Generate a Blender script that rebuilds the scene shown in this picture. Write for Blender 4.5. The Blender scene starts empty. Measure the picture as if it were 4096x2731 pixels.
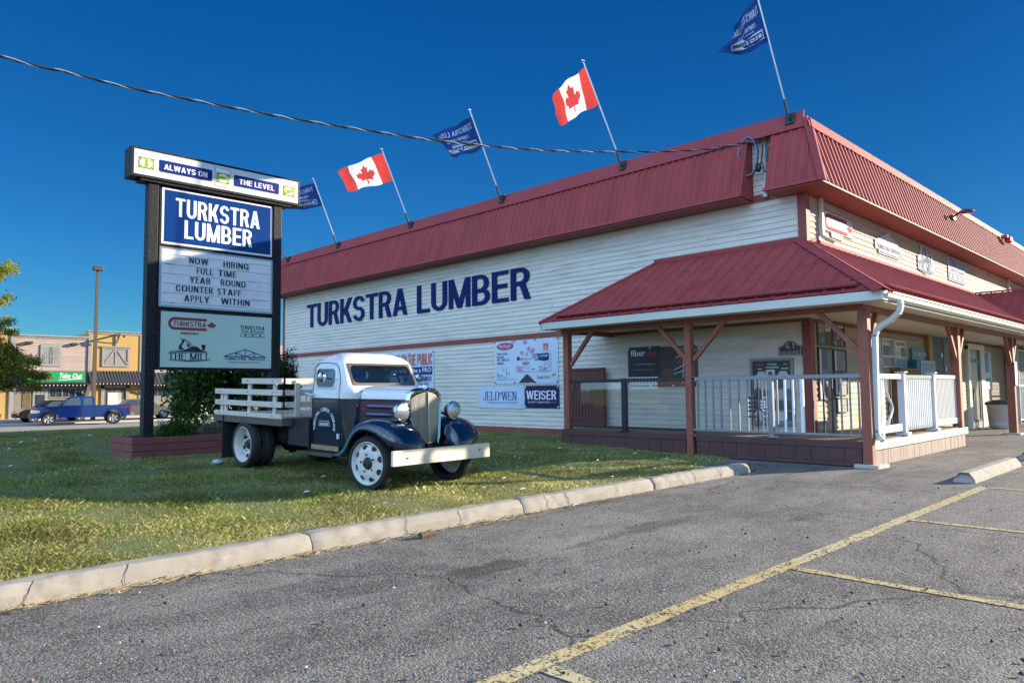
import bpy, bmesh, math, random
import numpy as np
from mathutils import Vector, Matrix
random.seed(7); rng = np.random.default_rng(7)
SC = bpy.context.scene
COL = SC.collection
def V3(*a): return np.array(a, float)

# ------------------------------------------------------------------ camera
R_ = Vector((0.71109, -0.70303, -0.01013)); 
th, pt, rl = math.radians(45.3224), math.radians(3.815), math.radians(-0.5816)
F_ = Vector((math.cos(pt)*math.cos(th), math.cos(pt)*math.sin(th), math.sin(pt)))
R0 = Vector((math.sin(th), -math.cos(th), 0)); U0 = R0.cross(F_)
R_ = R0*math.cos(rl)+U0*math.sin(rl); U_ = R_.cross(F_)
cam = bpy.data.cameras.new("camera"); camo = bpy.data.objects.new("camera", cam); COL.objects.link(camo)
cam.sensor_width = 36; cam.lens = 25.47; cam.clip_start = .1; cam.clip_end = 3000
m = Matrix((R_, U_, -F_)).transposed().to_4x4(); m.translation = Vector((0, 0, 1.45)); camo.matrix_world = m
SC.camera = camo
# ------------------------------------------------------------------ world, sun, exposure
SUN = Vector((1, -.53, .32)).normalized()
elev = math.asin(SUN.z); rot = math.atan2(SUN.x, SUN.y)
W = bpy.data.worlds.new("World"); SC.world = W; W.use_nodes = True
nt = W.node_tree; nt.nodes.clear()
def N(t, **k):
    n = nt.nodes.new(t)
    for a, b in k.items(): setattr(n, a, b)
    return n
out = N('ShaderNodeOutputWorld'); bg = N('ShaderNodeBackground')
sky = N('ShaderNodeTexSky', sky_type='NISHITA', sun_disc=False, sun_elevation=elev, sun_rotation=rot, altitude=200, air_density=1.0, dust_density=.08, ozone_density=3.0)
hsv = N('ShaderNodeHueSaturation'); hsv.inputs['Saturation'].default_value = 1.35; hsv.inputs['Value'].default_value = .70
tint = N('ShaderNodeMix', data_type='RGBA', blend_type='MULTIPLY'); tint.inputs[0].default_value = 1; tint.inputs[7].default_value = (.30, .72, 1.0, 1)
# bright blue haze invented behind the camera, added to fill the shaded walls
tc = N('ShaderNodeTexCoord'); nz = N('ShaderNodeTexNoise'); nz.inputs['Scale'].default_value = 2.2; nz.inputs['Detail'].default_value = 7
dot = N('ShaderNodeVectorMath', operation='DOT_PRODUCT'); dot.inputs[1].default_value = Vector((-.93, -.28, .22)).normalized()
mr = N('ShaderNodeMapRange'); mr.inputs[1].default_value = .1; mr.inputs[2].default_value = .8
nr = N('ShaderNodeMapRange'); nr.inputs[1].default_value = .33; nr.inputs[2].default_value = .55
mul = N('ShaderNodeMath', operation='MULTIPLY')
cm = N('ShaderNodeMix', data_type='RGBA'); cm.inputs[7].default_value = (6.6, 10.4, 16.5, 1)
L = nt.links.new
L(sky.outputs[0], hsv.inputs['Color']); L(hsv.outputs[0], tint.inputs[6])
L(tc.outputs['Generated'], nz.inputs['Vector']); L(tc.outputs['Generated'], dot.inputs[0])
L(dot.outputs['Value'], mr.inputs[0]); L(nz.outputs[0], nr.inputs[0]); L(mr.outputs[0], mul.inputs[0]); L(nr.outputs[0], mul.inputs[1])
L(mul.outputs[0], cm.inputs[0]); sd = N('ShaderNodeVectorMath', operation='DOT_PRODUCT'); sd.inputs[1].default_value = SUN; L(tc.outputs['Generated'], sd.inputs[0])
sm = N('ShaderNodeMapRange'); sm.inputs[1].default_value = .15; sm.inputs[2].default_value = .75; sm.inputs[3].default_value = 1.0; sm.inputs[4].default_value = .6; L(sd.outputs['Value'], sm.inputs[0])
pol = N('ShaderNodeMix', data_type='RGBA', blend_type='MULTIPLY'); pol.inputs[0].default_value = 1; L(tint.outputs[2], pol.inputs[6]); L(sm.outputs[0], pol.inputs[7])
L(pol.outputs[2], cm.inputs[6]); L(cm.outputs[2], bg.inputs[0]); L(bg.outputs[0], out.inputs[0])
bg.inputs[1].default_value = .075
sl = bpy.data.lights.new("sun", 'SUN'); so = bpy.data.objects.new("sun", sl); COL.objects.link(so)
sl.energy = 4.6; sl.angle = math.radians(.55); sl.color = (1, .87, .68)
so.rotation_euler = (-SUN).to_track_quat('-Z', 'Y').to_euler(); so.location = SUN*50
SC.view_settings.view_transform = 'Standard'; SC.view_settings.look = 'None'; SC.view_settings.exposure = 1.42; SC.view_settings.gamma = 1
SC.render.engine = 'CYCLES'

# ------------------------------------------------------------------ materials
MATS = {}
def pm(name, col, rough=.6, var=.12, scale=2.0, bump=0, bscale=60, metal=0, coat=0, spec=.5, dirt=None, dscale=1.2, damt=.5, stretch=None, isl=0, trans=0):
    """procedural principled: colour broken by two octaves of noise, optional dirt colour, bump, per-island tint"""
    if name in MATS: return MATS[name]
    M = bpy.data.materials.new(name); M.use_nodes = True; t = M.node_tree; b = t.nodes['Principled BSDF']; l = t.links.new
    b.inputs['Roughness'].default_value = rough; b.inputs['Metallic'].default_value = metal
    b.inputs['Coat Weight'].default_value = coat; b.inputs['Specular IOR Level'].default_value = spec
    if coat: b.inputs['Coat Roughness'].default_value = .04
    tc = t.nodes.new('ShaderNodeTexCoord'); vec = tc.outputs['Object']
    if stretch:
        mp = t.nodes.new('ShaderNodeMapping'); mp.inputs['Scale'].default_value = stretch; l(vec, mp.inputs[0]); vec = mp.outputs[0]
    nz = t.nodes.new('ShaderNodeTexNoise'); nz.inputs['Scale'].default_value = scale; nz.inputs['Detail'].default_value = 8; nz.inputs['Roughness'].default_value = .62; l(vec, nz.inputs['Vector'])
    mr = t.nodes.new('ShaderNodeMapRange'); mr.inputs[1].default_value = .25; mr.inputs[2].default_value = .75; mr.inputs[3].default_value = 1-var; mr.inputs[4].default_value = 1+var; l(nz.outputs[0], mr.inputs[0])
    hv = t.nodes.new('ShaderNodeHueSaturation'); hv.inputs['Color'].default_value = (*col, 1); l(mr.outputs[0], hv.inputs['Value'])
    c = hv.outputs[0]
    if isl:
        g = t.nodes.new('ShaderNodeNewGeometry'); m2 = t.nodes.new('ShaderNodeMapRange'); m2.inputs[3].default_value = 1-isl; m2.inputs[4].default_value = 1+isl; l(g.outputs['Random Per Island'], m2.inputs[0])
        h2 = t.nodes.new('ShaderNodeHueSaturation'); l(c, h2.inputs['Color']); l(m2.outputs[0], h2.inputs['Value']); c = h2.outputs[0]
    if dirt:
        n2 = t.nodes.new('ShaderNodeTexNoise'); n2.inputs['Scale'].default_value = dscale; n2.inputs['Detail'].default_value = 10; n2.inputs['Roughness'].default_value = .7; l(vec, n2.inputs['Vector'])
        r2 = t.nodes.new('ShaderNodeMapRange'); r2.inputs[1].default_value = .5; r2.inputs[2].default_value = .72; r2.inputs[4].default_value = damt; l(n2.outputs[0], r2.inputs[0])
        mx = t.nodes.new('ShaderNodeMix'); mx.data_type = 'RGBA'; mx.inputs[7].default_value = (*dirt, 1); l(r2.outputs[0], mx.inputs[0]); l(c, mx.inputs[6]); c = mx.outputs[2]
    l(c, b.inputs['Base Color'])
    if trans:
        b.inputs['Transmission Weight'].default_value = trans
    if bump:
        n3 = t.nodes.new('ShaderNodeTexNoise'); n3.inputs['Scale'].default_value = bscale; n3.inputs['Detail'].default_value = 6; l(vec, n3.inputs['Vector'])
        bp = t.nodes.new('ShaderNodeBump'); bp.inputs['Strength'].default_value = bump; bp.inputs['Distance'].default_value = .02; l(n3.outputs[0], bp.inputs['Height']); l(bp.outputs[0], b.inputs['Normal'])
    MATS[name] = M; return M

def leafmat(name, c1, c2, rough=.55, transl=.35):
    if name in MATS: return MATS[name]
    M = bpy.data.materials.new(name); M.use_nodes = True; t = M.node_tree; b = t.nodes['Principled BSDF']; l = t.links.new; o = t.nodes['Material Output']
    g = t.nodes.new('ShaderNodeNewGeometry'); mx = t.nodes.new('ShaderNodeMix'); mx.data_type = 'RGBA'
    mx.inputs[6].default_value = (*c1, 1); mx.inputs[7].default_value = (*c2, 1); l(g.outputs['Random Per Island'], mx.inputs[0])
    nz = t.nodes.new('ShaderNodeTexNoise'); nz.inputs['Scale'].default_value = .9; nz.inputs['Detail'].default_value = 5; tc = t.nodes.new('ShaderNodeTexCoord'); l(tc.outputs['Object'], nz.inputs['Vector'])
    mr = t.nodes.new('ShaderNodeMapRange'); mr.inputs[1].default_value = .3; mr.inputs[2].default_value = .7; mr.inputs[3].default_value = .6; mr.inputs[4].default_value = 1.4; l(nz.outputs[0], mr.inputs[0])
    hv = t.nodes.new('ShaderNodeHueSaturation'); l(mx.outputs[2], hv.inputs['Color']); l(mr.outputs[0], hv.inputs['Value'])
    l(hv.outputs[0], b.inputs['Base Color']); b.inputs['Roughness'].default_value = rough; b.inputs['Specular IOR Level'].default_value = .3
    tr = t.nodes.new('ShaderNodeBsdfTranslucent'); l(hv.outputs[0], tr.inputs[0]); ms = t.nodes.new('ShaderNodeMixShader'); ms.inputs[0].default_value = transl
    l(b.outputs[0], ms.inputs[1]); l(tr.outputs[0], ms.inputs[2]); l(ms.outputs[0], o.inputs[0])
    MATS[name] = M; return M

def glassmat(name, tintc=(.75, .85, .88), rough=.02, mix=.82):
    """thin pane: mostly transparent, fresnel mirror on top"""
    if name in MATS: return MATS[name]
    M = bpy.data.materials.new(name); M.use_nodes = True; t = M.node_tree; l = t.links.new; o = t.nodes['Material Output']; t.nodes.remove(t.nodes['Principled BSDF'])
    tr = t.nodes.new('ShaderNodeBsdfTransparent'); tr.inputs[0].default_value = (*tintc, 1); gl = t.nodes.new('ShaderNodeBsdfGlossy'); gl.inputs['Roughness'].default_value = rough
    lw = t.nodes.new('ShaderNodeLayerWeight'); lw.inputs[0].default_value = .5; pw = t.nodes.new('ShaderNodeMath'); pw.operation = 'POWER'; pw.inputs[1].default_value = 4.0; l(lw.outputs['Facing'], pw.inputs[0]); mr = t.nodes.new('ShaderNodeMapRange'); mr.inputs[3].default_value = 1.05-mix; mr.inputs[4].default_value = 1
    l(pw.outputs[0], mr.inputs[0]); ms = t.nodes.new('ShaderNodeMixShader'); l(mr.outputs[0], ms.inputs[0]); l(tr.outputs[0], ms.inputs[1]); l(gl.outputs[0], ms.inputs[2]); l(ms.outputs[0], o.inputs[0])
    MATS[name] = M; return M

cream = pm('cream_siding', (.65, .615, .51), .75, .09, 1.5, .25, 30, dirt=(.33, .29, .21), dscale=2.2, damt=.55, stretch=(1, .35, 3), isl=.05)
cream2 = pm('cream_siding_front_dimmed', (.40, .345, .24), .75, .10, 1.5, .25, 30, dirt=(.22, .17, .10), dscale=2.4, damt=.5, stretch=(.35, 1, 3), isl=.05)  # same cream paint as the side wall, darkened to offset direct sun
creamtrim = pm('cream_trim', (.66, .62, .50), .5, .06, 1.5)
redmetal = pm('red_ribbed_metal', (.32, .062, .058), .6, .14, .9, 0, 60, spec=.10, dirt=(.13, .035, .038), dscale=1.1, damt=.55, stretch=(2.2, 2.2, .35))
redflash = pm('red_flashing', (.31, .062, .064), .65, .12, .8, spec=.08)
redtrim = pm('red_brown_trim', (.24, .062, .045), .7, .14, 2, .15, 40)
postred = pm('post_red_stain', (.27, .085, .050), .65, .2, 2.5, .25, 30, stretch=(6, 6, .8), dirt=(.10, .035, .025), dscale=1.6, damt=.6)
deckbrown = pm('deck_brown_boards', (.088, .038, .033), .7, .15, 2, .2, 40)
decktop = pm('deck_top_boards', (.20, .14, .10), .75, .2, 2, .2, 40)
taupe = pm('taupe_skirt_boards', (.25, .185, .145), .7, .14, 2.5, .2, 40, stretch=(4, 4, .6))
whitevinyl = pm('white_vinyl', (.58, .58, .565), .35, .03, 2)
greymetal = pm('grey_rail_metal', (.23, .245, .255), .4, .06, 3, metal=.2)
blackmetal = pm('black_metal', (.018, .018, .02), .4, .15, 6)
blackpaint = pm('black_flaking_paint', (.014, .014, .017), .5, .3, 5, .3, 40, spec=.2, dirt=(.16, .15, .14), dscale=22, damt=.35)
chrome = pm('chrome', (.75, .77, .8), .07, .03, 4, metal=1)
steel = pm('brushed_steel', (.55, .56, .57), .3, .1, 6, metal=.9)
navy = pm('navy_letter_face', (.003, .011, .095), .55, .1, 2, spec=.15)
concrete = pm('concrete', (.30, .268, .222), .9, .20, 3, .35, 130, dirt=(.15, .125, .10), dscale=3.5, damt=.7)
rubber = pm('tyre_rubber', (.016, .016, .017), .75, .3, 8, .2, 60)
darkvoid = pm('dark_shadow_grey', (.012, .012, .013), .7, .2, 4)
glass = glassmat('clear_glass', (.95, .965, .96), .02, .98); darkglass = pm('dark_window_glass', (.02, .028, .035), .05, .2, 2, spec=.8)
white = pm('white_print', (.72, .73, .74), .5, .03, 2); black = pm('black_print', (.012, .013, .016), .5, .05, 2)
wood = pm('raw_pale_plank', (.50, .40, .29), .7, .16, 3, .2, 30, stretch=(1, 1, 7), dirt=(.27, .23, .19), dscale=2.6, damt=.5)

# ------------------------------------------------------------------ mesh builder
class MB:
    def __init__(s): s.v = []; s.f = []; s.m = []; s.cur = 0
    def add(s, vs, fs, m=None):
        o = len(s.v); s.v += [tuple(map(float, p)) for p in vs]
        for f in fs: s.f.append(tuple(i+o for i in f)); s.m.append(s.cur if m is None else m)
    def box(s, x0, x1, y0, y1, z0, z1, m=None):
        s.add([(x, y, z) for x in (x0, x1) for y in (y0, y1) for z in (z0, z1)],
              [(0, 1, 3, 2), (4, 6, 7, 5), (0, 4, 5, 1), (2, 3, 7, 6), (0, 2, 6, 4), (1, 5, 7, 3)], m)
    def beam(s, p, q, w, h, up=(0, 0, 1), m=None):
        p = np.array(p, float); q = np.array(q, float); d = q-p; d /= np.linalg.norm(d); up = np.array(up, float)
        a = np.cross(d, up); a /= np.linalg.norm(a); b = np.cross(a, d)
        s.add([c+a*i*w/2+b*j*h/2 for c in (p, q) for i in (-1, 1) for j in (-1, 1)],
              [(0, 1, 3, 2), (4, 6, 7, 5), (0, 4, 5, 1), (2, 3, 7, 6), (0, 2, 6, 4), (1, 5, 7, 3)], m)
    def tube(s, pts, r, n=8, m=None, caps=True):
        pts = [np.array(p, float) for p in pts]; k = len(pts); rs = r if hasattr(r, '__len__') else [r]*k
        d0 = pts[1]-pts[0]; u = np.cross(d0, (0, 0, 1) if abs(d0[2]) < .9*np.linalg.norm(d0) else (1, 0, 0)); u /= np.linalg.norm(u); vs = []
        for i, p in enumerate(pts):
            d = pts[min(i+1, k-1)]-pts[max(i-1, 0)]; d /= np.linalg.norm(d); u = u-d*(u@d); u /= np.linalg.norm(u); w = np.cross(d, u)
            vs += [p+rs[i]*(u*math.cos(2*math.pi*j/n)+w*math.sin(2*math.pi*j/n)) for j in range(n)]
        fs = [(i*n+j, i*n+(j+1) % n, (i+1)*n+(j+1) % n, (i+1)*n+j) for i in range(k-1) for j in range(n)]
        if caps: fs += [tuple(range(n))[::-1], tuple(range((k-1)*n, k*n))]
        s.add(vs, fs, m)
    def prism(s, poly, vec, m=None, msides=None):
        n = len(poly); vec = np.array(vec, float); a = [np.array(p, float) for p in poly]
        s.add(a+[p+vec for p in a], [tuple(range(n))[::-1], tuple(range(n, 2*n))], m)
        o = len(s.v)-2*n
        for i in range(n): s.f.append((o+i, o+(i+1) % n, o+n+(i+1) % n, o+n+i)); s.m.append((m if msides is None else msides) if (m is not None or msides is not None) else s.cur)
    def lathe(s, prof, o, ax, n=24, m=None, closed=False):
        o = np.array(o, float); ax = np.array(ax, float); ax /= np.linalg.norm(ax); u = np.cross(ax, (0, 0, 1) if abs(ax[2]) < .9 else (1, 0, 0)); u /= np.linalg.norm(u); w = np.cross(ax, u)
        vs = [o+ax*h+r*(u*math.cos(2*math.pi*j/n)+w*math.sin(2*math.pi*j/n)) for r, h in prof for j in range(n)]; k = len(prof)
        s.add(vs, [(i % k*n+j, i % k*n+(j+1) % n, (i+1) % k*n+(j+1) % n, (i+1) % k*n+j) for i in range(k if closed else k-1) for j in range(n)], m)
    def grid(s, g, m=None, wrap=False):
        a = len(g); b = len(g[0]); vs = [p for r in g for p in r]
        s.add(vs, [(i*b+j, i*b+(j+1) % b, (i+1)*b+(j+1) % b, (i+1)*b+j) for i in range(a-1) for j in range(b if wrap else b-1)], m)
    def sphere(s, c, r, m=None, n=10, k=7):
        c = np.array(c, float); r = np.array(r if hasattr(r, '__len__') else (r, r, r), float)
        s.grid([[c+r*V3(math.sin(math.pi*(i+.02)/(k+.04))*math.cos(2*math.pi*j/n), math.sin(math.pi*(i+.02)/(k+.04))*math.sin(2*math.pi*j/n), math.cos(math.pi*(i+.02)/(k+.04))) for j in range(n)] for i in range(k+1)], m, True)
    def build(s, name, mats, parent=None, smooth=0, bevel=0, local=False, off=None):
        me = bpy.data.meshes.new(name); vs = s.v
        if parent is not None and not local:
            o = np.array(world_loc(parent)); vs = [tuple(np.array(p)-o) for p in vs]
        if off is not None: vs = [tuple(np.array(p)-np.array(off)) for p in vs]
        me.from_pydata(vs, [], s.f)
        if not isinstance(mats, (list, tuple)): mats = [mats]
        for q in mats: me.materials.append(q)
        me.polygons.foreach_set('material_index', [min(i, len(mats)-1) for i in s.m])
        bm = bmesh.new(); bm.from_mesh(me)
        if bevel:
            bmesh.ops.bevel(bm, geom=[e for e in bm.edges if len(e.link_faces) == 2 and e.calc_face_angle(0) > .6], offset=bevel, segments=2, affect='EDGES', profile=.6)
        bmesh.ops.recalc_face_normals(bm, faces=bm.faces); bm.to_mesh(me); bm.free()
        if smooth:
            me.polygons.foreach_set('use_smooth', [True]*len(me.polygons)); me.set_sharp_from_angle(angle=math.radians(smooth))
        ob = bpy.data.objects.new(name, me); COL.objects.link(ob)
        if parent is not None: ob.parent = parent
        if off is not None: ob.location = off
        return ob
def world_loc(o):
    p = Vector(o.location)
    while o.parent: o = o.parent; p = p+Vector(o.location)
    return p
def tag(o, label=None, cat=None, group=None, kind=None):
    for k, v in (('label', label), ('category', cat), ('group', group), ('kind', kind)):
        if v: o[k] = v
    return o
def thing(name, label, cat, loc=(0, 0, 0), rot=(0, 0, 0), group=None):
    o = bpy.data.objects.new(name, None); COL.objects.link(o); o.location = loc; o.rotation_euler = rot; o.empty_display_size = .2
    return tag(o, label, cat, group)
def copy_tree(o, parent=None):
    c = o.copy(); COL.objects.link(c)
    if parent: c.parent = parent
    for ch in list(o.children): copy_tree(ch, c)
    return c

# ------------------------------------------------------------------ lettering (Blender's own built-in font)
TC = {}
def tmesh(s, bold=0., ext=0., shear=0.):
    k = (s, bold, ext, shear)
    if k not in TC:
        c = bpy.data.curves.new('lettering', 'FONT'); c.body = s; c.size = 1; c.offset = bold; c.extrude = ext; c.shear = shear; c.resolution_u = 3; c.fill_mode = 'BOTH' if ext else 'FRONT'
        o = bpy.data.objects.new('lettering', c); COL.objects.link(o); dg = bpy.context.evaluated_depsgraph_get(); dg.update()
        me = bpy.data.meshes.new_from_object(o.evaluated_get(dg)); v = np.array([q.co[:] for q in me.vertices]) if len(me.vertices) else np.zeros((0, 3)); f = [tuple(p.vertices) for p in me.polygons]
        bpy.data.objects.remove(o); bpy.data.curves.remove(c); bpy.data.meshes.remove(me); TC[k] = (v, f)
    return TC[k]
class Fr:
    """flat frame on a wall: o origin, u right, v up, n out of the wall"""
    def __init__(s, o, u, v, n=None):
        s.o = np.array(o, float); s.u = np.array(u, float); s.v = np.array(v, float); s.n = np.cross(s.u, s.v) if n is None else np.array(n, float)
    def p(s, x, y, d=0): return s.o+s.u*x+s.v*y+s.n*d
    def box(s, mb, x0, x1, y0, y1, d0, d1, m=None):
        mb.add([s.p(x, y, d) for x in (x0, x1) for y in (y0, y1) for d in (d0, d1)], [(0, 1, 3, 2), (4, 6, 7, 5), (0, 4, 5, 1), (2, 3, 7, 6), (0, 2, 6, 4), (1, 5, 7, 3)], m)
    def rect(s, mb, x0, x1, y0, y1, d, m=None): mb.add([s.p(x0, y0, d), s.p(x1, y0, d), s.p(x1, y1, d), s.p(x0, y1, d)], [(0, 1, 2, 3)], m)
    def poly(s, mb, pts, d, m=None, tri=False):
        if tri:
            from mathutils.geometry import tessellate_polygon
            t = tessellate_polygon([[Vector((x, y, 0)) for x, y in pts]]); mb.add([s.p(x, y, d) for x, y in pts], [tuple(q) for q in t], m)
        else: mb.add([s.p(x, y, d) for x, y in pts], [tuple(range(len(pts)))], m)
    def ell(s, mb, cx, cy, rx, ry, d, m=None, n=24): s.poly(mb, [(cx+rx*math.cos(2*math.pi*i/n), cy+ry*math.sin(2*math.pi*i/n)) for i in range(n)], d, m)
    def line(s, mb, a, b, w, d, m=None):
        a = np.array(a, float); b = np.array(b, float); t = b-a; t /= np.linalg.norm(t); q = np.array((-t[1], t[0]))*w/2
        s.poly(mb, [a-q, b-q, b+q, a+q], d, m)
    def text(s, mb, txt, x0, x1, y0, y1, d, m=None, bold=.02, ext=0, shear=0, rotc=None):
        if bold >= .01 and not shear and all(c in 'ABCDEFGHIJKLMNOPRSTUVWXYZ&-016 ' for c in txt):
            v, f, _ = smesh(txt, *((.155, .135) if bold >= .04 else (.135, .115) if bold >= .02 else (.105, .09))); a = v.min(0); b = v.max(0); sx = (x1-x0)/(b[0]-a[0]); sy = (y1-y0)/(b[1]-a[1])
            mb.add([s.p(x0+(q[0]-a[0])*sx, y0+(q[1]-a[1])*sy, d) for q in v], f, m); return
        v, f = tmesh(txt, min(bold, .015), ext, shear)
        if len(v) == 0: return
        a = v.min(0); b = v.max(0); sx = (x1-x0)/max(b[0]-a[0], 1e-6); sy = (y1-y0)/max(b[1]-a[1], 1e-6)
        mb.add([s.p(x0+(q[0]-a[0])*sx, y0+(q[1]-a[1])*sy, d) for q in v], f, m)
    def stext(F, mb, txt, x0, x1, y0, y1, d, m=None, **k):
        v, f, _ = smesh(txt, **k); a = v.min(0); b = v.max(0); sx = (x1-x0)/(b[0]-a[0]); sy = (y1-y0)/(b[1]-a[1])
        mb.add([F.p(x0+(q[0]-a[0])*sx, y0+(q[1]-a[1])*sy, d) for q in v], f, m)

# ---- heavy grotesque capitals built from strokes, merged into one clean outline
def glyph(ch, w, s, t):
    """polygons of one capital: box w wide, 1 high, stems s, bars t"""
    P = []; R = lambda x0, x1, y0, y1: P.append([(x0, y0), (x1, y0), (x1, y1), (x0, y1)])
    def D(x0, y0, x1, y1, k=1.0): P.append([(x0, y0), (x0+s*k, y0), (x1+s*k, y1), (x1, y1)])
    def A(cx, cy, rx, ry, a0, a1, n=10):
        an = [math.radians(a0+(a1-a0)*i/n) for i in range(n+1)]
        for p, q in zip(an[:-1], an[1:]):
            o = lambda g, ox, oy: (cx+max(ox, 1e-4)*math.cos(g), cy+max(oy, 1e-4)*math.sin(g)); P.append([o(p, rx, ry), o(q, rx, ry), o(q, rx-s, ry-t), o(p, rx-s, ry-t)])
    r = min(w/2, .34)
    def bowl(y0, y1, xr): h = (y1-y0)/2; q = min(.24, xr*.55); R(s*.5, xr-q, y0, y0+t); R(s*.5, xr-q, y1-t, y1); A(xr-q, y0+h, q, h, -90, 90, 12)
    def rnd(top=True, bot=True):
        y0, y1 = (.30 if bot else 0), (.70 if top else 1); R(0, s, y0, y1); R(w-s, w, y0, y1)
        if top: A(w/2, .70, w/2, .30, 0, 180, 14)
        if bot: A(w/2, .30, w/2, .30, 180, 360, 14)
    if ch == 'A': D(0, 0, w/2-s*.55, 1, 1.05); D(w-s*1.05, 0, w/2-s*.5, 1, 1.05); R(w*.2, w*.8, .20, .20+t)
    elif ch == 'B': R(0, s, 0, 1); bowl(0, .54, w); bowl(.54-t, 1, w*.94)
    elif ch == 'C': R(0, s, .3, .7); A(w/2, .7, w/2, .3, 0, 180, 14); A(w/2, .3, w/2, .3, 180, 360, 14); R(w-s, w, .64, .7); R(w-s, w, .3, .36)
    elif ch == 'D': R(0, s, 0, 1); R(s*.5, w-.26, 0, t); R(s*.5, w-.26, 1-t, 1); A(w-.26, .74, .26, .26, 0, 90, 8); A(w-.26, .26, .26, .26, 270, 360, 8); R(w-s, w, .26, .74)
    elif ch == 'E': R(0, s, 0, 1); R(s*.5, w, 0, t); R(s*.5, w, 1-t, 1); R(s*.5, w*.93, .5-t*.4, .5+t*.6)
    elif ch == 'F': R(0, s, 0, 1); R(s*.5, w, 1-t, 1); R(s*.5, w*.9, .5-t*.5, .5+t*.5)
    elif ch == 'G': R(0, s, .3, .7); A(w/2, .7, w/2, .3, 0, 180, 14); A(w/2, .3, w/2, .3, 180, 360, 14); R(w-s, w, .64, .7); R(w-s, w, 0, .5); R(w*.52, w, .5-t, .5)
    elif ch == 'H': R(0, s, 0, 1); R(w-s, w, 0, 1); R(s*.5, w-s*.5, .5-t/2, .5+t/2)
    elif ch == 'I': R(0, w, 0, 1)
    elif ch == 'J': R(w-s, w, .3, 1); A(w/2, .3, w/2, .3, 180, 360, 14)
    elif ch == 'K': R(0, s, 0, 1); D(s*.7, .34, w-s*1.15, 1, 1.2); D(w-s*1.2, 0, s*1.1, .60, 1.15)
    elif ch == 'L': R(0, s, 0, 1); R(s*.5, w, 0, t)
    elif ch == 'M': R(0, s*.95, 0, 1); R(w-s*.95, w, 0, 1); D(w/2-s*.5, 0, s*.05, 1, 1); D(w/2-s*.5, 0, w-s*1.05, 1, 1)
    elif ch == 'N': R(0, s*.95, 0, 1); R(w-s*.95, w, 0, 1); D(w-s*1.1, 0, 0, 1, 1.1)
    elif ch in 'O0Q': rnd(); 
    elif ch == 'P': R(0, s, 0, 1); bowl(.42, 1, w)
    elif ch == 'R': R(0, s, 0, 1); bowl(.44, 1, w*.96); D(w-s*1.12, 0, w*.52-s*.3, .5, 1.12)
    elif ch == 'S':
        ry = (1+t)/4; A(w/2, 1-ry, w/2, ry, 12, 270, 18); A(w/2, ry, w/2, ry, 90, -168, 18)
    elif ch == 'T': R(w/2-s/2, w/2+s/2, 0, 1); R(0, w, 1-t, 1)
    elif ch == 'U': rnd(top=False)
    elif ch == 'V': D(w/2-s*.5, 0, 0, 1); D(w/2-s*.5, 0, w-s, 1)
    elif ch == 'W': D(w*.27-s*.5, 0, 0, 1, .95); D(w*.27-s*.5, 0, w/2-s*.5, 1, .95); D(w*.73-s*.5, 0, w/2-s*.5, 1, .95); D(w*.73-s*.5, 0, w-s*.95, 1, .95)
    elif ch == 'X': D(0, 0, w-s, 1); D(w-s, 0, 0, 1)
    elif ch == 'Y': R(w/2-s/2, w/2+s/2, 0, .45); D(w/2-s/2, .40, 0, 1, 1); D(w/2-s/2, .40, w-s, 1, 1)
    elif ch == 'Z': R(0, w, 0, t); R(0, w, 1-t, 1); D(0, t*.5, w-s*1.1, 1-t*.5, 1.1)
    elif ch == '&': A(w*.42, .78, w*.26, .22, 0, 360, 16); A(w*.40, .28, w*.40, .28, 60, 330, 14); D(w-s, 0, w*.16, .80, 1.1); R(w*.7, w*.7+s, .1, .42)
    elif ch == '-': R(0, w, .42, .42+t)
    elif ch == '6': R(0, s, .3, .7); A(w/2, .3, w/2, .3, 0, 360, 24); A(w/2, .7, w/2, .3, 20, 180, 12)
    elif ch == '1': R(w-s, w, 0, 1); R(w-s*1.9, w-s*.5, .72, .84)
    return P
GW = dict(I=None, M=.66, W=.80, L=.43, E=.45, F=.43, T=.50, J=.42, A=.56, K=.54, V=.54, Y=.54, X=.54, O=.53, G=.53, C=.52, D=.52)
SCACHE = {}
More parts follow.
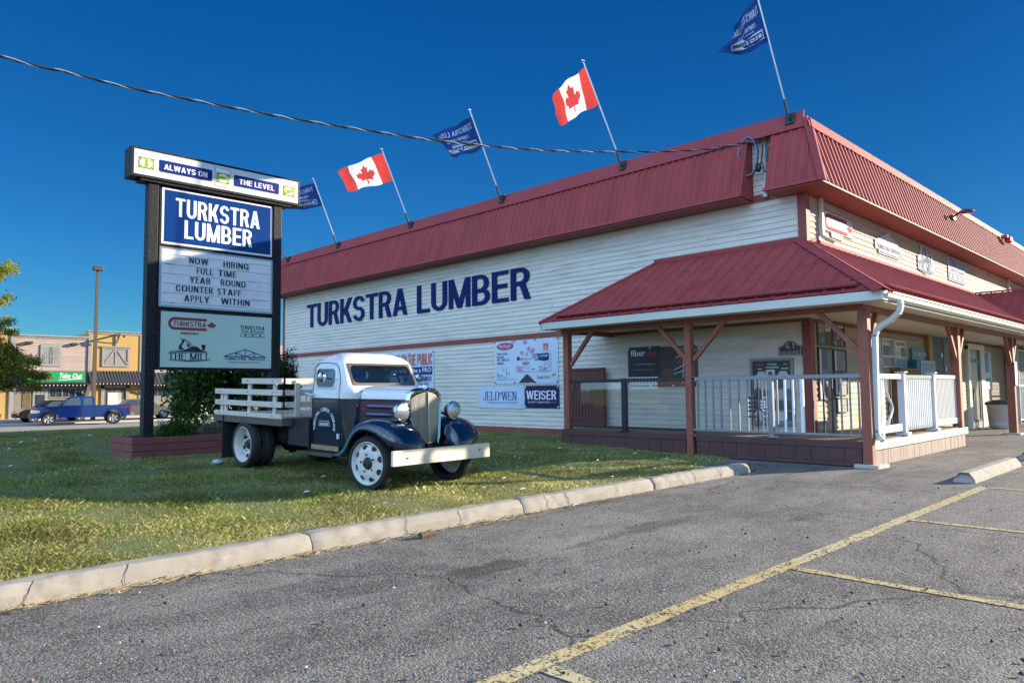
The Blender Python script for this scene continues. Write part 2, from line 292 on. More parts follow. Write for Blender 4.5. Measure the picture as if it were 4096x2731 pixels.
def smesh(txt, s=.15, t=.13, gap=.07, space=.26, serif=0):
    k = (txt, s, t, gap, space, serif)
    if k in SCACHE: return SCACHE[k]
    from mathutils.geometry import delaunay_2d_cdt
    V, Fc, x, spans = [], [], 0., []
    for ch in txt:
        if ch == ' ': x += space; continue
        w = GW.get(ch, .51) or s; ps = glyph(ch, w, s, t)
        if serif:
            u = s*.55; h = serif
            for fx in {'I': (0,), 'H': (0, w-s), 'M': (0, w-s), 'N': (0,), 'T': (w/2-s/2,), 'L': (0,), 'E': (0,), 'F': (0,), 'P': (0,), 'R': (0, w-s), 'B': (0,), 'D': (0,), 'K': (0, w-s), 'A': (0, w-s), 'U': ()}.get(ch, ()): ps.append([(fx-u, 0), (fx+s+u, 0), (fx+s+u, h), (fx-u, h)])
            for fx in {'I': (0,), 'H': (0, w-s), 'M': (0, w-s), 'N': (0, w-s), 'L': (0,), 'U': (0, w-s), 'W': (0, w-s), 'K': (0, w-s), 'J': (w-s,)}.get(ch, ()): ps.append([(fx-u, 1-h), (fx+s+u, 1-h), (fx+s+u, 1), (fx-u, 1)])
            if ch in 'TEF':
                for ex in ((0, w-h) if ch == 'T' else (w-h,)): ps.append([(ex, .74), (ex+h, .74), (ex+h, 1), (ex, 1)])
            if ch in 'LE': ps.append([(w-h, 0), (w, 0), (w, .28), (w-h, .28)])
        vs, fs = [], []
        for p in ps: o = len(vs); vs += [Vector((x+a_, b_)) for a_, b_ in p]; fs.append(list(range(o, o+len(p))))
        v, _, ff, _, _, of = delaunay_2d_cdt(vs, [], fs, 0, 1e-6); o = len(V); V += [(p[0], p[1]) for p in v]
        def inside(px, py):
            for p in ps:
                hit = False
                for (ax, ay), (bx, by) in zip(p, p[1:]+p[:1]):
                    if (ay > py) != (by > py) and px-x < (bx-ax)*(py-ay)/(by-ay)+ax: hit = not hit
                if hit: return True
            return False
        Fc += [tuple(i+o for i in q) for q in ff if inside(sum(v[i][0] for i in q)/len(q), sum(v[i][1] for i in q)/len(q))]; spans.append((x, x+w)); x += w+gap
    SCACHE[k] = (np.array(V), Fc, spans); return SCACHE[k]
def extrude2d(v, f, P, d0, d1, mb, m=None):
    """solid letter: front face, back face and the walls of its outline"""
    n = len(v); cnt = {}
    for q in f:
        for i, j in zip(q, q[1:]+q[:1]): cnt[(i, j)] = cnt.get((i, j), 0)+1
    side = [(i, j) for (i, j) in cnt if (j, i) not in cnt]
    mb.add([P(x, y, d0) for x, y in v]+[P(x, y, d1) for x, y in v], [tuple(i+n for i in q) for q in f]+[(i, j, j+n, i+n) for i, j in side], m)
LEAF = [(0, 1), (.125, .76), (.17, .745), (.27, .80), (.205, .42), (.245, .40), (.405, .575), (.44, .46), (.465, .44), (.63, .475), (.575, .30), (.585, .27), (.65, .235), (.36, -.01), (.35, -.05), (.38, -.16), (.06, -.10), (.03, -.12), (.045, -.42)]
LEAFP = LEAF+[(-x, y) for x, y in LEAF[::-1][:-1]]
def leafpoly(cx, cy, sx, sy=None): sy = sy or sx; return [(cx+x*sx, cy+(y-.3)*sy) for x, y in LEAFP]
FW1 = Fr((15.5, 0, 0), (0, -1, 0), (0, 0, 1), (-1, 0, 0))   # side wall: x = -Y
FW2 = Fr((0, 6.57, 0), (1, 0, 0), (0, 0, 1), (0, -1, 0))    # front wall: x = X

def leaves(name, pos, size, mat, parent=None, up=.3, asp=.5, jit=.35, local=False, off=None):
    """many small leaf faces at the given positions"""
    pos = np.asarray(pos, float); n = len(pos)
    if parent is not None and not local: pos = pos-np.array(world_loc(parent))
    d = rng.normal(size=(n, 3)); d[:, 2] -= up; d /= np.linalg.norm(d, axis=1)[:, None]
    e = rng.normal(size=(n, 3)); e -= d*(e*d).sum(1)[:, None]; e /= np.linalg.norm(e, axis=1)[:, None]
    sz = (size*(1+jit*rng.normal(size=n)).clip(.4, 2))[:, None]
    nn = np.cross(d, e)
    v = np.stack([pos, pos+d*sz*.5+e*sz*asp*.5+nn*sz*.08, pos+d*sz, pos+d*sz*.5-e*sz*asp*.5+nn*sz*.08], 1).reshape(-1, 3)
    return rawmesh(name, v, np.arange(n*4).reshape(-1, 4), mat, parent)
def rawmesh(name, v, f, mat, parent=None):
    k = f.shape[1]; me = bpy.data.meshes.new(name); me.vertices.add(len(v)); me.vertices.foreach_set('co', v.astype(np.float32).ravel())
    me.loops.add(f.size); me.loops.foreach_set('vertex_index', f.astype(np.int32).ravel()); me.polygons.add(len(f)); me.polygons.foreach_set('loop_start', np.arange(0, f.size, k, dtype=np.int32))
    me.materials.append(mat); me.update(calc_edges=True); me.validate()
    ob = bpy.data.objects.new(name, me); COL.objects.link(ob)
    if parent is not None: ob.parent = parent
    return ob
def sstep(a, b, x): t = np.clip((x-a)/(b-a), 0, 1); return t*t*(3-2*t)
# ================================================================== GROUND
def asphalt_mat():
    M = bpy.data.materials.new('asphalt'); M.use_nodes = True; t = M.node_tree; b = t.nodes['Principled BSDF']; l = t.links.new
    n = t.nodes.new
    tc = n('ShaderNodeTexCoord'); P = tc.outputs['Object']
    def noise(s, d=6, r=.6, v=P):
        q = n('ShaderNodeTexNoise'); q.inputs['Scale'].default_value = s; q.inputs['Detail'].default_value = d; q.inputs['Roughness'].default_value = r; l(v, q.inputs['Vector']); return q.outputs[0]
    def mrange(x, a, b_, c, d):
        q = n('ShaderNodeMapRange'); q.inputs[1].default_value = a; q.inputs[2].default_value = b_; q.inputs[3].default_value = c; q.inputs[4].default_value = d; l(x, q.inputs[0]); return q.outputs[0]
    def mix(fac, a, bcol):
        q = n('ShaderNodeMix'); q.data_type = 'RGBA'; l(fac, q.inputs[0]); l(a, q.inputs[6]); q.inputs[7].default_value = (*bcol, 1); return q.outputs[2]
    def op(o, a, bb):
        q = n('ShaderNodeMath'); q.operation = o; l(a, q.inputs[0])
        if hasattr(bb, 'links') or not isinstance(bb, (int, float)): l(bb, q.inputs[1])
        else: q.inputs[1].default_value = bb
        return q.outputs[0]
    vor = n('ShaderNodeTexVoronoi'); vor.inputs['Scale'].default_value = 55; l(P, vor.inputs['Vector'])
    vor2 = n('ShaderNodeTexVoronoi'); vor2.inputs['Scale'].default_value = 120; l(P, vor2.inputs['Vector'])
    big = noise(.35, 5); mid = noise(2.3, 8, .7)
    base = n('ShaderNodeMix'); base.data_type = 'RGBA'; base.inputs[6].default_value = (.098, .091, .082, 1); base.inputs[7].default_value = (.265, .246, .213, 1); l(mrange(op('ADD', op('MULTIPLY', big, .6), op('MULTIPLY', mid, .5)), .44, .66, 0, 1), base.inputs[0])
    c = base.outputs[2]
    sep = n('ShaderNodeSeparateColor'); l(vor.outputs['Color'], sep.inputs[0])
    sep2 = n('ShaderNodeSeparateColor'); l(vor2.outputs['Color'], sep2.inputs[0])
    c = mix(mrange(sep.outputs[0], .78, .8, 0, .42), c, (.36, .335, .295))
    c = mix(mrange(sep.outputs[1], .66, .68, 0, .52), c, (.04, .038, .038))
    c = mix(mrange(sep2.outputs[0], .82, .85, 0, .38), c, (.45, .42, .37))
    c = mix(mrange(sep2.outputs[1], .6, .65, 0, .45), c, (.028, .027, .03))
    # oil and damp stains, each an irregular spot of its own
    for (x, y, rx, ry, a, col) in ((4.08, 4.42, .42, .16, .75, (.045, .036, .03)), (6.6, 4.5, .75, .17, .6, (.05, .042, .036)), (5.3, 4.45, .5, .05, .5, (.05, .042, .036)), (7.0, 5.9, 2.3, .13, .5, (.09, .065, .045)), (8.2, 3.55, .5, .12, .45, (.045, .04, .036)), (10.2, 5.1, 1.2, .5, .3, (.04, .04, .042)), (12.3, 4.4, 1.5, .35, .35, (.035, .036, .04))):
        mp = n('ShaderNodeMapping'); mp.vector_type = 'TEXTURE'; mp.inputs['Location'].default_value = (x, y, 0); mp.inputs['Scale'].default_value = (rx, ry, 1)
        wv = n('ShaderNodeTexNoise'); wv.inputs['Scale'].default_value = 5; wv.inputs['Detail'].default_value = 6; l(P, wv.inputs['Vector'])
        va = n('ShaderNodeVectorMath'); va.operation = 'MULTIPLY_ADD'; l(wv.outputs['Color'], va.inputs[0]); va.inputs[1].default_value = (.35, .35, 0); l(P, va.inputs[2])
        vb = n('ShaderNodeVectorMath'); vb.operation = 'SUBTRACT'; l(va.outputs[0], vb.inputs[0]); vb.inputs[1].default_value = (.175, .175, 0)
        l(vb.outputs[0], mp.inputs[0]); ln = n('ShaderNodeVectorMath'); ln.operation = 'LENGTH'; l(mp.outputs[0], ln.inputs[0])
        c = mix(mrange(ln.outputs['Value'], 1.25, .75, 0, a), c, col)
    # pale dusty drifts
    mp = n('ShaderNodeMapping'); mp.inputs['Scale'].default_value = (.35, 1.6, 1); mp.inputs['Rotation'].default_value = (0, 0, .35); l(P, mp.inputs[0])
    du = noise(1.6, 7, .65, mp.outputs[0]); c = mix(mrange(du, .50, .68, 0, .55), c, (.26, .242, .212))
    # cracks
    vc = n('ShaderNodeTexVoronoi'); vc.feature = 'DISTANCE_TO_EDGE'; vc.inputs['Scale'].default_value = .28
    wn = n('ShaderNodeTexNoise'); wn.inputs['Scale'].default_value = 3; wn.inputs['Detail'].default_value = 8; l(P, wn.inputs['Vector'])
    wm = n('ShaderNodeVectorMath'); wm.operation = 'MULTIPLY_ADD'; l(wn.outputs['Color'], wm.inputs[0]); wm.inputs[1].default_value = (.5, .5, 0); l(P, wm.inputs[2]); l(wm.outputs[0], vc.inputs['Vector'])
    c = mix(op('MULTIPLY', mrange(vc.outputs['Distance'], .007, .0, 0, .9), mrange(noise(.5, 2), .42, .48, 0, 1)), c, (.02, .02, .02))
    l(c, b.inputs['Base Color']); b.inputs['Roughness'].default_value = .85; b.inputs['Specular IOR Level'].default_value = .35
    h = op('ADD', op('ADD', op('MULTIPLY', vor.outputs['Distance'], -1.0), op('MULTIPLY', noise(28, 5), 1.6)), op('MULTIPLY', vor2.outputs['Distance'], -.6))
    bp = n('ShaderNodeBump'); bp.inputs['Strength'].default_value = 1.0; bp.inputs['Distance'].default_value = .012; l(h, bp.inputs['Height']); l(bp.outputs[0], b.inputs['Normal'])
    return M
asphalt = asphalt_mat()
def paint_mat():
    M = bpy.data.materials.new('worn_yellow_paint'); M.use_nodes = True; t = M.node_tree; b = t.nodes['Principled BSDF']; l = t.links.new; n = t.nodes.new
    tc = n('ShaderNodeTexCoord'); v = n('ShaderNodeTexVoronoi'); v.inputs['Scale'].default_value = 60; l(tc.outputs['Object'], v.inputs['Vector'])
    nz = n('ShaderNodeTexNoise'); nz.inputs['Scale'].default_value = 7; nz.inputs['Detail'].default_value = 9; nz.inputs['Roughness'].default_value = .75; l(tc.outputs['Object'], nz.inputs['Vector'])
    sp = n('ShaderNodeSeparateColor'); l(v.outputs['Color'], sp.inputs[0]); ad = n('ShaderNodeMath'); ad.operation = 'MULTIPLY_ADD'; l(sp.outputs[0], ad.inputs[0]); ad.inputs[1].default_value = .42; l(nz.outputs[0], ad.inputs[2])
    mr = n('ShaderNodeMapRange'); mr.inputs[1].default_value = .76; mr.inputs[2].default_value = .86; l(ad.outputs[0], mr.inputs[0])
    n2 = n('ShaderNodeTexNoise'); n2.inputs['Scale'].default_value = 1.3; n2.inputs['Detail'].default_value = 4; l(tc.outputs['Object'], n2.inputs['Vector'])
    cc = n('ShaderNodeMix'); cc.data_type = 'RGBA'; cc.inputs[6].default_value = (.47, .345, .14, 1); cc.inputs[7].default_value = (.48, .40, .22, 1); m2 = n('ShaderNodeMapRange'); m2.inputs[1].default_value = .42; m2.inputs[2].default_value = .58; l(n2.outputs[0], m2.inputs[0]); l(m2.outputs[0], cc.inputs[0])
    mx = n('ShaderNodeMix'); mx.data_type = 'RGBA'; l(mr.outputs[0], mx.inputs[0]); l(cc.outputs[2], mx.inputs[6]); mx.inputs[7].default_value = (.075, .065, .055, 1); l(mx.outputs[2], b.inputs['Base Color'])
    bp = n('ShaderNodeBump'); bp.inputs['Strength'].default_value = .5; bp.inputs['Distance'].default_value = .008; n4 = n('ShaderNodeTexNoise'); n4.inputs['Scale'].default_value = 45; l(tc.outputs['Object'], n4.inputs['Vector']); l(n4.outputs[0], bp.inputs['Height']); l(bp.outputs[0], b.inputs['Normal'])
    b.inputs['Roughness'].default_value = .8; return M
b_ = MB(); b_.box(-700, 1500, -700, 1500, -1.0, -.62); tag(b_.build('ground', pm('far_ground', (.10, .10, .06), .9, .3, .05)), kind='structure')
b_ = MB(); b_.grid([[(x, y, 0) for y in (-45, -10, 0, 3, 6.16)] for x in (-45, -10, 0, 10, 20, 60)]); b_.grid([[(x, y, 0) for y in (6.16, 8.6)] for x in (11.0, 15, 60)])
tag(b_.build('parking_lot', asphalt), kind='structure')
b_ = MB()
def strip(x0, x1, y0, y1, z=.005, step=.08):
    n = max(2, int(max(x1-x0, y1-y0)/step)); lx = x1-x0 > y1-y0
    ra = [[random.gauss(0, .004) for _ in range(2)] for _ in range(n+1)]
    b_.grid([[((x0+(x1-x0)*i/n, yy+ra[i][k], z) if lx else (xx+ra[i][k], y0+(y1-y0)*i/n, z)) for k, (xx, yy) in enumerate(((x0, y0), (x1, y1)))] for i in range(n+1)])
strip(-6, 12.12, 2.64, 2.77)
for x in (-.1, 2.79, 5.70, 8.60): strip(x, x+.105, -2.6, 2.635)
strip(12.015, 12.115, -2.6, 2.635)
tag(b_.build('parking_markings', paint_mat()), kind='structure')

def lawn_z(x, y):
    z = .05+.11*sstep(8, 13.5, y)-.52*sstep(20, 43, y)
    return z-.2*sstep(11.4, 12.3, x)*(1-sstep(6.7, 7.7, y))
gx = np.concatenate([np.arange(-60, -4, 4), np.arange(-4, 15.6, .35), [15.6]]); gy = np.concatenate([np.arange(6.2, 16, .35), np.arange(16, 44.2, 1.2), [44.3]])
b_ = MB(); b_.grid([[(x, y, lawn_z(x, y)+.012*math.sin(x*3.1+y*2.3)*math.sin(y*2.7-x)) for y in gy] for x in gx])
b_.grid([[(x, y, lawn_z(x, max(y, 6.2))-(0 if y > 6 else .1)) for y in (30.2, 36, 44.3)] for x in (15.6, 30, 60)])
tag(b_.build('lawn', pm('lawn_soil', (.10, .12, .035), .95, .35, 3, .6, 40, dirt=(.24, .19, .08), dscale=1.4, damt=.7), smooth=60), kind='structure')
# ---- grass blades
def grass(name, n, c1, c2, dry, hmul=1.0, seed=1):
    r_ = np.random.default_rng(seed); k = int(n*3.2)
    r = 5.2*(44/5.2)**(r_.random(k)**1.15); a = np.radians(r_.uniform(2, 98, k)); x = r*np.cos(a); y = r*np.sin(a)
    patch = np.sin(x*1.7+1.3*np.sin(y*1.1))*np.sin(y*2.1+.7*np.sin(x*2.3))+.6*np.sin(x*5.1+y*3.3)*np.sin(y*4.3-x*2.2); near = 1-sstep(6.4, 9.5, y)
    pr = np.clip(.36+.28*patch+.62*near, .04, .97) if dry else np.clip(.80-.2*patch-.42*near, .12, 1)
    ok = (y > 6.17+.03*np.sin(x*7)) & (x > -3) & (x < 15.42) & (r_.random(k) < pr) & ~((x > 13.5) & (y < 12.1)) & ~((x > 4.83) & (x < 8.7) & (y > 15.58) & (y < 17.0)) & (lawn_z(x, y) > -.01+.55*(y < 19)-.55)
    ok &= ~((x > 11.3) & (y < 7.2) & (lawn_z(x, y) < .012))
    x = x[ok][:n]; y = y[ok][:n]; r = r[ok][:n]; n = len(x)
    h = (.015+.027*r_.random(n)**1.4)*hmul*(1+.6*np.clip(np.sin(x*2.9+y)*np.sin(y*1.9-x*1.1), -.5, 1)); tall = (np.hypot(x-6.7, y-9.0) < 1.35) & (y < 9.6); h = np.where(tall, h*1.3, h); h = np.where(r_.random(n) < .02, h*1.8, h); h = np.where(y < 6.4, h*1.3, h)
    w = .0026*np.clip(r/7, 1, 6)*(.7+.6*r_.random(n)); az = r_.uniform(0, 2*np.pi, n); ln = h*(.35+.9*r_.random(n)); la = r_.uniform(0, 2*np.pi, n)
    z = lawn_z(x, y)-.008; cx, sx = np.cos(az)*w, np.sin(az)*w
    mx, my = np.cos(la)*ln, np.sin(la)*ln
    v = np.stack([np.stack([x-cx, y-sx, z], 1), np.stack([x+cx, y+sx, z], 1), np.stack([x+mx*.35+cx*.7, y+my*.35+sx*.7, z+h*.6], 1), np.stack([x+mx, y+my, z+h], 1)], 1).reshape(-1, 3)
    return tag(rawmesh(name, v, np.arange(n*4).reshape(-1, 4)[:, [0, 1, 2, 3]], leafmat(name+'_blades', c1, c2, .6, .3)), kind='stuff')
grass('green_grass', 380000, (.075, .135, .02), (.32, .32, .065), False)
grass('dry_grass', 240000, (.36, .30, .10), (.60, .50, .24), True, .9, 5)
# ---- road and verge beyond the lawn
b_ = MB(); b_.box(-80, 90, 43.9, 50.9, -.9, -.35); tag(b_.build('road', pm('pale_road', (.26, .245, .225), .9, .1, .7, .3, 50)), kind='structure')
b_ = MB(); b_.box(-80, 90, 51.1, 58.0, -.9, -.33); tag(b_.build('parking_lane', pm('far_asphalt', (.09, .088, .085), .9, .15, .7)), kind='structure')
b_ = MB(); b_.box(-80, 90, 58.0, 60.4, -.9, -.20); b_.box(-80, 90, 50.9, 51.1, -.9, -.26); tag(b_.build('sidewalk', pm('pale_concrete_walk', (.46, .43, .39), .9, .1, 1)), kind='structure')
# ---- loose stones, straw and feathers
def stones():
    mb = MB(); n = 0
    while n < 900:
        r = 3.2*(16/3.2)**random.random(); a = math.radians(random.uniform(-2, 88)); x, y = r*math.cos(a), r*math.sin(a)
        if y > 5.9 or y < .2 or (random.random() < .35 and y < 2.6 and x > 6): continue
        s = random.choice((.005, .006, .007, .008, .010, .013)); s *= random.uniform(.8, 1.3); o = len(mb.v)
        vs = [(x+s*random.uniform(.7, 1.2)*dx, y+s*random.uniform(.7, 1.2)*dy, .002+s*.9+s*random.uniform(.6, .95)*dz) for dx, dy, dz in ((1, 0, 0), (0, 1, 0), (-1, 0, 0), (0, -1, 0), (0, 0, 1), (0, 0, -1))]
        mb.add(vs, [(0, 1, 4), (1, 2, 4), (2, 3, 4), (3, 0, 4), (1, 0, 5), (2, 1, 5), (3, 2, 5), (0, 3, 5)], 0 if random.random() < .55 else (1 if random.random() < .75 else 2)); n += 1
    tag(mb.build('loose_stones', [pm('stone_grey', (.16, .15, .14), .85, .3, 20), pm('stone_dark', (.03, .03, .035), .8, .3, 20), pm('stone_pale', (.55, .53, .50), .8, .15, 20)]), kind='stuff')
stones()
mb = MB()
for i in range(520):
    x = random.choice((random.uniform(.2, 3.4), random.uniform(.2, 3.4), random.uniform(3.3, 6.4), random.uniform(5, 12))); y = 6.0-abs(random.gauss(0, .07))-.01; a = random.gauss(0, .45); l = random.uniform(.02, .13)
    p = V3(x, y, random.uniform(.006, .03)); q = p+V3(math.cos(a)*l, math.sin(a)*l*.6, random.uniform(-.004, .02))
    mb.beam(p, q, .004, .003, m=0 if random.random() < .7 else 1)
for i in range(420):
    x = random.uniform(0, 7.5); y = 6.02-abs(random.gauss(0, .05)); s = random.uniform(.006, .02)
    mb.add([(x+random.gauss(0, s), y+random.gauss(0, s*.5), random.uniform(.004, .02)) for _ in range(3)], [(0, 1, 2)], 1 if random.random() < .7 else 0)
tag(mb.build('straw_debris', [pm('straw', (.42, .32, .17), .9, .2, 9), pm('leaf_crumbs', (.06, .04, .025), .9, .3, 9)]), kind='stuff')
mb = MB()
for i in range(170):
    if i < 90: x, y = random.uniform(5.2, 13.2), 6.3+abs(random.gauss(0, 2.2))
    else: x, y = random.uniform(-1, 8), random.uniform(7, 34)
    if x > 13.4 or (4.8 < x < 8.7 and 15.5 < y < 17): continue
    s = random.uniform(.015, .05)*(1+y/30); a = random.uniform(0, 6.28); z = float(lawn_z(x, y))+random.uniform(.03, .05)
    c, q = math.cos(a), math.sin(a)
    mb.add([(x-c*s, y-q*s, z), (x-q*s*.3, y+c*s*.3, z+s*.35), (x+c*s, y+q*s, z+s*.3), (x+q*s*.3, y-c*s*.3, z+s*.1)], [(0, 1, 2, 3)])
tag(mb.build('white_feathers', pm('feather_white', (.72, .72, .70), .8, .05, 9)), kind='stuff')

# ---- kerbs and wheel stops
def kerb_block(name, label, x0, x1, y, tilt=0., end=False, group='precast concrete kerb blocks edging the lawn'):
    t = thing(name, label, 'kerb', ((x0+x1)/2, y, 0), (0, 0, tilt), group); h = (x1-x0)/2; mb = MB()
    prof = [(0, -.02), (.005, .085), (.06, .155), (.075, .16), (.20, .16), (.215, .15), (.225, -.02)]
    xs = [-h, -h+.035]+list(np.linspace(-h+.2, h-.2, 22))+[h-.035, h]; g = []
    for i, x in enumerate(xs):
        k = .90 if i in (0, len(xs)-1) else 1; g.append([(x, .11+(p[0]-.11)*(k if p[1] > 0 else 1)+random.gauss(0, .0032), p[1]*k+(random.gauss(0, .003) if p[1] > 0 else 0)) for p in prof])
    mb.grid(g); k = len(prof); n = len(xs); mb.f += [tuple(range(k))[::-1], tuple(range((n-1)*k, n*k))]; mb.m += [0, 0]
    o = mb.build('block', concrete, t, smooth=35, local=True)
    for cx in [random.uniform(-h*.75, h*.75) for _ in range(2)]:
        cr = MB(); p = V3(cx, -.003, .01)
        for q in range(8):
            d = V3(random.uniform(-.018, .022), 0, .022); nx = p+d
            yy = -.004 if nx[2] < .085 else -.004+(nx[2]-.085)*.8
            nx[1] = yy; cr.tube([p, nx], .0022, 4); p = nx
            if nx[2] > .15: break
        cr.build('crack', pm('crack_dark', (.03, .025, .02), .9), t, local=True)
    return t
kerb_block('kerb_block', 'weathered concrete kerb block at the left end of the row', -2.05, .66, 5.95, .012)
kerb_block('kerb_block', 'long cracked concrete kerb block beside the sunniest dry grass', .69, 3.385, 5.985, .022)
kerb_block('kerb_block', 'concrete kerb block in front of the old truck, with a gap at either end', 3.41, 6.12, 6.03, -.005)
kerb_block('kerb_block', 'concrete kerb block between the truck bumper and the porch post shadow', 6.15, 8.79, 6.035, 0)
kerb_block('kerb_block', 'concrete kerb block ending by the porch, striped by railing shadow', 8.83, 11.66, 6.03, .003)
def wheel_stop(label, x0, y, ln=2.65):
    t = thing('wheel_stop', label, 'wheel stop', (x0+ln/2, y, 0), (0, 0, 0), 'concrete wheel stops in the parking bays'); mb = MB(); prof = [(-.15, .002), (-.14, .05), (-.06, .15), (.06, .15), (.14, .05), (.15, .002)]; h = ln/2
    xs = [-h, -h+.03]+list(np.linspace(-h+.2, h-.2, 10))+[h-.03, h]
    mb.grid([[(x+(.10*(p[1]/.15) if i == 0 else 0), p[0]+random.gauss(0, .002), p[1]+(random.gauss(0, .0015) if p[1] > .01 else 0)) for p in prof] for i, x in enumerate(xs)]); n = len(xs)
    mb.f += [tuple(range(6))[::-1], tuple(range((n-1)*6, n*6))]; mb.m += [0, 0]; mb.build('block', concrete, t, smooth=30, local=True)
wheel_stop('pale concrete wheel stop nearest the porch, at the corner of the yellow bay line', 12.44, 3.04, 3.15)
wheel_stop('concrete wheel stop in the next bay, further right along the porch', 16.9, 3.04)
# ================================================================== LUMBER STORE
store = thing('lumber_store', 'long cream sided lumber store with red ribbed metal mansard roof', 'building', (15.5, 6.57, 0))
def siding(mb, x0, x1, z0, z1, fr, e=.131, seg=None):
    z = z0; i = 0
    while z < z1-.01:
        t = min(z+e, z1); xs = [x0]; rr = random.Random(i*7+int(x0*10))
        while xs[-1] < x1-2.5: xs.append(min(x1, xs[-1]+rr.uniform(2.2, 5.2)))
        xs.append(x1)
        for a, b in zip(xs[:-1], xs[1:]):
            g = .005
            mb.add([fr.p(a+g, z, .025), fr.p(b-g, z, .025), fr.p(b-g, t+.006, .003), fr.p(a+g, t+.006, .003), fr.p(a+g, z, 0), fr.p(b-g, z, 0)], [(0, 1, 2, 3), (0, 4, 5, 1)])
        z = t; i += 1
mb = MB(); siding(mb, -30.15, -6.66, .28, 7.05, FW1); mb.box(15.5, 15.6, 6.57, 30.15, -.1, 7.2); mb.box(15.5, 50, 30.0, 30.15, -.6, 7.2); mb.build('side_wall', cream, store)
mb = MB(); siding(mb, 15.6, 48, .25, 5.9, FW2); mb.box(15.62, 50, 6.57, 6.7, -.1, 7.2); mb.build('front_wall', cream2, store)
mb = MB()
FW1.box(mb, -30.2, -6.7, 5.66, 5.82, -.01, .04); FW1.box(mb, -30.2, -6.60, 2.95, 3.11, -.01, .045); FW1.box(mb, -30.2, -12.0, .085, .33, -.01, .05)
for y in (9.7, 13.3, 17.0, 20.5, 24, 27.2):  # butt joints of the trim boards
    FW1.box(mb, -y, -y+.012, 2.95, 3.11, .045, .047, 1); FW1.box(mb, -y-1, -y-.988, 5.66, 5.82, .04, .042, 1)
    FW1.box(mb, -y-2.1, -y-2.085, .085, .33, .05, .052, 1)
FW1.box(mb, -30.24, -30.1, .085, 5.66, -.02, .046)
FW2.box(mb, 15.7, 48, 5.66, 5.80, -.01, .04); FW2.box(mb, 15.74, 24.0, 2.84, 3.02, .0, .045); FW2.box(mb, 24.0, 48, 2.84, 3.02, .0, .045)
mb.build('trim_boards', [redtrim, pm('pale_joint', (.4, .3, .27), .8)], store)
mb = MB(); mb.box(15.44, 15.64, 6.51, 6.70, .45, 5.74); mb.build('corner_trim', redtrim, store, bevel=.004)
mb = MB(); mb.box(15.46, 15.5, 12.0, 30.1, -.2, .085); mb.build('foundation', pm('red_painted_block', (.18, .05, .045), .9, .2, 2, .5, 14), store)
# mansard: ribbed sheets laid on sloping planes
def ribbed(mb, o, d, up, n, poly, pitch, w, h, start=None):
    """poly: convex (s,t) outline on the plane; ribs run along t"""
    o, d, up, n = (np.array(q, float) for q in (o, d, up, n)); P = lambda s, t, k=0: o+d*s+up*t+n*k
    mb.add([P(s, t) for s, t in poly], [tuple(range(len(poly)))])
    ss = [p[0] for p in poly]; s = min(ss)+pitch*.5 if start is None else start
    def rng_t(s):
        ts = []
        for (a, b), (c, e) in zip(poly, poly[1:]+poly[:1]):
            if (a-s)*(c-s) < 0 or a == s: ts.append(b+(e-b)*((s-a)/(c-a) if c != a else 0))
        return (min(ts), max(ts)) if len(ts) > 1 else None
    while s < max(ss):
        r = rng_t(s)
        if r and r[1]-r[0] > .08:
            r0 = rng_t(s-w) or r; r1 = rng_t(s+w) or r
            lo = max(r[0], 0); t1 = [r0[1], r[1]-.005, r[1]-.005, r1[1]]
            t1 = [min(t1[0], r[1]), t1[1], t1[2], min(t1[3], r[1])]
            q = [(-w, 0), (-w*.45, h), (w*.45, h), (w, 0)]
            mb.add([P(s+a, lo, k+.0015) for a, k in q]+[P(s+a, tt, k+.0015) for (a, k), tt in zip(q, t1)], [(0, 1, 5, 4), (1, 2, 6, 5), (2, 3, 7, 6), (0, 3, 2, 1), (4, 5, 6, 7)])
        s += pitch
B1, T1 = V3(14.85, 0, 5.70), V3(15.25, 0, 7.04); up1 = T1-B1; l1 = np.linalg.norm(up1); up1 /= l1; n1 = np.cross((0, -1, 0), up1); n1 *= np.sign(n1 @ V3(-1, 0, 0))
hip = .40/l1
mb = MB()
ribbed(mb, (14.85, 0, 5.70), (0, 1, 0), up1, n1, [(7.72, 0), (30.55, 0), (30.15, l1), (7.72, l1)], .205, .045, .028)
ribbed(mb, (14.85, 0, 5.70), (0, 1, 0), up1, n1, [(5.93, 0), (7.16, 0), (7.16, l1), (6.33, l1)], .205, .045, .024, 6.28)
for y in (7.72, 7.16):  # cheeks of the gap cut for the cable mast
    s = 1 if y > 7.5 else -1
    mb.add([(14.85, y, 5.70), (15.25, y, 7.04), (15.5, y, 7.04), (15.5, y, 5.70)], [(0, 1, 2, 3)])
ub = V3(0, .40, 1.34); ub /= np.linalg.norm(ub); nb = V3(0, -1.34, .40)/np.linalg.norm((1.34, .40))
ribbed(mb, (0, 5.93, 5.70), (1, 0, 0), ub, nb, [(14.85, 0), (48, 0), (48, l1), (15.25, l1)], .245, .055, .042, 15.2)
mb.build('mansard_sheets', redmetal, store)
mb = MB()
mb.box(14.85, 15.5, 5.93, 7.14, 5.66, 5.695); mb.box(14.85, 15.5, 7.74, 30.5, 5.66, 5.695); mb.box(15.5, 48, 5.93, 6.57, 5.66, 5.695); mb.build('soffit', redtrim, store)
mb = MB()
def fl(y0, y1, a, b, off, e0=0, e1=0):   # flashing strip lying on the side mansard slope, a..b along the slope
    p = lambda y, t, k: V3(14.85, y, 5.70)+up1*t+n1*k
    vs = [p(y, t, k) for k in (off-.02, off) for y, t in ((y0, a), (y1, a), (y1+e1, b), (y0+e0, b))]
    mb.add(vs, [(0, 1, 2, 3), (4, 5, 6, 7), (0, 1, 5, 4), (3, 2, 6, 7), (0, 3, 7, 4), (1, 2, 6, 5)])
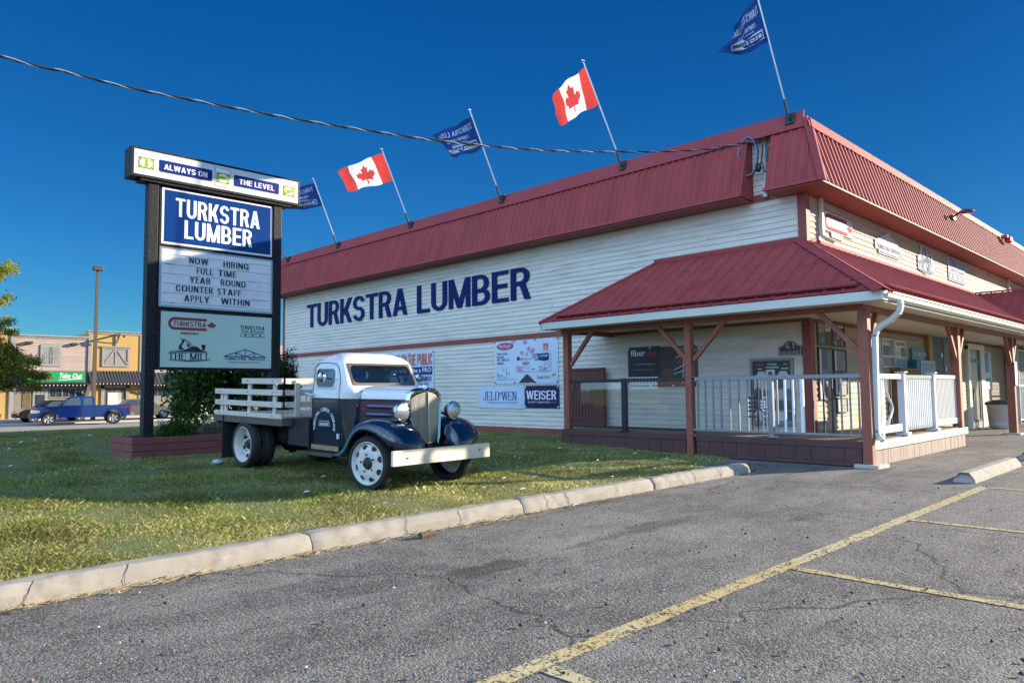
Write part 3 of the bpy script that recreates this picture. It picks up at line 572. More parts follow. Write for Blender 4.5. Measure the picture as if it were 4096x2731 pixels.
fl(6.30, 30.2, l1-.02, l1+.20, .06, .06, -.06); fl(6.42, 30.12, l1+.18, l1+.40, .042); fl(5.92, 7.18, -.02, .05, .05); fl(7.70, 30.55, -.02, .05, .05)
p = lambda s, t, k: V3(0, 5.93, 5.70)+V3(1, 0, 0)*s+ub*t+nb*k
def f2(x0, x1, a, b, off, e0=0):
    vs = [p(x, t, k) for k in (off-.02, off) for x, t in ((x0, a), (x1, a), (x1, b), (x0+e0, b))]; mb.add(vs, [(0, 1, 2, 3), (4, 5, 6, 7), (0, 1, 5, 4), (3, 2, 6, 7), (0, 3, 7, 4), (1, 2, 6, 5)])
f2(15.2, 48, l1-.05, l1+.10, .065, .03); f2(15.24, 48, l1+.105, l1+.235, .05, .03)
for x in np.arange(16.2, 40, 1.35): mb.sphere(p(x, l1-.035, .07), .014, n=6, k=4); mb.sphere(p(x+.3, l1+.22, .055), .014, n=6, k=4)
mb.beam(V3(14.83, 5.91, 5.68), V3(15.29, 6.37, 7.24), .16, .03, up=(-1, -1, .2)); mb.box(15.3, 49, 6.4, 30, 7.1, 7.2)
mb.add([p(14.88, .0, .052), p(15.06, 0, .052), p(15.44, l1, .052), p(15.28, l1, .052)], [(0, 1, 2, 3)])
mb.build('roof_flashing', redflash, store)
mb = MB(); mb.box(14.86, 48, 5.895, 5.925, 5.665, 5.70); mb.build('drip_edge', pm('drip_edge_tan', (.40, .36, .29), .7, .1, 2, spec=.1), store)
def dspout(pts, name='downspout'):
    mb = MB()
    for a, b in zip(pts[:-1], pts[1:]): mb.beam(a, b, .085, .085, up=(0, 1, 0) if abs(b[1]-a[1]) < .05 and abs(b[2]-a[2]) > .01 else (1, 0, 0))
    mb.build(name, pm('pale_downspout', (.58, .55, .47), .45, .06, 2), store, bevel=.01)
dspout([(16.22, 6.50, 5.70), (16.22, 6.50, 4.82), (16.26, 6.42, 4.74), (16.44, 6.34, 4.68)]); dspout([(34.5, 6.50, 5.70), (34.5, 6.50, 4.7)])
# raised letters, each its own part
lt = thing('wall_lettering', 'large raised dark blue letters in two words along the cream side wall', 'lettering', (15.46, 21.4, 4.68))
def letters(word, x0, x1, z0, z1):
    v, f, sp = smesh(word, .135, .125, .065); k = (x1-x0)/(v[:, 0].max()-v[:, 0].min()); X0 = v[:, 0].min()
    for c, (a, b) in zip(word, sp):
        vv, ff, _ = smesh(c, .135, .125, .065); o = x0+(a-X0)*k; mb = MB(); extrude2d(vv, ff, lambda x, y, d: FW1.p(o+x*k, z0+y*(z1-z0), d), .024, .062, mb); mb.build('letter', navy, lt)
letters('TURKSTRA', -28.07, -20.95, 4.18, 5.15); letters('LUMBER', -20.36, -14.83, 4.16, 5.13)
# entrance door in the front wall
mb = MB(); FW2.box(mb, 27.75, 28.0, 0, 2.78, .0, .10); FW2.box(mb, 29.35, 29.85, 0, 2.78, 0, .10); FW2.box(mb, 27.75, 29.85, 2.66, 2.84, .0, .12); mb.build('door_frame', creamtrim, store)
mb = MB(); FW2.box(mb, 28.0, 28.12, .02, 2.66, .02, .07); FW2.box(mb, 29.18, 29.34, .02, 2.66, .02, .07); FW2.box(mb, 28.12, 29.18, 2.22, 2.34, .02, .07); FW2.box(mb, 28.12, 29.18, .02, .28, .02, .07); FW2.box(mb, 28.0, 29.35, 0, .2, .07, .075, 1)
d_ = mb.build('entrance_door', [pm('bronze_door_metal', (.05, .045, .045), .4, .1, 3), steel], store)
mb = MB(); FW2.box(mb, 28.12, 29.18, .28, 2.22, .03, .045); FW2.box(mb, 28.12, 29.18, 2.34, 2.66, .03, .045); mb.build('door_pane', pm('door_glass', (.26, .25, .23), .25, .2, 1.5, spec=.4), d_)
mb = MB(); FW2.box(mb, 28.2, 28.27, .95, 1.35, .08, .11); mb.build('door_handle', blackmetal, d_)
# mast and cables of the power feed in the gap
mast = thing('service_mast', 'grey conduit mast with dangling cables in the notch of the red roof', 'conduit', (15.4, 7.39, 5.75))
mb = MB(); mb.tube([(15.42, 7.39, 5.95), (15.42, 7.39, 7.05)], .035, 10); mb.sphere((15.42, 7.39, 7.06), (.06, .06, .05)); mb.build('conduit', pm('pvc_grey', (.50, .51, .53), .5, .05, 3), mast, smooth=50)
mb = MB(); mb.box(15.36, 15.43, 7.34, 7.45, 5.72, 6.1); mb.build('conduit_box', pm('pvc_grey', (.50, .51, .53)), mast, bevel=.02)
mb = MB()
def curve(a, b, c, n=12): return [np.array(a)*(1-t)**2+2*np.array(b)*t*(1-t)+np.array(c)*t*t for t in np.linspace(0, 1, n)]
loop = [(15.2+.02*math.sin(i), 7.66+.22*math.cos(a), 6.66+.44*math.sin(a)) for i, a in enumerate(np.linspace(.9, 6.9, 26))]
mb.tube(loop, .017, 6, 0); mb.tube([(p_[0]-.03, p_[1]+.02, p_[2]+.015) for p_ in loop], .014, 6, 1)
mb.tube(curve((15.3, 7.36, 7.02), (15.2, 7.40, 6.1), (15.3, 7.52, 6.45)), .018, 6, 0); mb.tube(curve((15.3, 7.34, 7.02), (15.2, 7.05, 6.9), (15.3, 7.22, 6.5)), .012, 6, 0)
mb.tube(curve((15.3, 7.22, 6.5), (15.2, 7.3, 6.0), (15.3, 7.4, 6.5)), .012, 6, 0)
mb.sphere((15.25, 7.47, 6.38), (.06, .07, .10), 0); mb.box(15.2, 15.28, 7.19, 7.26, 6.48, 6.78, 0)
mb.build('cable_loop', [blackmetal, pm('blue_cable', (.10, .24, .42), .5)], mast, smooth=50)
# overhead twisted service cable
CP = [[-3.0, 12.65, 6.7], [1.56, 11.3, 5.91], [2.44, 11.05, 5.82], [3.2, 10.84, 5.75], [4.19, 10.56, 5.72], [5.28, 10.25, 5.70], [6.41, 9.93, 5.71], [7.67, 9.58, 5.74], [8.89, 9.23, 5.82], [10.24, 8.85, 5.96], [12.29, 8.27, 6.27], [13.67, 7.88, 6.54], [14.68, 7.60, 6.83], [15.27, 7.43, 7.01]]
def spline(P, n):
    P = np.array(P); P = np.vstack([2*P[0]-P[1], P, 2*P[-1]-P[-2]]); o = []
    for i in range(1, len(P)-2):
        for t in np.linspace(0, 1, n, endpoint=False): o.append(.5*(2*P[i]+(P[i+1]-P[i-1])*t+(2*P[i-1]-5*P[i]+4*P[i+1]-P[i+2])*t*t+(3*P[i]-P[i-1]-3*P[i+1]+P[i+2])*t**3))
    return o+[P[-2]]
path = spline(CP, 60); mb = MB(); s = 0
for k in range(3):
    pts = []; s = 0
    for i, q in enumerate(path):
        if i: s += np.linalg.norm(q-path[i-1])
        a = s*11+k*2.094; pts.append(q+V3(.27, .96, 0)*.0115*math.cos(a)+V3(0, 0, 1)*.0115*math.sin(a))
    mb.tube(pts, .0100, 6, k)
tag(mb.build('service_cable', [blackmetal, pm('cable_aluminium', (.5, .52, .55), .35, .1, 5, metal=.5), pm('cable_grey', (.06, .065, .07), .5)], smooth=60), 'twisted grey and black service cable drooping through the sky to the roof notch', 'cable')
# floodlight and box on the front mansard
fl_ = thing('floodlight', 'bronze floodlight on an arm above the front mansard roof', 'light', (25.3, 6.1, 6.7))
mb = MB(); mb.grid([[V3(25.02, 5.86, 6.70)+V3(.5*t, -.30*t, .06*t)*.8+V3(.55, .85, 0)/1.01*r*math.cos(a)*.12+V3(0, 0, 1)*max(math.sin(a), -.35)*r*.09 for a in np.linspace(0, 2*math.pi, 14, endpoint=False)] for t, r in ((0, .25), (.1, .7), (.35, 1), (.8, 1), (1, .85))], wrap=True); mb.build('lamp_housing', pm('bronze_paint', (.05, .03, .025), .4, .1, 3), fl_, smooth=50)
mb = MB(); mb.grid([[V3(25.12, 5.78, 6.668)+V3(.30*t, -.18*t, .035*t)+V3(.55, .85, 0)*w for w in (-.09, .09)] for t in (0, 1)]); mb.build('lamp_lens', pm('amber_lens', (.42, .24, .05), .15, .1, 3), fl_)
mb = MB(); mb.tube([(25.3, 6.15, 6.62), (25.15, 6.0, 6.66), (25.08, 5.88, 6.7)], .03, 8); mb.box(25.2, 25.45, 6.07, 6.2, 6.56, 6.7); mb.build('lamp_arm', blackmetal, fl_)
rb = MB(); rb.box(32.3, 32.75, 5.95, 6.15, 6.84, 7.02); rb.box(32.05, 32.3, 6.0, 6.2, 6.95, 7.06); tag(rb.build('roof_vent_box', redmetal, bevel=.01), 'dark red metal box on the front roof edge at the far right', 'vent')
# shop logos cut out of board on the front wall
bl = pm('logo_blue', (.05, .11, .19), .8, .05, 2, spec=.1); lw = pm('logo_board_white', (.50, .51, .52), .8, .04, 2, spec=.1); lr = pm('logo_red', (.30, .07, .08), .8, .05, 2, spec=.1)
def board(mb, pts, d0=.025, d1=.05): mb.prism([FW2.p(x, y, d0) for x, y in pts], FW2.n*(d1-d0), 0)
def logo_windows(mb, F, x0, x1, y0, y1, d, red, tx):
    w = x1-x0; h = y1-y0; X = lambda u: x0+w*u; Y = lambda v: y0+h*v
    rr = .155*h/h; n = 14; R = .36*h; cx = x0+R; cy = Y(.62); r2 = R-.155*h
    outer = [(cx+R*math.cos(a), cy+R*math.sin(a)) for a in np.linspace(math.pi/2, 3*math.pi/2, n)]; inner = [(cx+r2*math.cos(a), cy+r2*math.sin(a)) for a in np.linspace(3*math.pi/2, math.pi/2, n)]
    for i in range(n-1): F.poly(mb, [outer[i], outer[i+1], inner[n-2-i], inner[n-1-i]], d, red)
    F.rect(mb, cx, X(.79), cy+r2, cy+R, d, red); F.rect(mb, cx, X(.79), cy-R, cy-r2, d, red)
    F.text(mb, 'TURKSTRA', X(.095), X(.775), cy-.15*h, cy+.15*h, d, tx, .04); F.text(mb, 'WINDOWS', X(.25), X(.62), Y(.0), Y(.15), d, tx, .04)
    F.poly(mb, leafpoly(X(.895), cy, .16*w, .30*h), d, red, True)
def logo_truss(mb, F, x0, x1, y0, y1, d, ln, tx):
    w = x1-x0; h = y1-y0; X = lambda u: x0+w*u; Y = lambda v: y0+h*v; lw_ = .018*w
    A, B, T = (X(0), Y(.46)), (X(1), Y(.46)), (X(.5), Y(1)); q = lambda a, b, t: (a[0]+(b[0]-a[0])*t, a[1]+(b[1]-a[1])*t)
    for a, b in ((A, B), (A, T), (T, B), (T, (X(.5), Y(.46))), (q(A, T, .55), (X(.28), Y(.46))), (q(B, T, .55), (X(.72), Y(.46))), (q(A, T, .55), (X(.5), Y(.47))), (q(B, T, .55), (X(.5), Y(.47)))): F.line(mb, a, b, lw_, d, ln)
    F.text(mb, 'TURKSTRA TRUSSES', X(.02), X(.99), Y(.2), Y(.40), d, tx, .045); F.text(mb, 'Division of Turkstra Industries Inc.', X(.12), X(.88), Y(0), Y(.11), d, tx, .01)
def serif(F, mb, word, x0, x1, y0, y1, d, m):
    F.text(mb, word, x0, x1, y0, y1, d, m, .012); v, _ = tmesh(word, .012); n = len(word)
    t = (y1-y0)*.06
    F.rect(mb, x0, x0, y0, y0, d, m)
def logo_mill(mb, F, x0, x1, y0, y1, d, c):
    w = x1-x0; h = y1-y0; X = lambda u: x0+w*u; Y = lambda v: y0+h*v; P = lambda L: [(X(a), Y(b)) for a, b in L]
    F.poly(mb, P([(.01, .43), (.2, .46), (.35, .49), (.45, .56), (.55, .66), (.62, .68), (.7, .65), (.77, .54), (.84, .48), (.93, .45), (.94, .42), (.02, .41)]), d, c, True)
    F.rect(mb, X(.0), X(.96), Y(.375), Y(.39), d, c); F.rect(mb, X(0), X(1), Y(.065), Y(.08), d, c); F.poly(mb, P([(.01, .05), (.99, .05), (.5, 0)]), d, c)
    F.poly(mb, P([(.28, 1), (.36, .95), (.38, .88), (.33, .75), (.30, .63), (.38, .53), (.33, .51), (.25, .51), (.23, .6), (.27, .74), (.32, .88)]), d, c, True)
    F.line(mb, (X(.37), Y(.98)), (X(.53), Y(.68)), .022*w, d, c); F.line(mb, (X(.47), Y(.9)), (X(.58), Y(.69)), .014*w, d, c); F.poly(mb, P([(.42, .8), (.52, .66), (.46, .62), (.43, .7)]), d, c)
    F.ell(mb, X(.84), Y(.69), .06*w, .075*h, d, c); F.poly(mb, P([(.81, .64), (.87, .64), (.88, .5), (.8, .52)]), d, c)
    F.stext(mb, 'THE', X(.0), X(.41), Y(.09), Y(.37), d, c, s=.13, t=.06, gap=.10, serif=.05); F.stext(mb, 'MILL', X(.50), X(1), Y(.09), Y(.37), d, c, s=.13, t=.06, gap=.13, serif=.05)
def logo_trim(mb, F, x0, x1, y0, y1, d, c, bg_):
    w = x1-x0; h = y1-y0; X = lambda u: x0+w*u; Y = lambda v: y0+h*v
    F.stext(mb, 'TURKSTRA', X(0), X(1), Y(.68), Y(1), d, c, s=.15, t=.09, gap=.12, serif=.07); F.text(mb, 'Trim & Doors', X(.05), X(.96), Y(.40), Y(.62), d, c, .025)
    F.rect(mb, X(.01), X(.99), Y(0), Y(.33), d, c); F.rect(mb, X(.03), X(.97), Y(.045), Y(.285), d+.0015, bg_)
    for u in (.2, .5, .81): F.ell(mb, X(u), Y(.165), .035*w, .10*h, d+.003, c)
    for u in (.27, .58): F.rect(mb, X(u), X(u+.14), Y(.13), Y(.20), d+.003, c); F.rect(mb, X(u+.01), X(u+.13), Y(.145), Y(.185), d+.0045, bg_)
mb = MB(); board(mb, [(16.40, 4.99), (16.40, 5.43), (17.75, 5.43), (18.08, 5.40), (18.12, 5.0), (17.5, 5.0), (17.48, 4.87), (16.82, 4.87), (16.81, 4.99)]); logo_windows(mb, FW2, 16.45, 18.1, 4.88, 5.41, .053, 1, 2)
tag(mb.build('logo_sign', [lw, lr, pm('logo_red2', (.32, .10, .10), .5)]), 'white logo board with a red loop and maple leaf, nearest the corner downspout', 'sign', 'cut-out logo boards on the upper front wall')
mb = MB(); board(mb, [(19.63, 5.0), (19.63, 5.22), (20.63, 5.53), (21.66, 5.18), (21.66, 5.0), (21.44, 4.99), (21.43, 4.89), (19.87, 4.89), (19.86, 5.0)]); logo_truss(mb, FW2, 19.7, 21.6, 4.91, 5.47, .053, 1, 2)
tag(mb.build('logo_sign', [lw, pm('truss_tan', (.5, .42, .34), .6), bl]), 'white logo board cut like a roof gable with a truss drawing', 'sign', 'cut-out logo boards on the upper front wall')
mb = MB(); board(mb, [(23.08, 4.84), (23.08, 5.24), (23.3, 5.28), (23.42, 5.60), (23.58, 5.57), (23.75, 5.42), (24.05, 5.40), (24.2, 5.32), (24.28, 5.44), (24.45, 5.42), (24.53, 5.15), (24.53, 4.84), (23.8, 4.74)]); logo_mill(mb, FW2, 23.12, 24.5, 4.77, 5.56, .053, 1)
tag(mb.build('logo_sign', [lw, bl]), 'pale blue logo board cut in the shape of a hand plane', 'sign', 'cut-out logo boards on the upper front wall')
mb = MB(); board(mb, [(26.15, 4.82), (26.15, 5.57), (28.1, 5.57), (28.1, 4.82)]); logo_trim(mb, FW2, 26.2, 28.05, 4.85, 5.53, .053, 1, 0)
tag(mb.build('logo_sign', [lw, bl]), 'rectangular blue and white logo board with a spirit level drawn along its foot', 'sign', 'cut-out logo boards on the upper front wall')

# ---- banners on the side wall: slightly rippled cloth with its print
def cloth(mb, F, x0, x1, y0, y1, d, m=0, n=18, amp=.006):
    mb.grid([[F.p(x0+(x1-x0)*i/n, y0+(y1-y0)*j/8, d+amp*math.sin(i*1.1+j*.9)*math.sin(j*.8)) for j in range(9)] for i in range(n+1)], m)
def grommets(mb, F, x0, x1, y0, y1, d, m, nx=2):
    for i in range(nx):
        for y in (y0, y1): F.ell(mb, x0+(x1-x0)*i/(nx-1), y, .025, .025, d, m, 10)
bw = pm('banner_pale_blue', (.52, .62, .70), .4, .04, 1); bnavy = pm('banner_navy', (.006, .012, .07), .4, .15, 2); bred = pm('banner_crimson', (.42, .03, .07), .45, .05, 2); bor = pm('banner_orange', (.62, .10, .03), .45, .06, 2); bgreen = pm('banner_green', (.12, .40, .05), .5); bpink = pm('banner_pink', (.50, .28, .42), .5, .3, 5); bchar = pm('banner_charcoal', (.03, .045, .06), .6, .3, 8); bgrey = pm('banner_grey', (.30, .38, .45), .5); bblue = pm('banner_royal', (.01, .02, .16), .45)
mb = MB(); x0, x1, y0, y1 = -16.42, -13.77, 1.635, 2.95; W_ = x1-x0; H_ = y1-y0; X = lambda u: x0+W_*u; Y = lambda v: y1-H_*v
cloth(mb, FW1, x0, x1, y0, y1, .035); D = .046
FW1.poly(mb, [(X(.04+.14*(1-math.cos(a))), Y(.13)+.085*H_*math.sin(a)) for a in np.linspace(0, math.pi, 9)]+[(X(.04+.14*(1+math.cos(a))), Y(.13)-.085*H_*math.sin(a)) for a in np.linspace(0, math.pi, 9)][1:-1], D, 2, True)
FW1.text(mb, 'EcoTouch', X(.085), X(.275), Y(.15), Y(.085), D+.002, 1, .025); FW1.text(mb, 'PureFiber Technology', X(.10), X(.26), Y(.187), Y(.165), D+.002, 1, .01)
for i, tx in enumerate(('Owens Corning', 'EcoTouch', 'PINK', 'Insulation')): FW1.text(mb, tx, X(.045), X((.215, .16, .10, .155)[i]), Y(.325+.073*i+(.0 if i else .01)), Y(.265+.073*i), D, 2 if i == 2 else 3, .012)
FW1.text(mb, 'FIBERGLAS', X(.115), X(.255), Y(.471), Y(.415), D, 3, .012)
FW1.rect(mb, X(.785), X(.855), Y(.26), Y(.12), D, 4); FW1.line(mb, (X(.787), Y(.25)), (X(.84), Y(.14)), .012, D+.002, 1); FW1.text(mb, 'Owens', X(.80), X(.85), Y(.22), Y(.195), D+.002, 1, .02); FW1.text(mb, 'Corning', X(.79), X(.85), Y(.25), Y(.225), D+.002, 1, .02); FW1.text(mb, 'INNOVATIONS FOR LIVING', X(.765), X(.875), Y(.305), Y(.29), D, 3, .01)
for cx, cy, r in ((.50, .06, .055), (.565, .22, .05), (.63, .25, .045), (.45, .30, .04), (.53, .33, .035), (.635, .36, .05), (.60, .29, .03), (.3, .05, .03)):
    FW1.poly(mb, [(X(cx)+r*W_*.62*(1+.35*math.sin(5*a+cx*30))*math.cos(a), Y(cy)+r*H_*1.05*(1+.35*math.sin(4*a+cy*40))*math.sin(a)) for a in np.linspace(0, 6.28, 20, endpoint=False)], D, 5, True)
# roll of insulation
FW1.poly(mb, [(X(.345), Y(.57)), (X(.36), Y(.72)), (X(.38), Y(.735)), (X(.87), Y(.74)), (X(.895), Y(.71)), (X(.905), Y(.40)), (X(.89), Y(.335)), (X(.66), Y(.34)), (X(.66), Y(.5))], D, 8, True); FW1.poly(mb, [(X(.352), Y(.565)), (X(.366), Y(.712)), (X(.385), Y(.727)), (X(.865), Y(.732)), (X(.888), Y(.705)), (X(.897), Y(.40)), (X(.884), Y(.342)), (X(.662), Y(.347)), (X(.662), Y(.505))], D+.002, 0, True)
FW1.poly(mb, [(X(.655), Y(.345)), (X(.87), Y(.335)), (X(.872), Y(.48)), (X(.82), Y(.505)), (X(.75), Y(.505)), (X(.70), Y(.475))], D+.004, 6, True); FW1.ell(mb, X(.685), Y(.425), .035*W_, .075*H_, D+.006, 6); FW1.ell(mb, X(.685), Y(.425), .028*W_, .06*H_, D+.008, 8); FW1.text(mb, '2x6 Walls', X(.735), X(.85), Y(.415), Y(.37), D+.006, 1, .02)
FW1.rect(mb, X(.375), X(.415), Y(.47), Y(.385), D, 3); FW1.text(mb, 'PINK', X(.42), X(.475), Y(.455), Y(.42), D, 2, .02); FW1.text(mb, 'FIBERGLAS INSULATION', X(.48), X(.635), Y(.452), Y(.43), D, 3, 0); FW1.text(mb, 'The pink choice for home energy savings', X(.42), X(.585), Y(.48), Y(.465), D, 3, 0)
FW1.ell(mb, X(.515), Y(.545), .06*W_, .035*H_, D+.004, 2); FW1.text(mb, 'EcoTouch', X(.475), X(.555), Y(.555), Y(.53), D+.006, 1, .02)
for i in range(5): FW1.rect(mb, X(.48), X(.58+.01*(i % 3)), Y(.605+.018*i), Y(.60+.018*i), D+.004, 8)
for r in (.045, .03, .014): FW1.ell(mb, X(.835), Y(.58), r*W_, r*W_*1.3, D+.004+(.045-r)*.05, 8 if r != .03 else 0, 20)
FW1.text(mb, 'R-20', X(.72), X(.77), Y(.655), Y(.615), D+.004, 3, .03); FW1.rect(mb, X(.72), X(.825), Y(.725), Y(.665), D+.004, 8); FW1.rect(mb, X(.60), X(.655), Y(.69), Y(.67), D+.004, 2)
FW1.poly(mb, [(X(.365), Y(.60)), (X(.40), Y(.59)), (X(.43), Y(.62)), (X(.47), Y(.60)), (X(.475), Y(.65)), (X(.44), Y(.66)), (X(.48), Y(.72)), (X(.38), Y(.72))], D+.004, 5, True)
pile = [(X(.40+.265*t), Y(.985-.205*max(0, 1-abs(t-.5)*2.05)**.85-.006*math.sin(t*47))) for t in np.linspace(0, 1, 30)]+[(X(.60), Y(.965)-.02), (X(.47), Y(.965)-.02)]
FW1.poly(mb, [(a, min(b, Y(.79))) for a, b in pile], D, 7, True)
FW1.text(mb, 'Think', X(.68), X(.78), Y(.90), Y(.835), D, 3, 0); FW1.text(mb, 'PINK', X(.793), X(.885), Y(.90), Y(.835), D, 9, 0); FW1.poly(mb, [(X(.91), Y(.85)), (X(.915), Y(.80)), (X(.965), Y(.785)), (X(.955), Y(.83))], D, 9)
FW1.rect(mb, X(.045), X(.2), Y(.86), Y(.615), D, 5); FW1.rect(mb, X(.05), X(.195), Y(.853), Y(.622), D+.002, 0); FW1.ell(mb, X(.15), Y(.675), .02*W_, .035*H_, D+.004, 9); FW1.ell(mb, X(.15), Y(.675), .014*W_, .025*H_, D+.006, 0); FW1.ell(mb, X(.062), Y(.80), .012*W_, .045*H_, D+.004, 9); FW1.text(mb, 'GREENGUARD', X(.075), X(.145), Y(.83), Y(.79), D+.004, 9, .02)
FW1.poly(mb, leafpoly(X(.24), Y(.75), .02*W_, .032*H_), D, 2, True); FW1.text(mb, 'For more info visit', X(.045), X(.18), Y(.915), Y(.89), D, 3, .02); FW1.text(mb, 'www.owenscorning.ca', X(.19), X(.35), Y(.915), Y(.89), D, 2, .02)
grommets(mb, FW1, x0+.03, x1-.03, y0+.03, y1-.03, D+.003, 3, 4)
tag(mb.build('vinyl_banner', [bw, white, bred, pm('banner_ink', (.012, .02, .045), .5), bor, bpink, bblue, bchar, bgrey, bgreen], smooth=30), 'large pale blue insulation banner with pink leaves on the side wall beside the porch', 'banner')
mb = MB(); FW1.box(mb, -17.17, -15.14, .89, 1.575, .02, .04); FW1.stext(mb, 'JELD', -16.95, -16.22, 1.13, 1.40, .043, 1, s=.11, t=.05, gap=.12, serif=.045); FW1.stext(mb, 'WEN', -16.12, -15.45, 1.13, 1.40, .043, 1, s=.11, t=.05, gap=.10, serif=.045); FW1.poly(mb, [(-16.28, 1.25), (-16.2, 1.35), (-16.08, 1.375), (-16.05, 1.36), (-16.16, 1.33)], .044, 1, True); FW1.text(mb, 'WINDOWS & DOORS', -16.78, -15.45, 1.03, 1.09, .043, 1, 0)
for x in (-17.1, -15.22):
    for y in (.96, 1.5): FW1.ell(mb, x, y, .018, .018, .043, 2, 8)
tag(mb.build('window_sign', [pm('sign_silver_blue', (.50, .60, .72), .25, .05, .8), bblue, chrome]), 'pale blue board lettered for windows and doors, low on the side wall', 'sign')
mb = MB(); cloth(mb, FW1, -15.11, -13.75, .91, 1.565, .035, 0, 18, .012)
FW1.text(mb, 'WEISER', -15.04, -13.85, 1.16, 1.42, .052, 1, .05); FW1.text(mb, 'SECURITY & INNOVATION', -14.98, -14.12, 1.06, 1.11, .052, 1, .01); FW1.text(mb, 'SINCE 1904', -14.09, -13.82, 1.065, 1.10, .052, 2, 0); grommets(mb, FW1, -15.07, -13.79, .95, 1.53, .054, 1)
tag(mb.build('vinyl_banner', [bnavy, white, bgrey], smooth=30), 'small creased navy banner with bold white capitals beside the porch post', 'banner')
mb = MB(); cloth(mb, FW1, -22.2, -19.44, 1.47, 2.82, .035); FW1.text(mb, 'OPEN TO THE PUBLIC', -22.0, -19.52, 2.34, 2.74, .05, 1, .04); FW1.rect(mb, -22.1, -19.52, 2.0, 2.28, .048, 2); FW1.text(mb, 'Shop & buy like a PRO', -22.0, -19.57, 2.05, 2.24, .051, 3, .03); FW1.text(mb, 'TURKSTRA LUMBER', -21.2, -19.56, 1.78, 1.95, .05, 2, .035); FW1.text(mb, 'ALWAYS ON THE LEVEL', -21.1, -19.7, 1.65, 1.74, .05, 2, .01, shear=.2); FW1.rect(mb, -21.0, -19.8, 1.50, 1.61, .05, 2); FW1.rect(mb, -20.98, -19.82, 1.52, 1.59, .052, 0); grommets(mb, FW1, -22.16, -19.48, 1.51, 2.78, .052, 2, 3)
tag(mb.build('vinyl_banner', [bw, bor, bblue, white], smooth=30), 'white banner with big orange letters and a blue stripe behind the truck cab', 'banner')
mb = MB(); cloth(mb, FW1, -25.9, -23.6, 1.7, 2.9, .035); FW1.line(mb, (-25.7, 2.4), (-25.5, 2.6), .03, .05, 1); FW1.line(mb, (-25.5, 2.6), (-25.3, 2.4), .03, .05, 1); FW1.rect(mb, -25.67, -25.33, 2.2, 2.38, .05, 1)
tag(mb.build('vinyl_banner', [bnavy, white], smooth=30), 'dark navy banner mostly hidden behind the truck cab, at the left of the white banner', 'banner')
# ================================================================== FLAGS
flagred = pm('flag_red', (.55, .045, .03), .6, .06, 3); flagwhite = pm('flag_white', (.78, .78, .78), .6, .03, 3); flagnavy = pm('flag_navy', (.005, .032, .16), .6, .15, 3, spec=.15); flagnavywhite = pm('flag_print_white', (.62, .68, .76), .5, .05, 3)
for n_ in ('flag_red', 'flag_white', 'flag_navy', 'flag_print_white'):   # thin cloth lets light through
    M = MATS[n_]; t = M.node_tree; o = t.nodes['Material Output']; b = t.nodes['Principled BSDF']; tr = t.nodes.new('ShaderNodeBsdfTranslucent'); ms = t.nodes.new('ShaderNodeMixShader'); ms.inputs[0].default_value = .12 if 'navy' in n_ else .35
    t.links.new(b.inputs['Base Color'].links[0].from_socket, tr.inputs[0]); t.links.new(b.outputs[0], ms.inputs[1]); t.links.new(tr.outputs[0], ms.inputs[2]); t.links.new(ms.outputs[0], o.inputs[0])
def flag_surface(h0, h1, mt, mb_, ft, fb, ph, amp):
    h0, h1, mt, mb_, ft, fb = (np.array(q, float) for q in (h0, h1, mt, mb_, ft, fb))
    def S(u, v, off=0):
        def q(a, b, c): return a*(1-u)*(1-2*u)+b*4*u*(1-u)+c*u*(2*u-1)
        p = q(h0, mt, ft)*(1-v)+q(h1, mb_, fb)*v
        w = amp*u**.7*(math.sin(u*7+ph+v*1.8)+.55*math.sin(u*15+ph*2-v*3.5)+.3*math.sin(v*9+u*5+ph))
        return p+V3(-1, .12, .05)*(w-off)+V3(0, 0, 1)*amp*.25*u*math.sin(u*12+ph)
    return S
def conform(mb, S, pts, off, m, side=1):
    """lay a flat outline given in (u,v) on the waving cloth: triangles cut fine enough to follow it"""
    from mathutils.geometry import delaunay_2d_cdt
    P = [Vector(p) for p in pts]; n = len(P); xs = [p[0] for p in pts]; ys = [p[1] for p in pts]
    extra = [Vector((x, y)) for x in np.arange(min(xs)+.02, max(xs), .04) for y in np.arange(min(ys)+.03, max(ys), .06)]
    v, e, f, *_ = delaunay_2d_cdt(P+extra, [], [list(range(n))], 1, 1e-5)
    mb.add([S(p[0], p[1], off*side) for p in v], [tuple(q) for q in f], m)
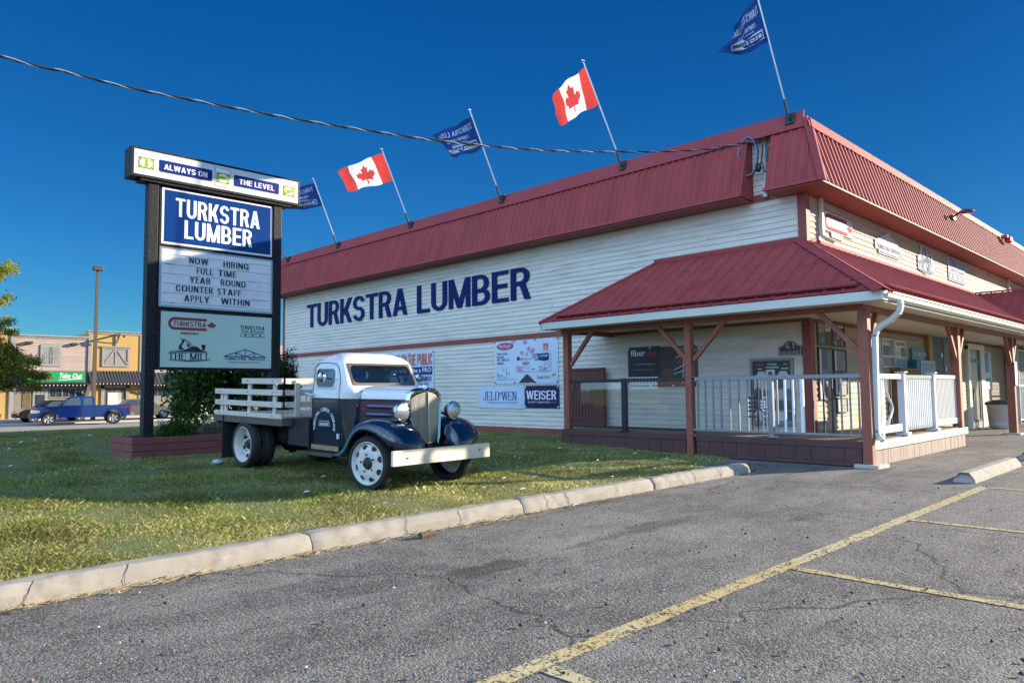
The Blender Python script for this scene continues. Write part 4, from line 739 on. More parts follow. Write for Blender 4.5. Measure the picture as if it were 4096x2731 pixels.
FL = [  # pole base, tip, hoist top, hoist bottom, mid top, mid bottom, fly top, fly bottom
 ((15.2, 25.251, 7.296), (14.35, 25.678, 9.909), (14.406, 25.649, 9.736), (14.691, 25.507, 8.861), (14.2, 26.95, 9.78), (14.3, 26.7, 8.86), (13.7, 27.9, 9.75), (13.8, 27.9, 9.05), 'navy', 'navy store flag on a slanted roof pole, its end behind the tall road sign', .4),
 ((15.2, 20.441, 7.3), (14.35, 20.936, 9.938), (14.397, 20.909, 9.793), (14.7, 20.732, 8.851), (14.3, 22.25, 9.80), (14.4, 21.7, 8.76), (14.05, 23.3, 9.60), (14.2, 22.8, 8.75), 'canada', 'red and white maple leaf flag on the roof pole second nearest the road sign', 1.3),
 ((15.2, 15.789, 7.302), (14.35, 16.258, 9.998), (14.411, 16.225, 9.804), (14.705, 16.062, 8.871), (14.5, 17.332, 9.805), (14.6, 16.803, 8.76), (14.55, 18.228, 9.798-.05), (14.558, 17.56, 8.92), 'navy', 'navy store flag in the middle of the five roof flags, crossed by the cable', 2.2),
 ((15.2, 11.207, 7.291), (14.35, 11.762, 10.023), (14.399, 11.73, 9.865), (14.701, 11.533, 8.895), (14.55, 12.43, 9.78), (14.55, 12.15, 8.70), (14.55, 13.069, 9.437), (14.55, 12.84, 8.643), 'canada', 'large red and white maple leaf flag flying highest left of the roof corner', 3.4),
 ((15.2, 6.698, 7.289), (14.35, 7.006, 10.19), (14.432, 6.976, 9.912), (14.721, 6.871, 8.925), (14.57, 7.40, 9.60), (14.57, 7.28, 8.78), (14.57, 7.76, 9.28), (14.57, 7.95, 8.98), 'navy', 'crumpled navy store flag on the pole nearest the roof corner', 4.6)]
def bracket(mb, b):
    mb.beam(np.array(b)+V3(-.0, 0, -.12), np.array(b)+V3(.06, 0, .12), .03, .2, up=(0, 1, 0))
for b0, tip, h0, h1, mt, mb_, ft, fb, kind, lab, ph in FL:
    t = thing('flagpole', lab, 'flag', b0, group='flags on slanted poles along the roof edge'); b0 = np.array(b0); tip = np.array(tip); d = tip-b0; d /= np.linalg.norm(d)
    mb = MB(); bracket(mb, b0); mb.tube([b0-d*.02+V3(-.05, 0, 0), b0+d*.42], .032, 8); mb.build('bracket', blackmetal, t, smooth=40)
    mb = MB(); mb.tube([b0+d*.3, tip], .02, 8); mb.build('pole', pm('pole_silver', (.62, .63, .64), .25, .05, 5, metal=.7), t, smooth=40)
    mb = MB(); mb.sphere(tip, .045); mb.build('finial', chrome, t, smooth=60)
    S = flag_surface(h0, h1, mt, mb_, ft, fb, ph, .085 if kind == 'canada' else .10); nu, nv = 44, 22; mb = MB()
    if kind == 'canada':
        from mathutils.geometry import delaunay_2d_cdt
        lp = [(.5+x*.30, .52-(y-.29)*.52) for x, y in LEAFP]; g_ = [(u, v) for u in np.linspace(0, 1, nu) for v in np.linspace(0, 1, nv)]+[(q, v) for q in (.25, .75) for v in np.linspace(0, 1, nv)]
        vv, _, ff, *_ = delaunay_2d_cdt([Vector(q) for q in lp+g_], [], [list(range(len(lp)))], 0, 1e-5)
        def inleaf(px, py):
            hit = False
            for (ax, ay), (bx, by) in zip(lp, lp[1:]+lp[:1]):
                if (ay > py) != (by > py) and px < (bx-ax)*(py-ay)/(by-ay)+ax: hit = not hit
            return hit
        pts = [S(q[0], q[1]) for q in vv]; o = len(mb.v); mb.v += [tuple(map(float, q)) for q in pts]
        for q in ff:
            cu = sum(vv[k][0] for k in q)/len(q); cv = sum(vv[k][1] for k in q)/len(q); mb.f.append(tuple(k+o for k in q)); mb.m.append(0 if cu < .25 or cu > .75 or inleaf(cu, cv) else 1)
        mb.build('flag', [flagred, flagwhite, flagred], t, smooth=80)
    else:
        mb.grid([[S(u, v) for v in np.linspace(0, 1, nv)] for u in np.linspace(0, 1, nu)], 0)
        def ftext(s, u0, u1, v0, v1, bold=.02):
            v, f = tmesh(s, bold) if bold < .02 else smesh(s, .14, .12)[:2]; a, b = v.min(0), v.max(0)
            for sd in (1, -1): mb.add([S(u0+(q[0]-a[0])/(b[0]-a[0])*(u1-u0), v1+(q[1]-a[1])/(b[1]-a[1])*(v0-v1), .007*sd) for q in v], f, 1)
        ftext('TURKSTRA LUMBER', .07, .95, .15, .33, .035); ftext('COMPANY LIMITED', .22, .72, .43, .53, .02); ftext('Always on the Level', .28, .66, .57, .63, .01)
        for sd in (1, -1):
            R4 = lambda u0, u1, v0, v1, m=1, o=.006: conform(mb, S, [(u0, v0), (u1, v0), (u1, v1), (u0, v1)], o, m, sd)
            R4(.08, .84, .68, .72); R4(.08, .84, .86, .90); R4(.08, .095, .72, .86); R4(.825, .84, .72, .86); R4(.12, .20, .75, .83); R4(.30, .40, .75, .83); R4(.52, .62, .75, .83); R4(.72, .8, .75, .83)
            R4(.325, .375, .775, .805, 0, .009); R4(.545, .595, .775, .805, 0, .009)
            for cu in (.25, .46, .67): conform(mb, S, [(cu+.03*math.cos(a), .79+.055*math.sin(a)) for a in np.linspace(0, 6.28, 14, endpoint=False)], .006, 1, sd); R4(cu-.022, cu+.022, .782, .798, 0, .009)
        mb.build('flag', [flagnavy, flagnavywhite], t, smooth=80)
t = thing('flagpole_stub', 'short broken flagpole stub at the far end of the roof edge', 'bracket', (15.2, 29.37, 7.28)); mb = MB(); bracket(mb, (15.2, 29.37, 7.28)); mb.build('bracket', blackmetal, t); mb = MB(); mb.tube([(15.18, 29.37, 7.2), (15.0, 29.5, 7.62)], .03, 8); mb.build('pole', pm('rusty_stub', (.1, .04, .03), .7), t)

# ================================================================== PORCH
porch = thing('covered_porch', 'covered corner porch with red metal hip roof, railings and brown deck', 'porch', (13.6, 4.79, 0))
ez, wz = 3.10, 4.64; ex, ey = 13.08, 4.28   # eave lines
mb = MB()
u1 = V3(15.5-ex, 0, wz-ez); L1 = np.linalg.norm(u1); u1 /= L1; n1p = np.cross((0, 1, 0), u1); n1p *= np.sign(n1p[2])
ribbed(mb, (ex, 0, ez), (0, 1, 0), u1, n1p, [(ey, 0), (12.26, 0), (10.41, L1), (6.66, L1)], .325, .035, .028, 4.62)
u2 = V3(0, 6.57-ey, wz-ez); L2 = np.linalg.norm(u2); u2 /= L2; n2p = np.cross((1, 0, 0), u2); n2p *= np.sign(n2p[2])
ribbed(mb, (0, ey, ez), (1, 0, 0), u2, n2p, [(ex, 0), (27.2, 0), (29.5, L2), (15.48, L2)], .325, .035, .028, 13.3)
mb.add([(ex, 12.26, ez), (15.5, 12.26, ez), (15.5, 10.41, wz)], [(0, 1, 2)])
# cross gable over the entrance
g1 = V3(0, -1, 0); ug = V3(29.5-27.2, 0, wz-ez); Lg = np.linalg.norm(ug); ug /= Lg; ng = np.cross(g1, ug); ng *= np.sign(ng[2])
ribbed(mb, (27.2, 4.28, ez), (0, -1, 0), ug, ng, [(0, 0), (1.3, 0), (1.3, Lg), (-2.29, Lg)], .33, .03, .028)
mb.add([(29.5, 6.57, wz), (29.5, 2.98, wz), (31.8, 2.98, ez), (31.8, 6.57, ez)], [(0, 1, 2, 3)]); mb.add([(31.8, 6.57, ez), (31.8, ey, ez), (48, ey, ez), (48, 6.57, wz)], [(0, 1, 2, 3)])
pr_ = mb.build('porch_roof', redmetal, porch)
mb = MB()
def capstrip(a, b, w=.17, h=.03): a = np.array(a); b = np.array(b); mb.beam(a+V3(0, 0, .035), b+V3(0, 0, .035), w, h, up=(0, 0, 1))
def vee(a, b, n_a, n_b, w=.17):   # bent ridge cap over a hip
    a = np.array(a, float); b = np.array(b, float); d = b-a; d /= np.linalg.norm(d)
    for nn, sg in ((n_a, 1), (n_b, -1)):
        s_ = np.cross(d, nn); s_ *= np.sign(s_[2])*-1; o = np.array(nn)*.037; mb.add([a+o*1.0, b+o, b+o+s_*w, a+o+s_*w], [(0, 1, 2, 3)]); mb.add([a+o+s_*w, b+o+s_*w, b+s_*w, a+s_*w], [(0, 1, 2, 3)])
vee((ex-.06, ey-.06, ez-.02), (15.5, 6.64, wz+.01), n1p, n2p); vee((ex, 12.26, ez), (15.5, 10.41, wz), n1p, (0, .64, .77), .11)
mb.beam((15.46, 6.6, wz+.02), (15.46, 10.45, wz+.02), .03, .10); mb.beam((15.5, 6.54, wz+.02), (29.5, 6.54, wz+.02), .03, .10)
mb.beam((29.5, 6.57, wz+.045), (29.5, 2.98, wz+.045), .22, .035)
# snow guard strips standing on the ribs just above the eave
def guard(a, b, up_, nn):
    a = np.array(a, float); b = np.array(b, float); up_ = np.array(up_); nn = np.array(nn); q = [(.26, .035), (.10, .055), (.09, .095), (.24, .075)]
    mb.add([p_+up_*t_+nn*k_ for p_ in (a, b) for t_, k_ in q], [(0, 1, 5, 4), (1, 2, 6, 5), (2, 3, 7, 6), (3, 0, 4, 7), (0, 1, 2, 3), (4, 5, 6, 7)])
guard((ex, 4.72, ez), (ex, 11.75, ez), u1, n1p); guard((13.75, ey, ez), (27.0, ey, ez), u2, n2p)
mb.build('ridge_cap', redflash, pr_)
mb = MB(); mb.box(ex+.01, ex+.035, ey-.0, 12.22, 2.925, 3.085); mb.box(ex+.01, 15.5, 12.2, 12.225, 2.925, 3.085); mb.box(ex+.035, 13.34, ey-.012, ey+.012, 2.925, 3.085); mb.box(13.3, 48, ey+.04, ey+.06, 2.90, 3.08)
mb.build('fascia', pm('pale_fascia', (.52, .525, .455), .45, .05, 1.2), pr_)
mb = MB(); mb.grid([[(x, y, 2.93) for y in (ey+.02, 6.57)] for x in (ex+.03, 27.2, 48)]); mb.grid([[(x, y, 2.932) for y in (6.57, 12.2)] for x in (ex+.03, 15.5)]); mb.build('soffit', pm('soffit_cream', (.64, .58, .42), .6, .05, 1.5), pr_)
mb = MB(); prof = [(0, 3.075), (0, 2.95), (-.05, 2.935), (-.105, 2.975), (-.105, 3.03), (-.13, 3.05), (-.13, 3.075), (-.118, 3.075), (-.01, 2.99)]
x0 = 13.22; k = len(prof); mb.add([(x, ey+.04+a, b) for x in (x0, 48) for a, b in prof], [(i, (i+1) % k, k+(i+1) % k, k+i) for i in range(k)]+[tuple(range(k))[::-1], tuple(range(k, 2*k))]); mb.build('gutter', pm('gutter_cream', (.66, .62, .50), .35, .04, 1.2), pr_)
mb = MB(); px = [(13.72, 4.22, 2.93), (13.72, 4.22, 2.80), (13.70, 4.26, 2.66), (13.62, 4.52, 2.50), (13.585, 4.60, 2.40)]
for a, b in zip(px[:-1], px[1:]): mb.beam(a, np.array(b)+(np.array(b)-np.array(a))*.04, .10, .085, up=(1, 0, .05))
mb.box(13.86, 13.95, 4.68, 4.775, .56, 2.05)
mb2 = MB()
P_ = [(13.74, 4.20, 2.96), (13.74, 4.19, 2.84), (13.74, 4.22, 2.74), (13.76, 4.36, 2.62), (13.78, 4.52, 2.54), (13.80, 4.62, 2.46), (13.80, 4.66, 2.34), (13.80, 4.69, .66), (13.80, 4.67, .56), (13.78, 4.60, .48)]
for a, b in zip(P_[:-1], P_[1:]):
    d = np.array(b)-np.array(a); mb2.beam(np.array(a)-d*.02, np.array(b)+d*.02, .10, .085, up=(0, 1, 0) if abs(d[2]) > abs(d[1]) else (0, 0, 1))
mb2.build('downspout', pm('spout_pale_green', (.56, .60, .53), .4, .05, 1.5), pr_, bevel=.008)
mb = MB(); mb.box(13.60, 13.74, 4.79, 12.0, 2.825, 2.962); mb.box(13.741, 48, 4.79, 4.92, 2.825, 2.962); mb.box(13.741, 15.5, 11.78, 11.92, 2.825, 2.962); mb.box(15.40, 15.455, 6.6, 12.05, 2.86, 3.0)
mb.build('beam', postred, porch)
def post(x0, x1, y0, y1, z0, braces):
    mb = MB(); mb.box(x0, x1, y0, y1, z0, 2.825); p = mb.build('post', postred, porch, bevel=.006)
    for a, b in braces:
        mb = MB(); mb.beam(a, b, .085, .09, up=(0, 0, 1)); mb.build('brace', postred, p, bevel=.004)
    return p
post(13.6, 13.76, 11.79, 11.95, .47, [((13.68, 11.76, 2.05), (13.68, 11.05, 2.86))])
post(13.6, 13.75, 8.33, 8.48, .02, [((13.68, 8.46, 2.05), (13.68, 9.22, 2.86)), ((13.68, 8.29, 2.05), (13.68, 7.53, 2.86))])
post(13.59, 13.75, 4.71, 4.88, .06, [((13.68, 4.86, 2.05), (13.68, 5.62, 2.86)), ((13.77, 4.80, 2.05), (14.45, 4.84, 2.86))])
for x in (19.62, 25.35, 31.5):
    post(x, x+.2, 4.77, 4.97, .05 if x > 20 else .45, [((x+.02, 4.84, 2.05), (x-.58, 4.84, 2.86)), ((x+.18, 4.84, 2.05), (x+.78, 4.84, 2.86))])
pf_ = pm('pale_footing', (.47, .42, .34), .9, .15, 5, .5, 30)
for x in (25.35, 31.5): mb = MB(); mb.box(x-.12, x+.32, 4.66, 5.1, -.05, .05); mb.build('footing', pf_, porch, bevel=.02)
mb = MB(); mb.prism([(13.50, 4.60, -.02), (13.98, 4.56, -.02), (14.02, 4.98, -.02), (13.52, 5.02, -.02)], (0, 0, .085)); mb.build('footing', pm('pale_footing', (.47, .42, .34), .9, .15, 5, .5, 30), porch, bevel=.02)
# deck
mb = MB()
for i in range(60):
    y = 4.83+i*.145
    if y > 12: break
    mb.box(13.64, 19.9 if y < 6.5 else 15.5, y, y+.138, .43, .468)
mb.build('deck_boards', decktop, porch)
mb = MB(); mb.box(13.60, 13.638, 8.50, 12.0, .345, .466); mb.box(13.60, 13.638, 4.89, 8.25, .345, .466); mb.box(13.6, 15.5, 12.0, 12.035, .345, .466)
for y0, y1 in ((8.50, 12.0), (4.90, 8.25)):
    n = int((y1-y0)/.30); w = (y1-y0)/n
    for i in range(n): mb.box(13.612+random.uniform(0, .006), 13.64, y0+i*w+.004, y0+(i+1)*w-.004, .09, .34)
    mb.box(13.605, 13.64, y0, y1, .02, .086)
mb.box(13.594, 13.64, 11.75, 12.03, .02, .34); mb.box(13.62, 15.5, 12.0, 12.03, .0, .34); mb.build('skirting', deckbrown, porch)
mb = MB(); mb.box(13.80, 20.10, 4.765, 4.80, .295, .45); mb.box(20.07, 20.10, 4.80, 6.4, .295, .45); mb.build('fascia_board', pm('white_fascia_board', (.56, .56, .55), .4, .03, 2), porch, bevel=.004)
mb = MB(); x = 13.83
while x < 19.95:
    w = random.choice((.13, .14, .14, .15)); mb.box(x, min(x+w-.008, 19.98), 4.80+random.uniform(0, .008), 4.83, .005, .30); x += w
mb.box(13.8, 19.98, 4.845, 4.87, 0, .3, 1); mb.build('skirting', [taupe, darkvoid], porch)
# railings
rl1 = MB(); rl1.box(13.615, 13.69, 8.48, 11.75, 1.60, 1.675); rl1.box(13.625, 13.675, 8.48, 11.75, .535, .58); rl1.box(13.60, 13.70, 10.065, 10.185, .47, 1.69); rl1.box(13.56, 13.74, 10.02, 10.23, .468, .485)
ra = rl1.build('glass_railing', blackmetal, porch, bevel=.006)
mb = MB(); mb.box(13.648, 13.656, 8.50, 10.06, .58, 1.60); mb.build('glass_pane', glass, ra); mb = MB(); mb.box(13.648, 13.656, 10.19, 11.73, .58, 1.60); mb.build('glass_pane', glass, ra)
rl2 = MB(); rl2.box(13.61, 13.695, 4.88, 8.33, 1.606, 1.677); rl2.box(13.62, 13.68, 4.88, 8.33, .545, .587); rl2.box(13.605, 13.695, 6.535, 6.625, .47, 1.69); rl2.box(13.57, 13.73, 6.50, 6.66, .468, .485); rl2.box(13.61, 13.69, 8.255, 8.34, 1.60, 1.68)
rb_ = rl2.build('metal_railing', greymetal, porch, bevel=.005)
bys = [8.21, 8.03, 7.85, 7.67, 7.47, 7.27, 7.08]; wht = pm('white_baluster', (.70, .72, .73), .4)
for i, y in enumerate(bys+[6.46, 6.30, 6.14, 5.96]):
    mb = MB(); w = .017 if i != 10 else .028; mb.box(13.65-w, 13.65+w, y-w, y+w, .587, 1.606); mb.build('baluster', wht if i in (8, 9, 10) else greymetal, rb_)
for y in (5.76, 5.56, 5.40, 5.24, 5.08, 4.93): mb = MB(); mb.box(13.636, 13.664, y-.014, y+.014, .587, 1.606); mb.build('baluster', blackmetal if y > 5.35 else greymetal, rb_)
def fancy(y, mat, kind):
    mb = MB(); p = lambda z, r: (r, z)
    if kind == 'bulge': mb.lathe([(.013, .587), (.013, .66), (.03, .84), (.013, 1.02), (.026, 1.07), (.013, 1.12), (.03, 1.3), (.013, 1.48), (.013, 1.606)], (13.65, y, 0), (0, 0, 1), 8)
    else:
        mb.tube([(13.65, y, .587), (13.65, y, 1.606)], .013, 8)
        for z in ((.87, .98, 1.06, 1.14, 1.24) if kind == 'scroll' else (1.04, 1.1, 1.16)): 
            for dy in (-.055, .055): mb.sphere((13.65, y+dy*(1 if kind == 'scroll' else .6), z), (.02, .03, .025), n=8, k=5)
            mb.beam((13.65, y-.05, z), (13.65, y+.05, z), .014, .02)
    mb.build('baluster', mat, rb_, smooth=50)
fancy(6.98, blackmetal, 'scroll'); fancy(6.86, blackmetal, 'bulge'); fancy(6.76, steel, 'knot'); fancy(6.68, steel, 'scroll')
rl3 = MB(); rl3.box(13.85, 15.70, 4.83, 4.95, 1.585, 1.68); rl3.box(13.85, 15.72, 4.84, 4.93, .56, .70); rl3.box(14.55, 14.66, 4.84, 4.93, .47, .56); rl3.build('vinyl_railing', whitevinyl, porch, bevel=.006); rl3 = MB(); rl3.box(17.82, 19.6, 4.84, 4.95, 1.60, 1.68); rl3.box(17.82, 19.72, 4.84, 4.93, .56, .69)
rc = rl3.build('vinyl_railing', whitevinyl, porch, bevel=.006)
for x in (15.72, 17.70): mb = MB(); mb.box(x, x+.13, 4.80, 4.93, .53, 1.71); mb.box(x-.03, x+.16, 4.77, 4.96, 1.71, 1.735); mb.box(x-.05, x+.18, 4.75, 4.98, .468, .53); mb.build('newel_post', whitevinyl, porch, bevel=.006)
mb = MB(); mb.box(15.85, 17.70, 4.83, 4.90, 1.60, 1.67); mb.build('top_rail', pm('dark_grey_rail', (.16, .17, .18), .4), rc); mb = MB(); mb.box(15.85, 17.70, 4.84, 4.89, .56, .60); mb.build('bottom_rail', MATS['dark_grey_rail'], rc)
tan = pm('tan_baluster', (.52, .42, .27), .5, .05)
for x in np.arange(13.93, 14.75, .115): mb = MB(); mb.box(x-.022, x+.022, 4.86, 4.905, .70, 1.585); mb.build('baluster', tan if x < 14.6 else wht, rc)
mb = MB(); mb.tube([(14.86+.30*(math.exp(-((z-1.02)/.2)**2))*1.0, 4.86, z) for z in np.linspace(.70, 1.585, 24)], .028, 8); mb.build('curved_baluster', whitevinyl, rc, smooth=60)
for x in (15.05, 15.18): mb = MB(); mb.box(x-.012, x+.012, 4.87, 4.895, .70, 1.585); mb.build('baluster', blackmetal, rc)
for x in np.arange(15.95, 17.65, .125): mb = MB(); mb.box(x-.022, x+.022, 4.845, 4.885, .60, 1.60); mb.build('baluster', pm('silver_baluster', (.60, .62, .64), .35), rc)
for x in np.arange(17.93, 19.6, .098): mb = MB(); mb.box(x-.018, x+.018, 4.86, 4.90, .69, 1.60); mb.build('baluster', whitevinyl, rc)
# ---- things hung on the walls under the porch
mb = MB(); mb.box(15.30, 15.33, 12.05, 13.34, .5, 1.96); mb.box(15.26, 15.36, 12.0, 13.36, 1.96, 2.02); mb.box(15.26, 15.36, 12.0, 13.36, .46, .56); mb.box(15.26, 15.36, 12.0, 12.08, .56, 1.96)
for y in np.arange(12.1, 13.3, .11): mb.box(15.285, 15.30, y, y+.098, .58, 1.95)
tag(mb.build('privacy_screen', pm('screen_brown', (.14, .05, .035), .65, .15, 2), bevel=.004), 'dark red brown slatted privacy screen standing against the wall at the porch end', 'screen')
F = FW1; mb = MB(); F.box(mb, -11.34, -10.35, 1.49, 2.52, .02, .03, 0); F.box(mb, -10.35, -9.28, 1.49, 2.49, .02, .029, 1); D = .033
F.text(mb, 'fiber', -11.25, -10.78, 2.28, 2.44, D, 2, .02); F.text(mb, 'on', -10.75, -10.45, 2.28, 2.37, D, 3, .02); F.text(mb, 'www.fiberondecking.com', -11.15, -10.5, 2.05, 2.09, D, 2, .0); F.text(mb, 'we build better decks', -11.15, -10.55, 1.92, 1.95, D, 4, 0)
for i in range(9): F.rect(mb, -11.3+.1*i, -11.28+.1*i, 1.56, 1.72, D, 2)
F.rect(mb, -11.33, -10.42, 1.72, 1.745, D, 2); F.rect(mb, -11.33, -10.42, 1.55, 1.57, D, 2)
for (a, b, c, e, mm) in ((-10.3, -9.9, 1.55, 1.95, 5), (-10.0, -9.5, 1.6, 1.85, 6), (-9.9, -9.4, 1.95, 2.2, 5), (-10.25, -9.95, 2.1, 2.4, 6), (-9.8, -9.3, 2.25, 2.45, 7)):
    F.poly(mb, [((a+b)/2+(b-a)/2*math.cos(q)*(1+.3*math.sin(3*q)), (c+e)/2+(e-c)/2*math.sin(q)) for q in np.linspace(0, 6.28, 14, endpoint=False)], D+mm*.0006, mm, True)
for a, b in (((-9.95, 1.8), (-9.4, 1.95)), ((-9.95, 1.9), (-9.4, 2.12)), ((-9.7, 1.55), (-9.66, 2.3)), ((-9.5, 1.6), (-9.46, 2.2)), ((-9.9, 2.2), (-9.5, 2.3)), ((-9.62, 1.8), (-9.35, 1.6))): F.line(mb, a, b, .016, D+.006, 2)
grommets(mb, F, -11.32, -9.3, 1.52, 2.48, D+.007, 2, 4)
tag(mb.build('vinyl_banner', [pm('banner_black', (.02, .016, .016), .35, .2, 2), pm('photo_brown', (.05, .03, .022), .35, .4, 3), white, pm('fibre_red', (.5, .05, .03), .5), bgrey, pm('photo_rust', (.13, .055, .04), .5, .3, 5), pm('photo_green', (.04, .055, .03), .5, .3, 5), pm('photo_sky', (.2, .22, .24), .5, .2, 5)]), 'dark glossy decking banner hung above the glass railing', 'banner')
mb = MB(); n = 14; c = 6.98; arch = [(-7.24, 2.14), (-6.72, 2.14), (-6.72, 2.33), (-6.78, 2.35), (-6.82, 2.36)]+[(-6.98+.155*math.cos(a), 2.335+.125*math.sin(a)) for a in np.linspace(.1, math.pi-.1, n)]+[(-7.14, 2.36), (-7.18, 2.35), (-7.24, 2.33)]
sc = lambda k: [(-6.98+(x+6.98)*k, 2.28+(y-2.28)*k) for x, y in arch]
mb.prism([F.p(x, y, .025) for x, y in arch], F.n*.02, 0); F.poly(mb, sc(.93), .047, 1, True); F.poly(mb, sc(.88), .0485, 0, True); F.text(mb, '61', -7.07, -6.89, 2.285, 2.41, .05, 1, .03); F.text(mb, 'HAMILTON STREET', -7.19, -6.77, 2.175, 2.235, .05, 1, .01); F.rect(mb, -7.2, -6.76, 2.155, 2.165, .05, 1)
tag(mb.build('address_plaque', [pm('plaque_dark', (.012, .016, .02), .35), pm('plaque_tan', (.48, .40, .28), .5)]), 'black arched house number plaque with tan figures on the porch wall', 'plaque')
t = thing('display_board', 'grey framed display board of trim samples below the house number plaque', 'display', (15.47, 7.43, 1.35)); mb = MB()
F.box(mb, -7.92, -6.92, 2.03, 2.09, .02, .07); F.box(mb, -7.92, -6.92, .60, .66, .02, .07); F.box(mb, -7.92, -7.86, .66, 2.03, .02, .07); F.box(mb, -6.98, -6.92, .66, 2.03, .02, .07); mb.build('frame', pm('frame_grey', (.22, .23, .24), .5, .06), t)
mb = MB(); F.box(mb, -7.86, -6.98, 1.72, 2.03, .02, .03, 0); F.box(mb, -7.86, -6.98, .66, 1.72, .02, .03, 1); F.text(mb, 'STOCK', -7.52, -7.3, 1.94, 1.98, .033, 2, .02); F.text(mb, 'PROGRAM', -7.56, -7.26, 1.87, 1.91, .033, 2, .02); F.ell(mb, -7.7, 1.95, .09, .025, .033, 3); F.rect(mb, -7.75, -7.65, 1.85, 1.87, .033, 2); F.poly(mb, [(-7.2, 1.94), (-7.04, 1.94), (-7.1, 1.98)], .033, 4); F.rect(mb, -7.2, -7.04, 1.85, 1.87, .033, 2); mb.build('backing', [pm('display_dark', (.03, .05, .05), .4), pm('display_panel', (.30, .31, .30), .6), white, bred, bgreen], t)
rr = random.Random(3); sm_ = [pm('sample_white', (.62, .62, .60), .6), pm('sample_cream', (.50, .46, .36), .6), pm('sample_slate', (.10, .12, .14), .6), pm('sample_blue', (.14, .19, .24), .6)]
for i in range(5):
    for j in range(4):
        mb = MB(); y = -7.84+i*.172; z = 1.62-.235*j; F.box(mb, y, y+.15, z-.2, z, .03, .045); mb.build('sample', sm_[rr.choice((0, 0, 1, 2, 2, 3))], t)
for y in (-7.78, -7.28):
    mb = MB()
    for q in range(3): F.box(mb, y+.02*q, y+.24-.02*q, 1.70+.035*q, 1.731+.035*q, .032, .05)
    mb.build('trim_profile', sm_[0], t)
mb = MB(); F.box(mb, -7.55, -7.35, 1.70, 1.84, .032, .05, 0); F.box(mb, -7.50, -7.40, 1.72, 1.80, .05, .052, 1); mb.build('trim_profile', [sm_[0], sm_[2]], t)
F = FW2; cols = [pm('sample_white', ()) if 0 else MATS['sample_white'], MATS['sample_slate'], pm('sample_grey', (.22, .23, .22), .7, .1, 4), pm('sample_tan', (.36, .30, .21), .7, .1, 4), pm('sample_brown', (.14, .09, .06), .7, .15, 4), pm('sample_greyblue', (.17, .20, .22), .7, .1, 4), black]
def display(label, x0, x1, z0, z1, cells, fmat, name='sample_board', cat='display', d=.03, group=None, extra=None):
    t = thing(name, label, cat, ((x0+x1)/2, 6.54, (z0+z1)/2), group=group); mb = MB(); w = .03
    F.box(mb, x0, x1, z0, z1, .02, d); F.box(mb, x0, x1, z1-w, z1, d, d+.025); F.box(mb, x0, x1, z0, z0+w, d, d+.025); F.box(mb, x0, x0+w, z0+w, z1-w, d, d+.025); F.box(mb, x1-w, x1, z0+w, z1-w, d, d+.025); mb.build('frame', fmat, t)
    for a, b, c, e, mm in cells:
        mb = MB(); F.box(mb, x0+w+(x1-x0-2*w)*a, x0+w+(x1-x0-2*w)*b-.006, z0+w+(z1-z0-2*w)*c, z0+w+(z1-z0-2*w)*e-.006, d, d+.008+.001*mm, mm); mb.build('sample', cols, t)
    if extra: mb = MB(); extra(mb, d+.017); mb.build('picture', cols, t)
    return t
g_ = 'framed siding sample boards on the front wall by the corner'
display('framed poster of a pale house with a small picture, topmost left by the corner', 15.84, 16.62, 2.36, 2.93, [(0, .55, 0, .5, 1), (.55, 1, 0, .6, 4), (0, .5, .5, 1, 3), (.5, 1, .6, 1, 2), (.2, .5, .05, .35, 5)], cols[4], 'framed_poster', 'poster', group=g_, extra=lambda mb, d: (F.box(mb, 16.25, 16.5, 2.68, 2.92, d, d+.006, 0), F.poly(mb, [(16.3, 2.74), (16.36, 2.86), (16.42, 2.74), (16.38, 2.74), (16.36, 2.80), (16.34, 2.74)], d+.008, 6, True)))
display('framed colour chip board with rows of stain swatches, topmost right', 16.65, 17.36, 2.36, 2.93, [(i/11, (i+1)/11, j*.25, j*.25+.22, (3, 4, 3, 2, 4, 1, 3, 5, 4, 2, 6)[(i*3+j*2) % 11]) for i in range(11) for j in range(3)]+[(0, 1, .8, 1, 0)], cols[6], 'swatch_board', group=g_)
display('tall board of white and grey vinyl siding pieces beside the corner trim', 15.84, 16.62, 1.16, 2.31, [(0, .2, .5, 1, 0), (.2, .6, .6, 1, 1), (.6, 1, .55, 1, 2), (0, .2, 0, .5, 0), (.2, .6, .3, .6, 2), (.6, 1, .28, .55, 5), (.2, .6, 0, .3, 1), (.6, 1, 0, .28, 3)], cols[6], group=g_)
display('board of grey shingle samples in the right column', 16.68, 17.40, 1.78, 2.30, [(0, .2, 0, 1, 0), (.2, .6, .5, 1, 2), (.6, 1, .55, 1, 2), (.2, .55, 0, .5, 5), (.55, 1, 0, .55, 2)], cols[6], group=g_)
display('board of dark slate shingle samples below the grey ones', 16.68, 17.42, 1.24, 1.74, [(0, .2, 0, 1, 0), (.2, 1, 0, .5, 1), (.2, 1, .5, 1, 5)], cols[6], group=g_)
display('small framed picture of pale cladding lowest in the right column', 16.75, 17.38, .85, 1.2, [(0, .5, 0, 1, 0), (.5, 1, 0, .5, 5), (.5, 1, .5, 1, 2)], cols[4], 'framed_poster', 'poster', group=g_)
